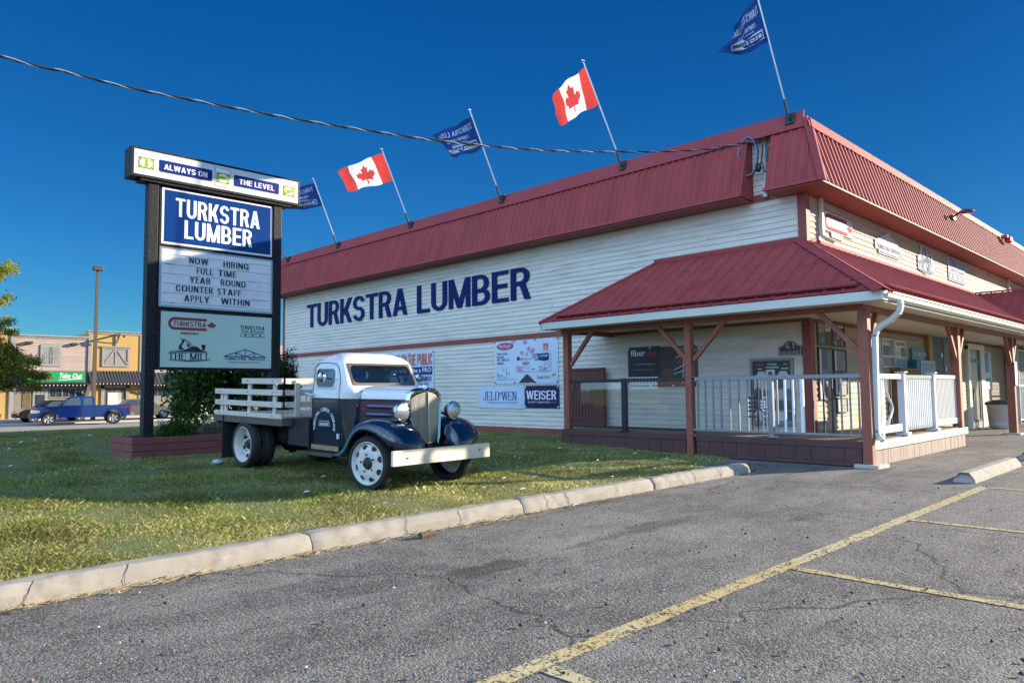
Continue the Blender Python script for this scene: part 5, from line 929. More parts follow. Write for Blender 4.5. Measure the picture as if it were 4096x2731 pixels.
def poster(label, x0, x1, z0, z1, title, body):
    mb = MB(); F.box(mb, x0, x1, z0, z1, .025, .045, 0); F.text(mb, title, x0+.08, x1-.1, z1-.14, z1-.05, .048, 1, .02)
    for (a, b, c, e, mm) in body: F.rect(mb, x0+(x1-x0)*a, x0+(x1-x0)*b, z0+(z1-z0)*c, z0+(z1-z0)*e, .048+.0005*mm, mm)
    return tag(mb.build('wall_poster', [pm('poster_white', (.60, .60, .58), .5), black, pm('poster_blue', (.12, .28, .42), .5, .4, 6), pm('poster_photo', (.10, .13, .15), .5, .6, 9), pm('poster_grey', (.22, .22, .23), .5, .1, 3), pm('poster_teal', (.05, .30, .36), .5, .3, 6)]), label, 'poster', 'posters on the wall behind the white railing')
poster('white poster with a large house photo in the left of the pair behind the railing', 19.82, 20.72, 1.93, 2.69, 'GOODstyle', [(.05, .6, .42, .75, 3), (.6, .95, .42, .95, 4), (.05, .62, .05, .36, 4), (.66, .95, .05, .36, 3)])
poster('pale pinkish house poster in the right of the pair behind the railing', 20.77, 21.67, 1.91, 2.67, 'TRADITION', [(.5, .95, .42, .75, 3), (.05, .42, .6, .62, 4), (.05, .42, .55, .57, 4), (.05, .42, .5, .52, 4), (.05, .45, .08, .36, 5), (.5, .95, .08, .36, 2), (.05, .95, .02, .05, 1)])
poster('plain white poster half hidden behind the corner downspout, left of the pair', 18.9, 19.72, 1.7, 2.7, 'NOTICE', [(.1, .9, .1, .4, 4), (.1, .9, .45, .75, 5)])
t = thing('sample_stand', 'teal garage door sample stand with a white lettered header', 'display', (22.7, 6.4, .47)); mb = MB(); F.box(mb, 22.05, 23.44, 2.18, 2.48, .03, .07, 0); F.text(mb, 'STEEL-CRAFT', 22.5, 23.38, 2.29, 2.39, .073, 1, .03); F.poly(mb, [(22.3, 2.28), (22.38, 2.28), (22.34, 2.44)], .073, 1); F.text(mb, 'DOORS', 22.75, 23.1, 2.22, 2.26, .073, 1, .01); mb.build('sign', [pm('teal_sign', (.015, .14, .22), .4), white], t)
mb = MB(); F.box(mb, 21.84, 23.45, .47, 2.16, .02, .25, 0); F.box(mb, 22.1, 23.45, 1.0, 2.16, .25, .27, 1); F.box(mb, 22.25, 23.3, 1.95, 2.06, .27, .28, 2); F.box(mb, 22.25, 23.3, 1.75, 1.92, .27, .28, 2); mb.build('door_sample', [pm('teal_box', (.02, .14, .21), .5), pm('sample_panel_pale', (.30, .33, .36), .5), pm('sample_panel_grey', (.24, .27, .30), .5)], t, bevel=.008)
mb = MB(); F.box(mb, 20.4, 21.9, .47, 1.85, .03, .25); F.box(mb, 20.35, 21.95, 1.85, 1.92, .01, .3); tag(mb.build('mail_cabinet', pm('cabinet_brown', (.16, .09, .05), .6, .2, 3), bevel=.01), 'brown wooden cabinet standing behind the white railing under the posters', 'cabinet')
t = thing('siding_display', 'tall display of grey and green clapboard samples with an orange side post', 'display', (24.8, 6.5, .47)); mb = MB(); F.box(mb, 23.4, 23.70, .3, 2.94, .02, .14); mb.build('side_post', pm('cedar_orange', (.38, .19, .05), .6, .15, 2), t)
for a, b, mm in ((23.85, 24.95, 'clap_grey'), (25.02, 26.15, 'clap_greygreen')):
    mb = MB(); mt_ = pm(mm, (.085, .10, .115) if 'green' not in mm else (.15, .18, .17), .6, .1, 2)
    for z in np.arange(.8, 2.8, .27): mb.add([F.p(a, z, .10), F.p(b, z, .10), F.p(b, z+.275, .07), F.p(a, z+.275, .07), F.p(a, z, .03), F.p(b, z, .03)], [(0, 1, 2, 3), (0, 4, 5, 1)])
    F.box(mb, a, b, .5, 2.95, .02, .05); F.box(mb, b-.25, b-.1, 2.3, 2.42, .1, .104, 1); F.box(mb, a+.05, a+.2, 1.9, 2.0, .1, .104, 1); mb.build('clapboard_sample', [mt_, white], t)
mb = MB(); F.box(mb, 23.72, 23.84, .4, 2.97, .02, .12); F.box(mb, 26.15, 26.25, .4, 2.97, .02, .12); F.box(mb, 23.72, 26.25, 2.90, 2.97, .05, .12); mb.build('frame', pm('frame_slate', (.16, .18, .19), .5), t)
mb = MB(); F.box(mb, 30.05, 31.1, 1.3, 2.65, .02, .04, 0); F.rect(mb, 30.15, 30.7, 1.9, 2.6, .043, 1); F.rect(mb, 30.2, 30.9, 1.4, 1.7, .043, 1)
tag(mb.build('wall_poster', [MATS['poster_white'], MATS['poster_blue']]), 'white and blue notice on the wall right of the entrance door', 'poster')
mb = MB(); mb.lathe([(.0, .02), (.28, .02), (.30, .05), (.36, .76), (.40, .80), (.40, .84), (.34, .84), (.31, .1)], (28.6, 5.85, 0), (0, 0, 1), 20, 0); mb.lathe([(.41, .80), (.41, .87), (.30, .93), (0, .95)], (28.6, 5.85, 0), (0, 0, 1), 20, 1)
tag(mb.build('trash_bin', [pm('bin_cream', (.46, .42, .36), .6, .08, 3), blackmetal], smooth=40), 'cream plastic rubbish bin with black bag rim right of the entrance', 'bin')
t = thing('chain_link_gate', 'galvanised chain link enclosure beyond the entrance door', 'fence', (33, 6, 0)); mb = MB()
for x in (32.0, 37.5): mb.tube([(x, 5.95, 0), (x, 5.95, 2.8)], .09 if x < 33 else .05, 10)
mb.tube([(32, 5.95, 2.75), (37.5, 5.95, 2.75)], .035, 8); mb.tube([(32, 5.95, 1.4), (37.5, 5.95, 1.4)], .03, 8); mb.tube([(32, 5.95, .15), (37.5, 5.95, .15)], .03, 8); mb.build('gate_frame', pm('galvanised', (.38, .40, .40), .45, .1, 4, metal=.5), t, smooth=40)
mb = MB()
for i in range(70):
    a = 32+i*.11-2.6
    for s_ in (1, -1):
        x0_ = a if s_ > 0 else a+2.6; x1_ = x0_+2.6*s_; t0 = max(0, (32-min(x0_, x1_))/2.6); z0_, z1_ = .15, 2.75
        pts = [(x0_+(x1_-x0_)*q, 5.95, z0_+(z1_-z0_)*q) for q in (0, 1)]
        lo, hi = (0, 1); 
        q0 = max(0, min(1, (32-x0_)/(x1_-x0_))); q1 = max(0, min(1, (37.5-x0_)/(x1_-x0_))); lo, hi = min(q0, q1), max(q0, q1)
        if hi-lo > .03: mb.beam((x0_+(x1_-x0_)*lo, 5.95, z0_+2.6*lo), (x0_+(x1_-x0_)*hi, 5.95, z0_+2.6*hi), .012, .012, up=(0, 1, 0))
mb.build('wire_mesh', MATS['galvanised'], t)
t = thing('lumber_rack', 'rack of pale stacked lumber behind the chain link fence', 'rack', (34.5, 6.3, 0)); 
for z in np.arange(.3, 2.6, .28): mb = MB(); mb.box(33.3, 37, 6.1, 6.5, z, z+random.choice((.06, .10, .13))); mb.build('plank', wood, t)
for x in (33.2, 35, 37): mb = MB(); mb.box(x, x+.08, 6.05, 6.5, 0, 2.7); mb.build('upright', pm('rack_rust', (.16, .09, .06), .7, .2, 3), t)
mb = MB(); Fp = Fr((0, 4.755, 0), (1, 0, 0), (0, 0, 1), (0, -1, 0)); Fp.box(mb, 25.36, 25.66, 1.42, 2.12, .0, .012, 0)
for i in range(5): Fp.rect(mb, 25.40, 25.62, 1.52+.1*i, 1.55+.1*i, .015, 1)
Fp.rect(mb, 25.38, 25.64, 2.03, 2.10, .015, 2); Fp.rect(mb, 25.38, 25.64, 1.43, 1.46, .015, 2)
tag(mb.build('post_notice', [white, pm('notice_pink', (.55, .25, .22), .5), bgrey]), 'narrow white notice fixed to the porch post right of the entrance', 'sign')
# ================================================================== ROAD SIGN AND PLANTER
FS = Fr((0, 16.2, 0), (1, 0, 0), (0, 0, 1), (0, -1, 0))
sg = thing('pylon_sign', 'tall black two-post road sign with four lettered cabinets standing in the planter', 'sign', (6.7, 16.3, .16))
for x0 in (5.18, 8.0):
    mb = MB(); mb.box(x0, x0+.205, 16.16, 16.40, .2, 5.95); mb.build('post', blackpaint, sg, bevel=.012)
mb = MB(); mb.box(4.79, 8.62, 16.06, 16.50, 5.985, 6.62); mb.box(5.0, 8.4, 16.10, 16.46, 5.93, 5.985); mb.box(5.36, 5.42, 16.22, 16.30, 6.62, 6.67)
hc = mb.build('header_cabinet', blackpaint, sg, bevel=.008)
signwhite = pm('sign_face_white', (.60, .62, .62), .3, .03, .7); signblue = pm('sign_face_blue', (.004, .035, .17), .22, .08, .8); lvg = pm('level_green', (.36, .43, .04), .45, .1, 6); lvd = pm('level_dark', (.02, .025, .01), .5); padw = pm('pad_white', (.74, .75, .76), .35, .02, 1); navy2 = pm('sign_navy', (.006, .018, .15), .3, .06, 1); ink = pm('sign_ink', (.008, .014, .035), .4)
D = .145; F = FS; mb = MB(); F.rect(mb, 4.845, 8.565, 6.04, 6.565, D, 0)
def rrect(x0, x1, y0, y1, r, n=5): return [(cx+r*math.cos(a0+a), cy+r*math.sin(a0+a)) for cx, cy, a0 in ((x1-r, y1-r, 0), (x0+r, y1-r, math.pi/2), (x0+r, y0+r, math.pi), (x1-r, y0+r, 1.5*math.pi)) for a in np.linspace(0, math.pi/2, n)]
for x0, x1 in ((5.34, 6.47), (6.965, 8.067)): F.poly(mb, rrect(x0, x1, 6.17, 6.43, .03), D+.004, 1)
F.text(mb, 'ALWAYS ON', 5.44, 6.36, 6.235, 6.355, D+.008, 2, .045); F.text(mb, 'THE LEVEL', 7.09, 7.95, 6.235, 6.355, D+.008, 2, .045)
for x0, x1, ang in ((4.90, 5.265, 1.57), (6.535, 6.89, 0), (8.14, 8.50, .45)):
    F.poly(mb, rrect(x0, x1, 6.085, 6.515, .03), D+.004, 5 if ang == 0 else 2)
    if ang == 0: F.poly(mb, rrect(x0+.008, x1-.008, 6.093, 6.507, .03), D+.0055, 2)
    cx = (x0+x1)/2; hw = (x1-x0)*.42; F.rect(mb, cx-hw, cx+hw, 6.175, 6.41, D+.007, 5); F.rect(mb, cx-hw+.012, cx+hw-.012, 6.185, 6.40, D+.009, 3); F.ell(mb, cx, 6.292, hw*.78, .092, D+.011, 2, 28)
    for sx in (-1, 1):
        for sy in (-1, 1): F.line(mb, (cx+sx*hw*.62, 6.292+sy*.075), (cx+sx*hw*.88, 6.292+sy*.10), .012, D+.0115, 4)
    c_, s_ = math.cos(ang), math.sin(ang)
    if ang > 1: F.rect(mb, cx-.04, cx+.04, 6.195, 6.39, D+.013, 3); F.rect(mb, cx-.01, cx+.03, 6.235, 6.35, D+.015, 4); F.rect(mb, cx-.005, cx+.025, 6.24, 6.345, D+.017, 3)
    else:
        L_ = hw*.8; F.line(mb, (cx-L_*c_, 6.292-L_*s_*.6), (cx+L_*c_, 6.292+L_*s_*.6), .075, D+.013, 3); F.line(mb, (cx-L_*.35*c_, 6.30-L_*.35*s_*.6), (cx+L_*.35*c_, 6.30+L_*.35*s_*.6), .028, D+.015, 4); F.line(mb, (cx-L_*.3*c_, 6.298-L_*.3*s_*.6), (cx+L_*.3*c_, 6.298+L_*.3*s_*.6), .016, D+.017, 3)
        F.line(mb, (cx-L_*c_, 6.262-L_*s_*.6), (cx+L_*c_, 6.262+L_*s_*.6), .01, D+.0145, 4)
mb.build('face', [signwhite, navy2, padw, lvg, lvd, ink], hc)
mb = MB(); mb.box(5.42, 7.995, 16.2, 16.44, 4.62, 5.92); nm = mb.build('name_cabinet', blackpaint, sg, bevel=.006)
mb = MB(); D = .006; F.rect(mb, 5.465, 7.975, 4.665, 5.885, D, 0); F.rect(mb, 5.515, 7.935, 4.71, 5.845, D+.004, 1); F.text(mb, 'TURKSTRA', 5.745, 7.66, 5.29, 5.70, D+.008, 2, .05); F.text(mb, 'LUMBER', 5.94, 7.48, 4.83, 5.235, D+.008, 2, .05); mb.build('face', [padw, signblue, padw], nm)
mb = MB(); mb.box(5.42, 8.0, 16.2, 16.44, 3.27, 4.605); wb = mb.build('letter_cabinet', blackpaint, sg, bevel=.006)
mb = MB(); D = .006; F.box(mb, 5.43, 7.995, 3.30, 4.595, .001, .02, 1); F.rect(mb, 5.475, 7.95, 3.345, 4.55, .024, 0)
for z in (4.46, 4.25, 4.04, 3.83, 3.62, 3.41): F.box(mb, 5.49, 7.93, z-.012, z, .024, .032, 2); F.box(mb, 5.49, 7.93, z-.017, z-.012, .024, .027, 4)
for z, x, l in ((4.45, 5.9, .15), (4.235, 5.55, .2), (4.03, 7.4, .15), (3.82, 5.6, .25), (3.61, 5.5, .12), (3.61, 7.5, .3), (3.40, 5.6, .16), (3.40, 7.65, .12)): F.rect(mb, x, x+l, z-.012, z-.004, .0335, 5)
lines = [('NOW', 6.045, 6.46, 4.288), ('HIRING', 6.80, 7.39, 4.288), ('FULL', 6.21, 6.57, 4.075), ('TIME', 6.685, 7.10, 4.075), ('YEAR', 6.06, 6.515, 3.865), ('ROUND', 6.745, 7.325, 3.865), ('COUNTER', 5.775, 6.575, 3.655), ('STAFF', 6.68, 7.22, 3.655), ('APPLY', 5.95, 6.50, 3.445), ('WITHIN', 6.76, 7.43, 3.445)]
for tx, a, b, z in lines:
    ws = [max(np.ptp(tmesh(c, .03)[0][:, 0]), .16) for c in tx]; k = (b-a-.022*(len(tx)-1))/sum(ws); x = a
    for c, w in zip(tx, ws): F.rect(mb, x-.012, x+w*k+.012, z-.03, z+.175, .036, 6); (lambda wt: F.text(mb, c, x+w*k/2-wt/2, x+w*k/2+wt/2, z, z+.14, .039, 3, .045))(w*k if c != 'I' else .028); x += w*k+.022
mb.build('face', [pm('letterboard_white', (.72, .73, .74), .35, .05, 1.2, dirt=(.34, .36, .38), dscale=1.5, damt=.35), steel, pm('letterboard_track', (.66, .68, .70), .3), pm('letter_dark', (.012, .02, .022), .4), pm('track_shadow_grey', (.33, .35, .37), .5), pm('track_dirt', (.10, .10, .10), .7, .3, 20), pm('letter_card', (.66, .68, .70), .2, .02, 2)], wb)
mb = MB(); mb.box(5.385, 8.04, 16.2, 16.44, 1.955, 3.255); gb = mb.build('logo_cabinet', blackpaint, sg, bevel=.006)
mb = MB(); D = .006; F.rect(mb, 5.49, 7.99, 2.01, 3.205, D, 0); lgr = pm('logo_deep_red', (.27, .03, .035), .4, .04, 2)
logo_windows(mb, F, 5.64, 6.68, 2.72, 3.10, D+.004, 1, 1); logo_trim(mb, F, 7.23, 7.82, 2.73, 2.99, D+.004, 2, 0); logo_mill(mb, F, 5.66, 6.54, 2.13, 2.64, D+.004, 2); logo_truss(mb, F, 6.86, 7.85, 2.13, 2.44, D+.004, 3, 3)
mb.build('face', [pm('logo_face_green', (.50, .62, .52), .16, .10, .5, coat=.5), lgr, ink, navy2], gb)
# planter
pl_ = thing('planter_box', 'red brown timber planter box round the foot of the road sign', 'planter', (6.7, 16.3, .16)); tim = pm('planter_timber', (.20, .058, .045), .75, .18, 2.2, .3, 25, stretch=(1, 1, 5), dirt=(.09, .03, .025), dscale=2, damt=.5)
for i, (z0, z1) in enumerate(((.06, .285), (.292, .425), (.432, .56))):
    o = .13 if i == 1 else 0
    mb = MB(); mb.box(4.80+o, 8.65, 15.61, 15.74, z0, z1); mb.box(4.80, 8.65, 16.84, 16.97, z0, z1); mb.box(4.80, 4.93, 15.61+(.13 if not o else 0), 16.84, z0, z1); mb.box(8.52, 8.65, 15.74, 16.84, z0, z1); mb.build('timber', tim, pl_, bevel=.008)
mb = MB(); mb.grid([[(x, y, .49+.02*math.sin(x*9+y*7)) for y in np.linspace(15.73, 16.85, 8)] for x in np.linspace(4.92, 8.53, 24)]); mb.build('soil', pm('soil_mulch', (.07, .05, .03), .95, .4, 14, .8, 30), pl_)
def shrub(label, c, r, n, size, mat, name='shrub', stems=True, asp=.35, up=-.4):
    t = thing(name, label, 'shrub', (c[0], c[1], c[2]-r[2]*.7)); d = rng.normal(size=(n, 3)); d /= np.linalg.norm(d, axis=1)[:, None]; q = rng.random(n)**.45
    lump = 1+.22*np.sin(d[:, 0]*5+c[0]*3)*np.cos(d[:, 1]*6)+.15*np.sin(d[:, 2]*7+d[:, 0]*4); p = np.array(c)+d*q[:, None]*np.array(r)*lump[:, None]
    leaves('foliage', p, size, mat, t, up, asp)
    if stems:
        mb = MB()
        for i in range(14):
            a = random.uniform(0, 6.28); e = np.array(c)+np.array(r)*V3(math.cos(a)*.7, math.sin(a)*.7, random.uniform(-.2, .6)); mb.tube([(c[0]+random.gauss(0, .04), c[1], c[2]-r[2]), e], [.012, .004], 5)
        mb.build('stem', pm('twig', (.09, .06, .04), .9, .2, 8), t)
    return t
jun = leafmat('juniper_leaf', (.018, .055, .010), (.06, .12, .018)); drys = leafmat('dry_twigs', (.10, .08, .06), (.24, .20, .15))
shrub('bright green juniper in the planter beside the sign post', (5.86, 16.1, .68), (.46, .36, .23), 5200, .05, jun, asp=.25)
shrub('brown half bare shrub in the planter right of the green juniper', (6.72, 16.1, .66), (.48, .36, .22), 3200, .042, drys, asp=.3)
shrub('green juniper at the far end of the planter, behind the truck', (7.7, 16.2, .72), (.5, .36, .26), 2600, .06, jun, asp=.25)
# weeping tree behind the sign: strings of hanging leaves
def weeping(label, cx, cy, rx, ry, ztop, zbot, n, mat, strands=150):
    t = thing('weeping_tree', label, 'tree', (cx, cy, .16)); mb = MB(); mb.tube([(cx, cy, .1), (cx+.05, cy, 1.0), (cx-.04, cy+.03, ztop-.4)], [.11, .085, .06], 8)
    P = []
    for i in range(strands):
        a = random.uniform(0, 6.28); q = random.random()**.5; x = cx+rx*q*math.cos(a); y = cy+ry*q*math.sin(a); z1 = ztop-.55*q*q+random.gauss(0, .06); z0 = zbot+random.random()**2*.9+(1-q)*.3
        if q > .6 and random.random() < .16: mb.tube([(cx, cy, ztop-.6), ((x+cx)/2, (y+cy)/2, z1), (x, y, z1-.1)], [.03, .018, .006], 5)
        k = int((z1-z0)*n); s = rng.random(k); P.append(np.stack([x+.10*np.sin(s*3+i)+rng.normal(size=k)*.055, y+rng.normal(size=k)*.055, z0+(z1-z0)*s], 1))
    mb.build('trunk', pm('bark', (.10, .075, .05), .9, .3, 6, .5, 30), t, smooth=40); leaves('crown', np.concatenate(P), .10, mat, t, .9, .75); return t
weeping('dark green weeping tree hanging low behind the road sign and planter', 8.35, 19.6, 1.55, 1.3, 2.95, .62, 34, leafmat('weeping_leaf', (.02, .065, .010), (.075, .15, .022)), 230)
shrub('dark upright bush against the far left end of the store wall', (10.2, 19.9, 1.6), (.48, .55, .95), 9000, .075, leafmat('dark_bush_leaf', (.018, .04, .012), (.045, .075, .02)), asp=.4)
mb = MB(); t_ = thing('crumpled_paper', 'crumpled pale paper lying on the shaded lawn before the truck rear wheel', 'litter', (5.50, 13.2, .16)); g = []
for i in range(7): g.append([(5.50+.11*math.sin(math.pi*(i+.05)/6.1)*math.cos(a)*random.uniform(.6, 1.15), 13.2+.08*math.sin(math.pi*(i+.05)/6.1)*math.sin(a)*random.uniform(.6, 1.15), .20+.05*math.cos(math.pi*i/6)*random.uniform(.6, 1.2)) for a in np.linspace(0, 6.28, 10, endpoint=False)])
mb.grid(g, wrap=True); mb.build('paper', pm('paper_blue_white', (.5, .55, .58), .7, .1, 9), t_)
mb = MB(); mb.tube([(4.28, 13.1, .185), (4.5, 13.05, .20), (4.8, 13.12, .19)], .008, 5); tag(mb.build('stick', pm('pale_stick', (.35, .28, .18), .8)), 'thin pale stick lying on the shaded lawn left of the truck', 'stick')
mb = MB(); mb.tube([(12.35, 2.03, .012), (12.5, 1.97, .014), (12.6, 2.0, .012), (12.55, 2.1, .014)], .01, 5); tag(mb.build('rubber_loop', rubber), 'small black rubber loop lying in a parking bay at the right', 'litter')

# ================================================================== OLD STAKE TRUCK  (x forward, y left, z up)
truck = thing('stake_truck', 'vintage navy and white flatbed stake truck with raw wood bumper on the lawn', 'truck', (6.63, 8.85, .1), (0, .021, math.radians(-87)))
tb = pm('truck_navy_paint', (.003, .014, .036), .16, .10, 1.2, coat=1.0, spec=.6); tw = pm('truck_white_paint', (.66, .66, .65), .22, .03, 1.2, coat=.6); tblk = pm('chassis_black', (.012, .012, .013), .6, .3, 6); rimw = pm('rim_white', (.62, .61, .56), .35, .05, 3, dirt=(.20, .10, .05), dscale=9, damt=.45)
stake = pm('stake_wood', (.62, .54, .45), .7, .2, 2.2, .25, 30, stretch=(.7, 6, 6), dirt=(.20, .17, .15), dscale=2.2, damt=.5); dkwood = pm('fascia_dark_wood', (.10, .075, .058), .7, .25, 2, .2, 30, stretch=(.6, 5, 5)); bumpw = pm('bumper_wood', (.74, .62, .47), .6, .12, 2, .15, 30, stretch=(5, .7, 5), dirt=(.36, .29, .22), dscale=2, damt=.5)
B = lambda mb, n, m, p=truck, **k: mb.build(n, m, p, local=True, **k)
CZ = [.50, .56, .9, 1.228, 1.30, 1.375, 1.43, 1.50, 1.68, 1.70, 1.755, 1.80, 1.86, 1.91, 1.938, 1.945]
ip = lambda z, xs, ys: float(np.interp(z, xs, ys))
hwf = lambda z: ip(z, [.5, .9, 1.228, 1.375, 1.70, 1.755, 1.80, 1.86, 1.91, 1.938, 1.945], [.70, .73, .735, .725, .695, .69, .675, .635, .55, .40, .18])
aff = lambda z: ip(z, [.5, 1.228, 1.30, 1.375, 1.43, 1.755, 1.80, 1.86, 1.91, 1.938, 1.945], [-.60, -.60, -.60, -.63, -.70, -.87, -.895, -.945, -1.02, -1.12, -1.24])
arf = lambda z: ip(z, [.5, .9, 1.228, 1.5, 1.70, 1.80, 1.86, 1.91, 1.938, 1.945], [-1.66, -1.70, -1.715, -1.705, -1.67, -1.62, -1.55, -1.46, -1.39, -1.35])
rff = lambda z: ip(z, [.5, 1.228, 1.30, 1.43, 1.80, 1.86, 1.91, 1.945], [.20, .20, .19, .075, .09, .16, .20, .1]); rrf = lambda z: ip(z, [.5, 1.7, 1.86, 1.91, 1.945], [.12, .16, .25, .22, .1])
def ring(z):
    hw, af, ar, rf, rr = hwf(z), aff(z), arf(z), min(rff(z), hwf(z)*.9), min(rrf(z), hwf(z)*.9); o = []
    f1, f0 = hw-rf, hw-rr; sp = [-1.54, -1.40, -1.25, -1.10, -.97]
    half = []
    for b in np.linspace(0, 1, 5)[:-1]: half.append((ar, -f0*b if b else 0))
    half += [(ar+rr-rr*math.cos(t), -f0-rr*math.sin(t)) for t in np.linspace(0, math.pi/2, 7)]
    half += [(min(max(a, ar+rr+.001), af-rf-.001), -hw) for a in sp]
    half += [(af-rf+rf*math.sin(t), -f1-rf*math.cos(t)) for t in np.linspace(0, math.pi/2, 7)]
    half += [(af, -min(.605, f1*.985)*b) for b in (1, .75, .5, .25, 0)]
    return [(a, b, z) for a, b in half]+[(a, -b, z) for a, b in half[::-1][1:-1]]
rings = [ring(z) for z in CZ]; nr_ = len(rings[0]); lo, hi = MB(), MB()
for i in range(len(CZ)-1):
    for j in range(nr_):
        q = [rings[i][j], rings[i][(j+1) % nr_], rings[i+1][(j+1) % nr_], rings[i+1][j]]; c = np.mean(q, 0); zz = (CZ[i]+CZ[i+1])/2
        if 1.375 < zz < 1.70 and -1.54 < c[0] < -.97 and abs(c[1]) > .6: continue
        if 1.43 < zz < 1.755 and c[0] > -.92 and abs(c[1]) < .605: continue
        if 1.50 < zz < 1.68 and c[0] < -1.6 and abs(c[1]) < .42: continue
        (lo if zz < 1.228 else hi).add(q, [(0, 1, 2, 3)])
hi.add(rings[-1], [tuple(range(nr_))])
def weld(o, d=1e-4):
    bm = bmesh.new(); bm.from_mesh(o.data); bmesh.ops.remove_doubles(bm, verts=bm.verts, dist=d); bmesh.ops.recalc_face_normals(bm, faces=bm.faces); bm.to_mesh(o.data); bm.free(); o.data.polygons.foreach_set('use_smooth', [True]*len(o.data.polygons)); o.data.set_sharp_from_angle(angle=math.radians(50)); return o
body = weld(B(lo, 'cab_body', tb)); top = weld(B(hi, 'cab_top', tw))
def win(P, x0, x1, y0, y1, r, fw, mat, nm, par, off=.004, gm=glass, th=.012):
    """rounded window in a sloping plane P(u,v,d): frame ring filling the corners + pane"""
    n = 7; inn = rrect(x0+fw, x1-fw, y0+fw, y1-fw, r, n); k = len(inn); out_ = rrect(x0-.012, x1+.012, y0-.012, y1+.012, .03, n); mb = MB()
    mb.add([P(x, y, off) for x, y in out_]+[P(x, y, off+th) for x, y in inn]+[P(x, y, -.02) for x, y in inn], [(i, (i+1) % k, k+(i+1) % k, k+i) for i in range(k)]+[(k+i, k+(i+1) % k, 2*k+(i+1) % k, 2*k+i) for i in range(k)])
    fr = B(mb, nm, mat, par, smooth=40); mb = MB(); mb.add([P(x, y, -.008) for x, y in inn], [tuple(range(k))]); B(mb, 'pane', gm, fr); return fr
sgl = glassmat('cab_glass', (.58, .68, .74), .02, .92); sdg = glassmat('cab_side_glass', (.30, .32, .33), .02, .90)
for s in (-1, 1):
    win(lambda a, z, d, s=s: (a, s*(hwf(1.375)+(hwf(1.70)-hwf(1.375))*(z-1.375)/.325+d), z), -1.54, -.97, 1.375, 1.70, .09, .022, tw, 'side_window', truck, .002, sdg)
win(lambda b, z, d: (aff(1.43)+(aff(1.755)-aff(1.43))*(z-1.43)/.325+d, b, z+d*.5), -.605, .605, 1.43, 1.755, .085, .026, pm('window_rubber', (.085, .072, .065), .7, .15, 6), 'windshield', truck, .003, sgl, .014)
win(lambda b, z, d: (arf(1.5)+(arf(1.68)-arf(1.5))*(z-1.5)/.18-d, b, z), -.42, .42, 1.50, 1.68, .075, .02, tw, 'rear_window', truck, .002, sgl)
mb = MB(); mb.box(-1.62, -1.15, -.62, .62, .85, 1.12); mb.box(-1.62, -1.5, -.62, .62, 1.12, 1.45); mb.box(-.9, -.68, -.6, .6, 1.15, 1.36); mb.box(-1.6, -.65, -.66, .66, .53, .57); B(mb, 'seat', pm('seat_dark', (.035, .03, .03), .8, .2, 5))
mb = MB(); mb.tube([(-1.02+.20*math.sin(a)*.45, .33+.2*math.cos(a), 1.42+.2*math.sin(a)*.9) for a in np.linspace(0, 6.283, 24)], .013, 6); mb.tube([(-1.02, .33, 1.42), (-.75, .33, 1.2)], .02, 6); B(mb, 'steering_wheel', pm('wheel_rim_grey', (.10, .10, .10), .3), smooth=40)
# hood
def hoodring(t):
    a = -.60+.83*t; hw = .535-.215*t; zt = 1.43-.03*t; return a, hw, zt
mb = MB(); mb.grid([[(a, hw*math.copysign(abs(math.cos(q))**.62, math.cos(q)), 1.228+(zt-1.228)*math.sin(q)**.72) for q in np.linspace(0, math.pi, 21)] for a, hw, zt in (hoodring(t) for t in np.linspace(-.04, 1, 9))]); B(mb, 'hood_top', tw, smooth=50)
for s in (-1, 1):
    mb = MB(); mb.grid([[(a, s*(hw+.0005+.01*math.sin(math.pi*v)), 1.228-(1.228-.70)*v) for v in np.linspace(0, 1, 6)] for a, hw, zt in (hoodring(t) for t in np.linspace(-.04, 1, 9))]); B(mb, 'hood_side', tb, smooth=50)
for s in (-1, 1):
    for z, a0, a1 in ((1.115, -.54, .16), (.995, -.54, .03)):
        mb = MB(); g = []
        for t in np.linspace(0, 1, 15):
            a = a0+(a1-a0)*t; hw = .535-.215*(a+.6)/.83+.009; w = max(.002, min(1, t*6)*(1 if t < .7 else max(.0, 1-((t-.7)/.3)**2)))
            g.append([(a, s*(hw+.032*w*max(0, math.sin(q))), z+.036*w*math.cos(q)) for q in np.linspace(0, math.pi, 7)])
        mb.grid(g); B(mb, 'louver', pm('louver_blue', (.006, .018, .075), .15, coat=1), smooth=60)
for s in (-1, 1):
    mb = MB()
    for t in (0.0,):
        a, hw, zt = hoodring(t)
    mb.tube([(-.605, s*.542, .8), (-.605, s*.545, 1.2)], .005, 5); mb.tube([(-.60+.0, s*(.545-.0), 1.23), (-.605, s*.50, 1.36)], .006, 5); B(mb, 'hood_seam', tblk)
mb = MB(); mb.tube([(a, 0, zt+.004) for a, hw, zt in (hoodring(t) for t in np.linspace(0, 1, 6))], .006, 6); B(mb, 'hood_hinge', steel)
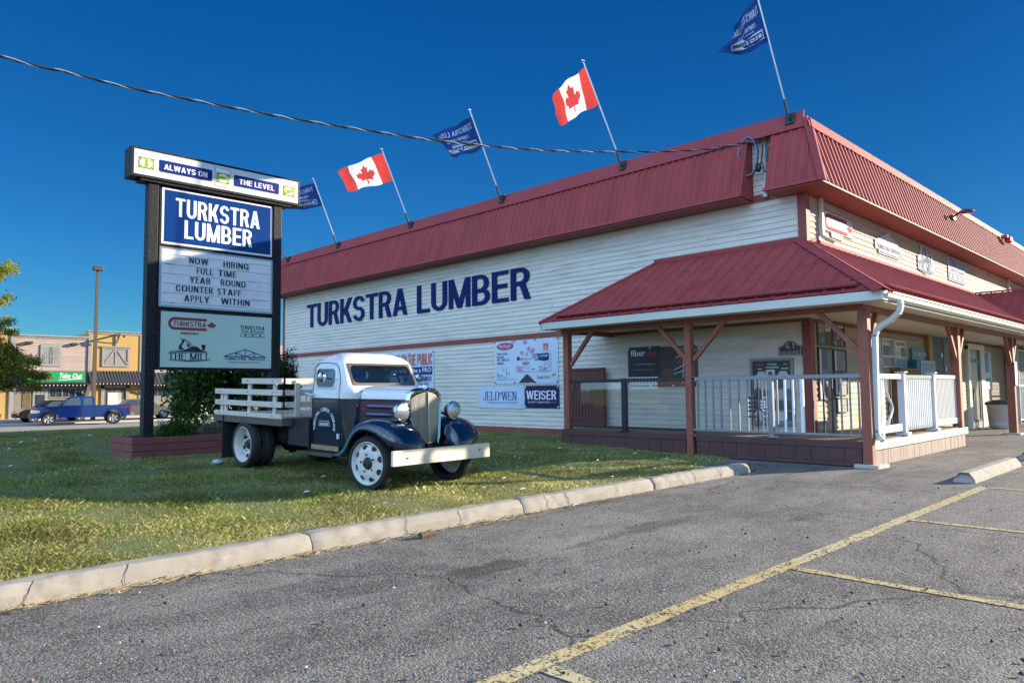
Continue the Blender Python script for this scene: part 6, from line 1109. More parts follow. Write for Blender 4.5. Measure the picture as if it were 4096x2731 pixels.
# grille and its shell
def gout(k, da=0):   # tombstone outline, k = inset
    P = []; w0, w1 = .335-k, .27-k*.9
    for t in np.linspace(0, 1, 8): P.append((-(w1+(w0-w1)*t**.8), .53+k+(1.20-.53-k)*t))
    for q in np.linspace(math.pi, 0, 15)[1:-1]: P.append((w0*math.copysign(abs(math.cos(q))**.6, math.cos(q)), 1.20+(.195-k)*abs(math.sin(q))**.7))
    for t in np.linspace(1, 0, 8): P.append((w1+(w0-w1)*t**.8, .53+k+(1.20-.53-k)*t))
    return P
vee_ = lambda b, z: .335-.24*abs(b)-(.06*((1.2-z)/.67)**2 if z < 1.2 else 0)*0+.03*(1.2-z)
O0, O1, O2 = gout(0), gout(.028), gout(.06)
mb = MB(); k = len(O0)
L0 = [(.215, b, z) for b, z in O0]; L1_ = [(vee_(b, z)-.015, b, z) for b, z in O0]; L2_ = [(vee_(b, z)+.02, b, z) for b, z in O1]; L3 = [(vee_(b, z)+.002, b, z) for b, z in O2]; L4 = [(vee_(b, z)-.03, b, z) for b, z in O2]
mb.grid([L0, L1_, L2_, L3, L4]); B(mb, 'grille_shell', pm('shell_chrome', (.62, .66, .72), .09, .05, 3, metal=1), smooth=60)
mb = MB(); mb.add([(vee_(b, z)-.035, b, z) for b, z in O2], [tuple(range(len(O2)))]); B(mb, 'radiator', pm('radiator_dark', (.015, .015, .014), .8))
mb = MB()
ob = [p_[0] for p_ in O2]
def zlim(b):
    zt = 1.20+(.135)*max(0, 1-(abs(b)/.275)**1.667)**.5; t = 0 if abs(b) < .216 else ((abs(b)-.216)/(.275-.216))**1.25; return .59+.61*min(t, 1), zt
for b in np.linspace(-.26, .26, 29):
    z0, z1 = zlim(b)
    if z1-z0 > .03: mb.beam((vee_(b, z0)-.012, b, z0), (vee_(b, z1)-.012, b, z1), .0085, .022, up=(1, 0, 0))
mb.tube([(vee_(0, .59)+.004, 0, .59), (vee_(0, 1.33)+.004, 0, 1.33)], .009, 6); gr = B(mb, 'grille_bars', pm('grille_nickel', (.50, .50, .48), .32, .10, 8, metal=.9), smooth=0)
mb = MB(); mb.lathe([(.0, .0), (.03, .0), (.035, .02), (.05, .035), (.045, .05), (0, .055)], (.24, 0, 1.385), (0, 0, 1), 14); mb.beam((.12, 0, 1.405), (.30, 0, 1.42), .03, .03); B(mb, 'radiator_cap', chrome, smooth=40)
mb = MB(); mb.tube([(.352, .012, .575), (.375, .012, .575)], .035, 12); mb.tube([(.37, .012, .575), (.380, .012, .575)], .022, 12, 1); B(mb, 'crank_hole', [chrome, tblk], smooth=40)
# fenders
FP = [(.66, .52, .26, .74), (.645, .66, .26, .84), (.55, .79, .27, .905), (.38, .90, .31, .935), (.17, .955, .36, .94), (-.06, .955, .44, .94), (-.25, .88, .50, .94), (-.38, .76, .56, .94), (-.48, .62, .60, .94), (-.57, .50, .63, .94), (-.68, .43, .66, .94), (-.80, .405, .68, .94)]
FPs = spline([list(p) for p in FP], 4)
for s in (-1, 1):
    mb = MB(); g = []
    for i, p in enumerate(FPs):
        t = FPs[min(i+1, len(FPs)-1)]-FPs[max(i-1, 0)]; n = np.array((t[1], -t[0])); n /= np.linalg.norm(n); n = n if (n @ np.array((p[0]-0, p[1]-.33))) > 0 else -n
        fr_ = 1-sstep(len(FPs)*.72, len(FPs)*.95, i)
        sec = [(0, -.16*fr_-.01), (.03, -.05), (.14, -.008), (.40, 0), (.66, -.004), (.86, -.03*fr_), (.96, -.075*fr_-.003), (1.0, -.125*fr_-.006), (.985, -.15*fr_-.012), (.95, -.12*fr_-.02)]
        g.append([(p[0]+n[0]*d, s*(p[2]+(p[3]-p[2])*u), p[1]+n[1]*d) for u, d in sec])
    mb.grid(g); B(mb, 'front_fender', tb, smooth=70)
    mb = MB(); mb.grid([[(a, s*y, z) for y in np.linspace(.68, .93, 4)] for a in np.linspace(-.76, -1.68, 6) for z in (.405,)]); mb.box(-1.68, -.76, s*.93-.012, s*.93+.012, .365, .41)
    for y in np.arange(.70, .92, .022): mb.box(-1.66, -.82, s*y-.004, s*y+.004, .405, .409)
    B(mb, 'running_board', tblk); mb = MB(); mb.box(-1.68, -.70, s*.945-.006, s*.945+.006, .37, .413); B(mb, 'board_edge_trim', chrome)
    mb = MB(); mb.box(-1.6, -.88, s*.72-.012, s*.72+.012, .43, .50); B(mb, 'sill_strip', pm('rusty_sill', (.30, .20, .11), .5, .4, 9))
    # headlights on stalks
    mb = MB(); mb.lathe([(0, -.17), (.05, -.155), (.095, -.10), (.118, -.03), (.122, 0)], (.33, s*.50, 1.06), (1, 0, 0), 24); hl = B(mb, 'headlight', pm('headlight_navy', (.02, .03, .06), .1, .05, 2, coat=1), smooth=50)
    mb = MB(); mb.lathe([(.120, -.012), (.136, -.005), (.142, .012), (.136, .028), (.118, .034), (.112, .03)], (.33, s*.50, 1.06), (1, 0, 0), 28); B(mb, 'bezel', chrome, hl, smooth=50)
    mb = MB(); mb.lathe([(.114, .028), (.08, .045), (.04, .053), (0, .055)], (.33, s*.50, 1.06), (1, 0, 0), 28); B(mb, 'lens', pm('lens_clear', (.66, .69, .72), .14, .35, 18, .5, 40, metal=.85, stretch=(1, 3, .4)), hl, smooth=60)
    mb = MB(); mb.tube([(.28, s*.50, .95), (.22, s*.42, .90)], .03, 8); mb.tube([(.27, s*.50, .96), (.24, s*.28, 1.05)], .022, 8); B(mb, 'stalk', tblk, hl, smooth=40)
    mb = MB(); mb.tube([(-.96, s*.72, 1.52), (-.98, s*.86, 1.53), (-1.0, s*.92, 1.55)], .012, 6); mb.lathe([(0, -.03), (.05, -.022), (.075, 0), (.07, .012), (0, .012)], (-.99, s*.95, 1.55), (-.8, 0*s, .05), 18); B(mb, 'wing_mirror', chrome, smooth=40)
    # door seams, hinge, handle
    sy = lambda z: s*(hwf(z)+.003); mb = MB()
    mb.tube([(-.86, sy(z), z) for z in (.53, .7, .9, 1.1, 1.228, 1.375, 1.5)]+[(-.89, sy(1.62), 1.62), (-.94, sy(1.71), 1.71), (-1.02, sy(1.755), 1.755), (-1.30, sy(1.775), 1.775), (-1.48, sy(1.765), 1.765), (-1.57, sy(1.70), 1.70)], .006, 5); mb.tube([(-1.575, sy(z), z) for z in (.53, .9, 1.228, 1.5, 1.70)], .005, 5); mb.tube([(-.86, sy(.53), .53), (-1.575, sy(.53), .53)], .005, 5)
    B(mb, 'door_seam', tblk); mb = MB(); mb.box(-.885, -.845, s*.745-.012, s*.745+.012, 1.26, 1.36); mb.box(-.885, -.845, s*.74-.012, s*.74+.012, .62, .70); B(mb, 'hinge', tw)
    mb = MB(); mb.tube([(-1.52, s*.745, 1.27), (-1.53, s*.80, 1.275)], .016, 6); mb.tube([(-1.50, s*.80, 1.265), (-1.68, s*.81, 1.30)], [.016, .008], 6); B(mb, 'door_handle', chrome, smooth=40)
    mb = MB(); mb.tube([(-.62, s*.565, 1.232), (-.86, s*.738, 1.232), (-1.62, s*.737, 1.232)], .005, 5); B(mb, 'belt_moulding', tw)
FT = Fr((0, -.738, 0), (1, 0, 0), (0, 0, 1), (0, -1, 0)); mb = MB(); tx = 'TURKSTRA LUMBER COMPANY'
for i, c in enumerate(tx):
    if c == ' ': continue
    q = math.pi*(1.05-1.10*i/(len(tx)-1)); cx, cy = -1.24+.27*math.cos(q), .79+.265*math.sin(q); tng = math.atan2(.265*math.cos(q), -.27*math.sin(q))+math.pi
    v, f = tmesh(c, .02); a0, b0 = v.min(0), v.max(0); w = np.ptp(v[:, 0])*.066; h = .058; ca, sa = math.cos(tng), math.sin(tng)
    mb.add([FT.p(cx+(x_*ca-y_*sa), cy+(x_*sa+y_*ca), .003) for x_, y_ in (((p_[0]-(a0[0]+b0[0])/2)*.066, (p_[1]-a0[1])/(b0[1]-a0[1])*h-h/2) for p_ in v)], f)
FT.text(mb, '"ALWAYS ON THE LEVEL"', -1.37, -1.10, .862, .885, .004, 0, .02); FT.rect(mb, -1.39, -1.09, .80, .848, .003, 0); FT.rect(mb, -1.382, -1.098, .807, .841, .0045, 1)
for u in (-1.33, -1.24, -1.15): FT.ell(mb, u, .824, .018, .012, .006, 0)
for u in (-1.30, -1.21): FT.rect(mb, u, u+.04, .816, .832, .006, 0)
B(mb, 'door_lettering', [pm('door_letter_white', (.62, .66, .68), .4), tb])
# bumper, chassis
mb = MB(); mb.box(.655, .70, -.93, .93, .352, .558); bp_ = B(mb, 'bumper', bumpw, bevel=.006); mb = MB()
for y, z in ((-.68, .45), (.70, .47)): mb.tube([(.695, y, z), (.712, y, z)], .013, 8)
B(mb, 'bolt', tblk, bp_)
mb = MB()
for s in (-1, 1): mb.box(-4.5, .66, s*.38-.03, s*.38+.03, .42, .56); mb.box(-4.5, -2.2, s*.38-.03, s*.38+.03, .56, .76)
for a in (-4.3, -3.0, -2.3, -1.0, .3): mb.box(a, a+.08, -.38, .38, .43, .53)
mb.tube([(0, -.72, .33), (0, .72, .33)], .045, 8); mb.tube([(-3.45, -.7, .385), (-3.45, .7, .385)], .06, 8); mb.sphere((-3.45, 0, .385), .17); mb.tube([(-3.3, 0, .4), (-1.2, 0, .48)], .035, 8); mb.box(.05, .28, -.3, .3, .48, .9); mb.box(-2.3, -1.7, -.72, -.66, .45, .88); mb.box(-2.3, -1.7, .66, .72, .45, .88); mb.tube([(-2.2, -.3, .42), (-1.3, -.3, .42)], .13, 12)
for s in (-1, 1): mb.beam((-.6, s*.42, .42), (.6, s*.42, .40), .06, .07); mb.beam((-4.1, s*.42, .52), (-2.8, s*.42, .52), .06, .09)
B(mb, 'chassis', tblk)
# bed
mb = MB()
for i in range(13): y = -.88+i*1.76/13; mb.box(-4.55, -2.22, y+.004, y+1.76/13-.004, .875, .90)
B(mb, 'bed_floor', pm('floor_grey_wood', (.30, .26, .22), .8, .2, 2, .2, 30, stretch=(.6, 6, 6)))
mb = MB(); mb.box(-4.60, -2.20, -.90, -.85, .752, .865); mb.box(-4.60, -2.20, .85, .90, .752, .865); mb.box(-2.25, -2.20, -.85, .85, .752, .865); mb.box(-4.60, -4.55, -.85, .85, .70, .865)
for a in (-2.6, -3.2, -3.9, -4.3): mb.box(a, a+.08, -.8, .8, .76, .87)
B(mb, 'bed_frame', dkwood, bevel=.004)
R4z = ((.868, .948), (1.05, 1.14), (1.245, 1.338), (1.432, 1.526))
for s in (-1, 1):
    for z0, z1 in R4z:
        mb = MB(); a0 = -4.55 if z1 < 1.4 else -3.56; mb.box(a0+random.uniform(-.01, .01), -2.235, s*.885-.016, s*.885+.016, z0, z1); rl = B(mb, 'side_rail', stake, bevel=.003); mb = MB()
        for a in (-4.36, -3.36, -2.52):
            if a > a0: mb.tube([(a, s*.90, (z0+z1)/2), (a, s*.908, (z0+z1)/2)], .011, 7)
        B(mb, 'bolt', blackmetal, rl)
    for a, zt in ((-4.36, 1.30), (-4.22, 1.30), (-3.36, 1.50), (-2.52, 1.50)):
        mb = MB(); mb.box(a-.045, a+.045, s*.85-.018, s*.85+.018, .76, zt); B(mb, 'side_stake', stake, bevel=.003)
for z0, z1 in R4z:
    mb = MB(); mb.box(-2.30, -2.268, -.80, .80, z0, z1); rl = B(mb, 'front_rail', stake, bevel=.003); mb = MB()
    for y in (-.60, 0, .60): mb.tube([(-2.268, y, (z0+z1)/2), (-2.258, y, (z0+z1)/2)], .011, 7); mb.tube([(-2.31, y, (z0+z1)/2), (-2.30, y, (z0+z1)/2)], .011, 7)
    B(mb, 'bolt', blackmetal, rl)
for y in (-.60, 0, .60): mb = MB(); mb.box(-2.268, -2.23, y-.045, y+.045, .78, 1.50); B(mb, 'front_stake', stake, bevel=.003)
for s in (-1, 1): mb = MB(); mb.box(-4.20, -4.185, s*.67-.25, s*.67+.25, .10, .86); B(mb, 'mud_flap', pm('flap_black', (.01, .01, .011), .8, .2, 6))
# wheels
def wheel(name, a, b, z, s, kind, steer=0):
    T = [(.29, -.085), (.33, -.10), (.368, -.092), (.386, -.065), (.392, -.035), (.386, -.028), (.392, -.02), (.392, -.004), (.386, 0), (.392, .004), (.392, .02), (.386, .028), (.392, .035), (.386, .065), (.368, .092), (.33, .10), (.29, .085)]
    mb = MB(); mb.lathe(T, (0, 0, 0), (0, s, 0), 44); w = B(mb, name, rubber, smooth=35); w.location = (a, b, z); w.rotation_euler = (0, 0, steer)
    mb = MB()
    if kind == 'front':
        mb.lathe([(.30, .08), (.306, .09), (.298, .094), (.285, .08), (.272, .052), (.258, .05), (.20, .078), (.15, .082), (.115, .074), (.09, .074), (.09, .03)], (0, 0, 0), (0, s, 0), 40)
    else: mb.lathe([(.30, .08), (.306, .09), (.298, .094), (.285, .07), (.272, .0), (.262, -.06), (.20, -.085), (.12, -.085), (.10, -.06)], (0, 0, 0), (0, s, 0), 40)
    B(mb, 'rim', rimw, w, smooth=35); hm_ = pm('hole_shade', (.035, .022, .018), .8)
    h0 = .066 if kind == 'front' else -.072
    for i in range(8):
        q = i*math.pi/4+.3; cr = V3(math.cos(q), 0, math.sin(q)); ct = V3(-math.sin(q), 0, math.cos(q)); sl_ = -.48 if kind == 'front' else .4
        mb = MB(); mb.add([cr*(.232+.030*math.cos(e))+ct*.045*math.sin(e)*(1+.25*math.cos(e))+V3(0, s, 0)*(h0+.004+sl_*.030*math.cos(e)) for e in np.linspace(0, 6.283, 16, endpoint=False)], [tuple(range(16))]); B(mb, 'vent_hole', hm_, w)  # dark discs laid on the rim, the shade inside its holes painted in
    mb = MB(); hb = .0 if kind == 'front' else -.10
    mb.lathe([(.088, .07+hb), (.08, .085+hb), (.06, .10+hb), (.055, .12+hb), (0, .125+hb)], (0, 0, 0), (0, s, 0), 18)
    for i in range(5): q = i*6.283/5+.5; mb.lathe([(.014, .075+hb), (.014, .095+hb), (0, .10+hb)], (.125*math.cos(q), 0, .125*math.sin(q)), (0, s, 0), 6)
    B(mb, 'hub', pm('hub_dark', (.03, .025, .025), .5, .3, 9), w, smooth=30)
for s in (-1, 1):
    wheel('front_wheel', 0, s*.76, .335, s, 'front', math.radians(9)); wheel('rear_wheel', -3.45, s*.83, .385, s, 'rear'); wheel('rear_wheel', -3.45, s*.59, .385, s, 'rear')

mb = MB(); mb.grid([[(3.05+.045*u*math.cos(.4)-.02*v, 6.30+.03*u+.02*v*v, .085+.012*math.sin(u*3)+.01*v) for v in (-1, 0, 1)] for u in (-1, -.3, .4, 1)]); tag(mb.build('plastic_scrap', pm('scrap_green', (.02, .30, .20), .4)), 'small bright green plastic scrap in the dry grass by the kerb', 'litter')
mb = MB(); mb.grid([[(6.9+.05*u, 5.90+.025*v, .02+.02*abs(math.sin(u*2+v))) for v in (-1, -.2, .5, 1)] for u in (-1, -.4, .2, 1)]); tag(mb.build('paper_scrap', pm('scrap_white', (.7, .7, .68), .7)), 'crumpled white paper scrap on the asphalt against the kerb', 'litter')
mb = MB(); mb.tube([(4.42, 5.78, .03), (4.56, 5.80, .035), (4.62, 5.79, .03)], [.035, .03, .012], 8); tag(mb.build('pine_cone', pm('cone_brown', (.10, .06, .035), .9, .4, 40, .6, 60), smooth=50), 'brown cone lying on the asphalt just in front of the kerb', 'litter')
# ================================================================== ACROSS THE ROAD
def rail_box(mb, *a): mb.box(*a)
def car(label, cat, loc, yaw, prof, glassprof, wid, paint, wheels, r, nm, extra=None, group=None):
    """x forward; prof = side outline of the body, glassprof = greenhouse outline (tapers inwards)"""
    t = thing(nm, label, cat, loc, (0, 0, yaw), group); mb = MB(); n = len(prof); h = wid/2; yy = (-h, -h+.05, h-.05, h); kk = (.985, 1, 1, .985)
    g = [[(x, y, z if k == 1 else z) for x, z in prof] for y, k in zip(yy, kk)]
    cz = .75; g[0] = [(x*.995, -h+(.05 if z > .85 or z < .4 else 0), z) for x, z in prof]; g[3] = [(x*.995, h-(.05 if z > .85 or z < .4 else 0), z) for x, z in prof]
    mb.grid([list(r_)+[r_[0]] for r_ in g]); from_ = len(mb.v)
    for q in (0, 3): mb.add(g[q], [tuple(range(n))])
    b = mb.build('body', paint, t, local=True, smooth=32)
    mb = MB(); k = len(glassprof); cx = sum(p[0] for p in glassprof)/k; g0 = [(x, s*(h-.06-.20*max(0, (z-glassprof[0][1]))**1.0*.55), z) for s in (-1, 1) for x, z in glassprof]
    mb.add(g0, [tuple(range(k))[::-1], tuple(range(k, 2*k))]+[(i, (i+1) % k, k+(i+1) % k, k+i) for i in range(k)]); cb = mb.build('cabin', paint, t, local=True, smooth=30)
    for wx in wheels:
        for s in (-1, 1):
            mb = MB(); mb.lathe([(r*.62, -.09), (r*.9, -.11), (r, -.08), (r, .08), (r*.9, .11), (r*.62, .09)], (wx, s*(h-.10), r), (0, s, 0), 24); w = mb.build('wheel', rubber, t, local=True, smooth=40)
            mb = MB(); mb.lathe([(r*.64, .095), (r*.6, .08), (r*.5, .055), (r*.2, .07), (0, .075)], (wx, s*(h-.10), r), (0, s, 0), 20, 1)
            for i in range(5):
                q = i*1.2566; c_, s_ = math.cos(q), math.sin(q); mb.beam((wx+r*.15*c_, s*(h-.02), r+r*.15*s_), (wx+r*.6*c_, s*(h-.012), r+r*.6*s_), .05, .03, up=(0, 1, 0), m=0)
            mb.build('rim', [pm('alloy_silver', (.5, .5, .5), .4), pm('alloy_shade', (.16, .16, .165), .4, metal=.5)], w, local=True)
    return t, b, cb, h
def pane(mb, pts, m=0): mb.add(pts, [tuple(range(len(pts)))], m)
def arch(cx, r, z0, n=9): return [(cx+r*math.cos(a), z0+r*math.sin(a)) for a in np.linspace(0, math.pi, n)]
bp = pm('pickup_blue', (.003, .014, .11), .14, .05, 1, coat=1)
prof = [(.88, .42), (.92, .60), (.90, .80), (.82, .98), (.5, 1.06), (-.45, 1.12), (-.6, 1.14), (-2.30, 1.14), (-2.31, 1.11), (-4.18, 1.11), (-4.20, .62), (-4.05, .50)]+[(-3.28+.46*math.cos(a), .42+.50*math.sin(a)) for a in np.linspace(math.pi, 0, 9)]+[(-2.6, .42), (-.62, .42)]+[(.50*math.cos(a), .42+.50*math.sin(a)) for a in np.linspace(math.pi, 0, 9)][1:-1]+[(.5, .42)]
prof = prof[:12]+[(-3.74, .44)]+[(-3.28+.44*math.cos(a), .44+.42*math.sin(a)) for a in np.linspace(math.pi, 0, 9)][1:-1]+[(-2.84, .44), (-.46, .44)]+[(.44*math.cos(a), .44+.42*math.sin(a)) for a in np.linspace(math.pi, 0, 9)][1:-1]+[(.46, .44)]
t, b, cb, h = car('bright blue extended cab pickup truck on the road before the shops', 'pickup truck', (10.63, 49.4, -.35), math.radians(169.6), prof, [(-.42, 1.12), (-1.02, 1.62), (-1.25, 1.68), (-2.12, 1.68), (-2.24, 1.60), (-2.30, 1.12)], 1.76, bp, (0, -3.28), .37, 'pickup_truck')
for s in (-1, 1):
    yb = lambda z: s*(h-.06-.11*(z-1.12)+.006)
    mb = MB(); pane(mb, [(-.62, yb(1.16), 1.16), (-1.05, yb(1.56), 1.56), (-1.50, yb(1.60), 1.60), (-1.56, yb(1.16), 1.16)]); pane(mb, [(-1.70, yb(1.16), 1.16), (-1.68, yb(1.60), 1.60), (-2.10, yb(1.59), 1.59), (-2.20, yb(1.16), 1.16)]); mb.build('side_window', pm('car_glass', (.05, .08, .10), .05, .3, 3, spec=.9), t, local=True)
    for wx, rr_ in ((0, .44), (-3.28, .44)):
        mb = MB(); mb.grid([[(wx+(rr_+k_)*math.cos(a), s*(h+o_), .44+(rr_+k_-.02)*math.sin(a)) for k_, o_ in ((0, 0), (0, .05), (.10, .045), (.12, 0))] for a in np.linspace(-.05, math.pi+.05, 13)]); mb.build('wheel_flare', bp, t, local=True, smooth=50)
    mb = MB(); mb.box(-1.62, -1.60, s*h-.004, s*h+.004, .50, 1.12); mb.box(-2.31, -2.29, s*h-.006, s*h+.006, .46, 1.10); mb.box(-.5, -.485, s*h-.004, s*h+.004, .5, 1.08); mb.build('panel_gap', tblk, t, local=True)
    mb = MB(); mb.box(-1.52, -1.34, s*(h+.01)-.015, s*(h+.01)+.015, .93, .97); mb.build('door_handle', bp, t, local=True); mb = MB(); mb.box(-.72, -.56, s*(h+.10)-.09, s*(h+.10)+.09, 1.13, 1.30); mb.build('wing_mirror', tblk, t, local=True, bevel=.03)
    mb = MB(); mb.box(.70, .91, s*.70-.19, s*.70+.19, .74, .92, 0); mb.box(.5, .7, s*.885-.01, s*.885+.01, .74, .90, 0); mb.box(.46, .56, s*.90-.008, s*.90+.008, .76, .86, 1); mb.build('headlight', [pm('lamp_clear', (.6, .6, .58), .1, .1, 8, metal=.4), pm('amber', (.6, .2, .02), .3)], t, local=True)
    mb = MB(); mb.box(-4.225, -4.10, s*.84-.06, s*.84+.06, .72, 1.04, 0); mb.build('tail_light', pm('tail_red', (.45, .02, .02), .2, .1, 5), t, local=True)
    mb = MB(); Fp = Fr((0, s*(h+.004), 0), (-s, 0, 0), (0, 0, 1)); Fp.text(mb, 'SPORT', s*4.05 if s < 0 else 3.65, s*3.65 if s < 0 else 4.05, .98, 1.02, .003, 0, .02, shear=.3) if s > 0 else None
    if s > 0: mb.build('side_decal', pm('decal_red', (.5, .08, .08), .4), t, local=True)
mb = MB(); pane(mb, [(-.46, -.72, 1.17), (-.46, .72, 1.17), (-.99, .62, 1.61), (-.99, -.62, 1.61)]); mb.v = [(x+.012, y, z+.01) for x, y, z in mb.v]; mb.build('windshield', MATS['car_glass'], t, local=True)
mb = MB(); mb.box(.82, 1.0, -.88, .88, .42, .66); mb.build('front_bumper', pm('bumper_dark', (.05, .055, .06), .4, .1, 3), t, local=True, bevel=.04); mb = MB(); mb.box(-4.34, -4.20, -.85, .85, .50, .66); mb.build('rear_bumper', steel, t, local=True, bevel=.03)
mb = MB(); mb.box(.86, .935, -.5, .5, .70, .92); mb.build('front_grille', tblk, t, local=True); mb = MB(); mb.box(-4.17, -2.33, -.82, .82, 1.10, 1.13); mb.build('bed_cover', tblk, t, local=True)
# person silhouette at the wheel
def simplecar(label, loc, yaw, paint, nm, tall=1.0, cat='car'):
    pr = [(.78, .30), (.85, .48), (.80, .68), (.55, .80), (-.35, .93), (-2.9, .95), (-3.3, .92), (-3.42, .60), (-3.38, .32), (-3.1, .30)]+[(-2.68+.38*math.cos(a), .30+.36*math.sin(a)) for a in np.linspace(math.pi, 0, 8)]+[(-.40, .26)]+[(.38*math.cos(a), .30+.36*math.sin(a)) for a in np.linspace(math.pi, 0, 8)]
    zr = 1.42*tall
    gp = [(-.30, .92), (-1.0, zr-.05), (-1.3, zr), (-2.2, zr-.01), (-2.55, zr-.08), (-3.05 if tall == 1 else -3.25, .93)]
    t, b, cb, h = car(label, cat, loc, yaw, pr, gp, 1.76, paint, (0, -2.68), .32, nm)
    for s in (-1, 1):
        yb = lambda z: s*(h-.06-.11*(z-.92)+.006); mb = MB(); z1 = zr-.09
        pane(mb, [(-.55, yb(.96), .96), (-1.08, yb(z1), z1), (-1.58, yb(z1), z1), (-1.62, yb(.96), .96)]); pane(mb, [(-1.70, yb(.96), .96), (-1.66, yb(z1), z1), (-2.25, yb(z1), z1), (-2.75, yb(.97), .97)]); mb.build('side_window', MATS['car_glass'], t, local=True)
        mb = MB(); mb.box(.62, .82, s*.66-.17, s*.66+.17, .60, .74); mb.build('headlight', MATS['lamp_clear'], t, local=True, bevel=.02); mb = MB(); mb.box(-3.43, -3.33, s*.68-.15, s*.68+.15, .68, .86); mb.build('tail_light', MATS['tail_red'], t, local=True)
        mb = MB(); mb.box(-.72, -.60, s*(h+.06)-.08, s*(h+.06)+.08, .95, 1.08); mb.build('wing_mirror', paint, t, local=True, bevel=.02)
    mb = MB(); pane(mb, [(-.33, -.70, .97), (-.33, .70, .97), (-.97, .60, zr-.08), (-.97, -.60, zr-.08)]); mb.v = [(x+.01, y, z+.012) for x, y, z in mb.v]; mb.build('windshield', MATS['car_glass'], t, local=True); mb = MB(); mb.box(.78, .87, -.45, .45, .36, .58); mb.build('front_grille', tblk, t, local=True)
    return t
simplecar('grey parked sedan glimpsed just left of the road sign post, outside the yellow shop', (18.9, 55.2, -.33), math.radians(-8), pm('car_grey', (.13, .125, .12), .2, .05, 1, coat=1), 'parked_car')
simplecar('white parked minivan seen between the sign post and the weeping tree', (20.4, 54.2, -.33), math.radians(187), pm('car_white', (.62, .64, .66), .2, .03, 1, coat=1), 'parked_car', 1.18)
simplecar('dark parked car hidden behind the hood of the blue pickup', (10.9, 55.6, -.33), math.radians(184), pm('car_black', (.012, .014, .018), .12, .05, 1, coat=1), 'parked_car')
# ---- shops
greyw = pm('weathered_grey_wood', (.24, .225, .205), .8, .25, 2.5, .3, 25, stretch=(4, 4, .7), dirt=(.42, .40, .36), dscale=5, damt=.5); ochre = pm('ochre_stucco', (.42, .26, .085), .85, .06, .8, .15, 40); pinks = pm('pink_siding', (.36, .285, .24), .8, .10, 1.2, dirt=(.22, .14, .10), dscale=5, damt=.4, isl=.08); charcoalroof = pm('charcoal_standing_seam', (.05, .05, .056), .45, .1, 1.2); greywall = pm('grey_brown_wall', (.20, .175, .15), .8, .1, 1.5); shopglass = pm('shop_glass', (.03, .045, .055), .06, .4, 1.2, spec=.8)
YB = 60.0; FB = Fr((0, YB, 0), (1, 0, 0), (0, 0, 1), (0, -1, 0)); Z0 = -.35
def awning(par, x0, x1, zt, zb, d=1.0, n=16):
    mb = MB(); mb.add([(x0, YB, zt), (x1, YB, zt), (x1, YB-d, zb), (x0, YB-d, zb)], [(0, 1, 2, 3)]); mb.add([(x0, YB, zt), (x0, YB-d, zb), (x0, YB, zb)], [(0, 1, 2)]); mb.add([(x1, YB, zt), (x1, YB-d, zb), (x1, YB, zb)], [(0, 1, 2)]); mb.add([(x0, YB, zb+.02), (x1, YB, zb+.02), (x1, YB-d, zb+.02), (x0, YB-d, zb+.02)], [(0, 1, 2, 3)], 1)
    for i in range(n+1): x = x0+(x1-x0)*i/n; mb.beam((x, YB, zt+.02), (x, YB-d, zb+.02), .035, .05)
    mb.build('awning', [charcoalroof, greywall], par)
    mb = MB()
    for i in range(int((x1-x0)/.24)): mb.sphere((x0+.1+i*.24, YB-d, zb-.06), (.035, .035, .05), n=6, k=4)
    mb.build('string_light', pm('bulb_white', (.8, .8, .76), .3), par)
    for x in (x0+.05, x1-.05): mb = MB(); mb.beam((x, YB-.03, zb-.9), (x, YB-d+.12, zb), .10, .12, up=(1, 0, 0)); mb.build('awning_bracket', greyw, par)
def boards(mb, x0, x1, z0, z1, e, d0, m=0):
    z = z0
    while z < z1: t = min(z+e, z1); mb.add([FB.p(x0, z, d0+.03), FB.p(x1, z, d0+.03), FB.p(x1, t, d0), FB.p(x0, t, d0), FB.p(x0, z, d0), FB.p(x1, z, d0)], [(0, 1, 2, 3), (0, 4, 5, 1)], m); z = t
# far left ochre shop
t = thing('ochre_shop', 'ochre rendered shop half hidden by the yellow green tree', 'building', (7, 60, Z0)); mb = MB(); mb.box(2, 10.55, 59.7, 68, Z0, 5.95); mb.build('wall', ochre, t); mb = MB(); mb.box(1.9, 10.78, 59.62, 60.3, 5.85, 6.08); mb.box(10.45, 10.72, 59.6, 59.78, Z0, 5.85); mb.build('trim', greyw, t)
mb = MB(); FB.box(mb, 6.2, 8.0, .4, 1.9, .3, .36); mb.build('window', shopglass, t)
# pink take-out shop
t = thing('pink_shop', 'pink clapboard shop with arched shutter window and green take-out sign', 'building', (13, 60, Z0)); mb = MB(); mb.box(10.6, 15.3, 60.0, 68, Z0, 5.5); boards(mb, 10.7, 15.25, 3.05, 5.45, .17, .0); mb.build('wall', pinks, t)
mb = MB(); FB.box(mb, 10.6, 15.25, 5.42, 5.56, -.1, .06); FB.box(mb, 10.6, 15.28, 5.56, 5.68, -.2, .14); mb.build('cornice', greyw, t)
mb = MB(); wr = lambda k: [(12.27+k, 3.47+k), (13.55-k, 3.47+k), (13.55-k, 4.93-k)]+[(12.91+(.64-k)*math.cos(a), 4.93-k+.17*math.sin(a)) for a in np.linspace(.2, math.pi-.2, 9)]+[(12.27+k, 4.93-k)]
mb.prism([FB.p(x, y, .03) for x, y in wr(0)], FB.n*.06, 0); FB.poly(mb, wr(.17), .093, 1, True)
for x in np.linspace(12.52, 13.30, 7): FB.rect(mb, x-.008, x+.008, 3.66, 4.8, .096, 2)
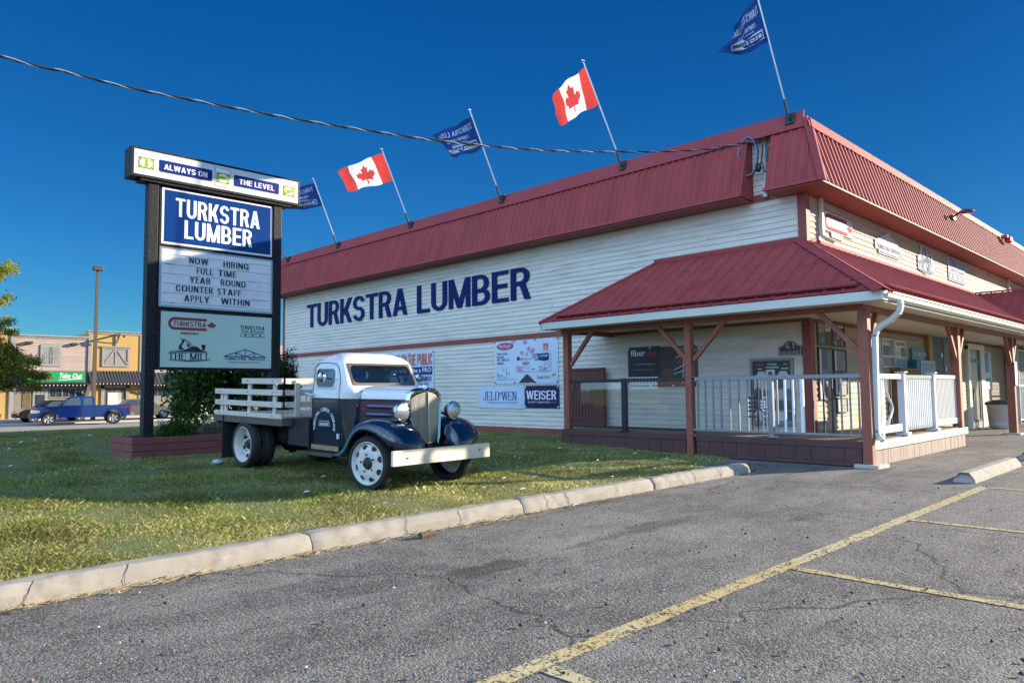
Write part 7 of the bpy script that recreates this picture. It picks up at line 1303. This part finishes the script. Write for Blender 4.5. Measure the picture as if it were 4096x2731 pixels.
FB.box(mb, 12.87, 12.93, 3.64, 4.85, .093, .12, 0); FB.box(mb, 12.45, 13.38, 4.14, 4.19, .093, .115, 0); FB.rect(mb, 12.93, 12.99, 3.66, 4.85, .0955, 2); mb.build('arched_window', [greyw, pm('shutter_grey', (.24, .24, .23), .8, .15, 3), darkvoid], t)
for x in (11.55, 14.36):
    mb = MB(); FB.box(mb, x-.21, x+.21, 5.0, 5.17, .0, .32); mb.build('wall_lamp', pm('lamp_bronze', (.04, .03, .028), .4), t, bevel=.02)
mb = MB(); FB.box(mb, 10.72, 15.25, Z0, 3.05, .0, .02, 0)
FB.box(mb, 10.72, 11.2, Z0, 2.0, .02, .08, 0); mb.build('ground_floor_wall', greywall, t)
mb = MB(); FB.box(mb, 11.3, 11.75, .55, 1.75, .02, .06); mb.build('window', pm('warm_glass', (.16, .11, .06), .1, .5, 2), t); mb = MB(); FB.box(mb, 11.26, 11.7, -.2, .45, .02, .06); mb.build('kick_panel', pm('tan_panel', (.34, .23, .11), .7), t)
mb = MB(); FB.box(mb, 11.9, 12.83, -.25, 1.9, .02, .07, 0); FB.box(mb, 12.05, 12.62, .65, 1.45, .07, .09, 1); mb.build('door', [pm('door_grey', (.26, .24, .22), .7), shopglass], t)
mb = MB(); FB.box(mb, 12.85, 15.0, 1.86, 1.95, .02, .10); FB.box(mb, 12.85, 15.0, 1.20, 1.27, .02, .10)
for x in (12.85, 13.66, 14.5): FB.box(mb, x, x+.06, 1.27, 1.86, .02, .09)
FB.box(mb, 13.28, 13.31, 1.27, 1.86, .02, .07); FB.box(mb, 14.1, 14.13, 1.27, 1.86, .02, .07); w_ = mb.build('window_frame', greyw, t); mb = MB(); FB.box(mb, 12.9, 14.95, 1.27, 1.86, .02, .04); mb.build('pane', shopglass, w_)
mb = MB(); boards(mb, 12.85, 15.0, -.2, 1.2, .7, .02); mb.build('wainscot', greywall, t)
awning(t, 10.7, 15.25, 3.1, 2.15, .9, 20)
mb = MB(); FB.box(mb, 11.2, 14.95, 2.25, 3.10, .55, .98, 0); FB.rect(mb, 11.25, 14.88, 2.36, 3.04, .985, 1); FB.text(mb, 'Take Out', 13.28, 14.70, 2.60, 2.95, .99, 2, .03, shear=.25); FB.line(mb, (13.25, 2.46), (14.7, 2.58), .045, .99, 2)
FB.text(mb, 'PASTA', 11.75, 12.75, 2.76, 2.98, .99, 3, .04) if 0 else FB.text(mb, 'TEX S', 11.9, 12.8, 2.76, 2.98, .99, 3, .03) if 0 else None
for i, (a, b) in enumerate(((11.7, 12.75), (11.8, 13.0))):
    z = 2.80-.27*i
    for q in np.linspace(a, b, 7)[:-1]: FB.box(mb, q, q+.10, z-.05, z+.13, .985, 1.0, 3); FB.box(mb, q+.03, q+.14, z+.02+.04*((int(q*20)) % 2), z+.06+.04*((int(q*20)) % 2), .985, 1.0, 3)
mb.build('shop_sign', [charcoalroof, pm('sign_green', (.006, .26, .075), .4, .04, 1), padw, pm('sign_red', (.42, .03, .03), .4)], t)
mb = MB(); mb.lathe([(.10, 0), (.17, .55), (.19, .6)], (10.83, 59.1, -.2), (0, 0, 1), 10); tag(mb.build('flower_pot', pm('pot_grey', (.30, .28, .26), .8), smooth=40), 'tall grey tapered pot by the entrance of the pink shop', 'pot')
# ochre barn-window shop
t = thing('ochre_shop', 'ochre stucco shop with weathered barn shutters and a dark metal awning', 'building', (17.1, 60, Z0)); mb = MB(); mb.box(15.3, 19.0, 59.95, 68, Z0, 6.0); mb.build('wall', ochre, t)
mb = MB(); FB.box(mb, 15.2, 19.1, 5.92, 6.08, -.2, .12); FB.box(mb, 15.14, 19.16, 6.08, 6.16, -.3, .2); FB.box(mb, 15.28, 15.50, Z0, 5.92, .04, .11); FB.box(mb, 18.82, 19.04, Z0, 5.92, .04, .11); mb.build('trim', greyw, t)
mb = MB(); FB.box(mb, 16.2, 18.08, 3.48, 4.93, .05, .09, 1); FB.box(mb, 16.12, 18.16, 4.93, 5.03, .05, .2, 0); FB.box(mb, 16.2, 18.08, 4.80, 4.93, .09, .14, 0); FB.box(mb, 16.2, 18.08, 3.48, 3.62, .09, .14, 0)
for x in (16.2, 17.95): FB.box(mb, x, x+.13, 3.62, 4.80, .09, .14, 0)
FB.box(mb, 17.08, 17.2, 3.62, 4.80, .09, .13, 0)
for x in np.arange(16.40, 17.95, .12): FB.rect(mb, x, x+.014, 3.62, 4.8, .093, 2)
for a, b in (((16.38, 3.72), (17.05, 4.72)), ((17.25, 4.72), (17.92, 3.72))): mb.beam(FB.p(*a, .11), FB.p(*b, .11), .05, .09, up=(1, 0, -1))
mb.build('barn_window', [greyw, pm('barn_boards', (.27, .26, .245), .8, .25, 5, stretch=(6, 1, .6)), darkvoid], t)
mb = MB(); mb.beam((17.15, 59.9, 5.03), (17.15, 59.9, 5.95), .12, .12, up=(1, 0, 0)); mb.beam((17.15, 60, 5.9), (17.15, 58.7, 5.9), .12, .12); mb.beam((17.15, 59.9, 5.25), (17.15, 59.1, 5.85), .08, .08, up=(1, 0, 0)); mb.build('hoist_beam', greyw, t); mb = MB(); mb.sphere((17.35, 58.8, 5.72), .09); mb.sphere((17.0, 58.9, 5.7), .09); mb.build('spotlight', blackmetal, t, smooth=50)
awning(t, 15.3, 19.08, 3.2, 2.25, .95, 18)
mb = MB(); FB.box(mb, 16.2, 16.42, Z0, 2.05, .05, .15); FB.box(mb, 17.9, 18.12, Z0, 2.05, .05, .15); FB.box(mb, 16.2, 18.12, 1.90, 2.08, .05, .15); fr_ = mb.build('door_frame', greyw, t); mb = MB(); FB.box(mb, 16.42, 17.9, Z0, 1.9, .05, .07, 0); FB.box(mb, 16.66, 17.35, -.1, 1.55, .07, .12, 1); FB.box(mb, 17.35, 17.6, -.1, 1.55, .07, .1, 2); mb.build('door', [pm('door_recess_brown', (.10, .065, .04), .7), pm('door_white', (.62, .60, .57), .6), pm('door_pale', (.35, .33, .30), .6)], t)
# right hand shop seen between the sign posts
t = thing('grey_shop', 'grey panelled shop with metal awning seen below the road sign', 'building', (24, 60, Z0)); mb = MB(); mb.box(19.05, 32, 60.05, 68, Z0, 5.5); boards(mb, 19.05, 32, 3.05, 5.6, .17, -.05); mb.build('wall', pinks, t); mb = MB(); FB.box(mb, 19.05, 32, Z0, 3.05, -.05, .0); mb.build('ground_floor_wall', greywall, t); awning(t, 19.1, 31.9, 3.08, 2.15, .9, 44)
mb = MB()
for x in np.arange(19.3, 31, .62): FB.box(mb, x, x+.55, 1.3, 1.87, .0, .03, 0); FB.box(mb, x+.26, x+.29, 1.3, 1.87, .03, .05, 1)
mb.build('window', [shopglass, greyw], t)
# street lamp
t = thing('street_lamp', 'tall brown square street lamp pole with a box head in front of the shops', 'street lamp', (14.68, 56, -.33)); mb = MB(); g = [(14.68-w, 56-w, z) for w, z in ()]; a0, a1 = .125, .075
mb.add([(14.68+s*a0, 56+q*a0, -.33) for s, q in ((-1, -1), (1, -1), (1, 1), (-1, 1))]+[(14.72+s*a1, 56+q*a1, 10.1) for s, q in ((-1, -1), (1, -1), (1, 1), (-1, 1))], [(0, 1, 5, 4), (1, 2, 6, 5), (2, 3, 7, 6), (3, 0, 4, 7), (4, 5, 6, 7)]); mb.build('pole', pm('lamp_pole_brown', (.085, .058, .045), .5, .1, 2), t)
mb = MB(); mb.box(14.44, 15.05, 55.75, 56.25, 10.05, 10.34); mb.build('lamp_head', pm('lamp_head_brown', (.06, .05, .045), .5), t, bevel=.02)
# ---- honey locust at the left edge
t = thing('locust_tree', 'yellow green locust tree reaching in front of the pink shop', 'tree', (4.0, 33, -.15)); mb = MB(); mb.tube([(4.0, 33, -.3), (4.05, 33, 1.2), (3.9, 33, 2.6), (4.1, 33.1, 4.4), (4.2, 33, 6.6)], [.14, .12, .10, .06, .02], 8)
CL = [(5.55, 6.22, .30, .24), (5.35, 6.1, .25, .2), (5.25, 5.85, .2, .12), (5.62, 5.15, .17, .12), (5.4, 4.95, .25, .10), (5.65, 4.25, .22, .16), (5.3, 4.05, .35, .22), (5.75, 3.82, .25, .07), (5.25, 3.45, .4, .3), (5.7, 3.15, .38, .25), (6.0, 2.95, .42, .22), (6.35, 2.72, .40, .2), (6.72, 2.72, .18, .14), (5.5, 2.7, .55, .30), (6.0, 2.4, .5, .26), (6.5, 2.22, .42, .16), (6.85, 2.16, .24, .12), (5.4, 2.15, .55, .28), (5.75, 1.82, .38, .16), (6.35, 1.9, .36, .12), (6.66, 1.72, .2, .1), (5.1, 1.75, .45, .2), (4.6, 2.6, .7, .6), (4.5, 4.0, .7, .6), (4.3, 5.4, .7, .6), (3.4, 3.2, .9, .8), (3.3, 4.8, .9, .8), (4.1, 6.6, .6, .5), (2.7, 2.6, .8, .6), (3.9, 1.9, .8, .3)]
P = []
for x, z, rx, rz in CL:
    n = int(4200*rx*max(rz, .15)*2.2); d = rng.normal(size=(n, 3)); d /= np.linalg.norm(d, axis=1)[:, None]; q = rng.random(n)**.5
    y = 33+rng.normal()*.25; P.append(np.array((x, y, z))+d*q[:, None]*np.array((rx*1.05, .5, rz*1.15))+rng.normal(size=(n, 3))*.05); mb.tube([(4.05, 33, max(1.5, z-.8)), ((x+4.05)/2, (y+33)/2, z-.2), (x, y, z)], [.03, .018, .005], 5)
mb.build('trunk', MATS['bark'], t, smooth=40); leaves('crown', np.concatenate(P), .095, leafmat('locust_leaf', (.13, .20, .02), (.42, .36, .05), .5, .5), t, .1, .35)
# ---- unseen house and greenery added behind the camera for paintwork and glass to mirror
t = thing('added_brick_house', 'long low brown brick building added unseen behind the viewer for reflections', 'building', (-26, 14, -.3)); mb = MB(); mb.box(-34, -26, -6, 36, -.6, 3.4); mb.build('wall', pm('brown_brick', (.16, .075, .05), .85, .2, 3), t)
mb = MB(); mb.prism([(-34.6, -6.5, 3.4), (-25.4, -6.5, 3.4), (-30, -6.5, 5.4)], (0, 43, 0)); mb.build('roof', pm('roof_shingle', (.06, .05, .045), .9, .2, 3), t)
mb = MB(); mb.box(-25.99, -25.9, -60, 60, -.6, .1); mb.box(-22, -21.7, -8, 40, -.6, 1.4); tag(mb.build('added_hedge', pm('hedge_green', (.05, .07, .02), .9, .4, 2)), 'dark clipped greenery added unseen behind the viewer for reflections', 'added_hedge')
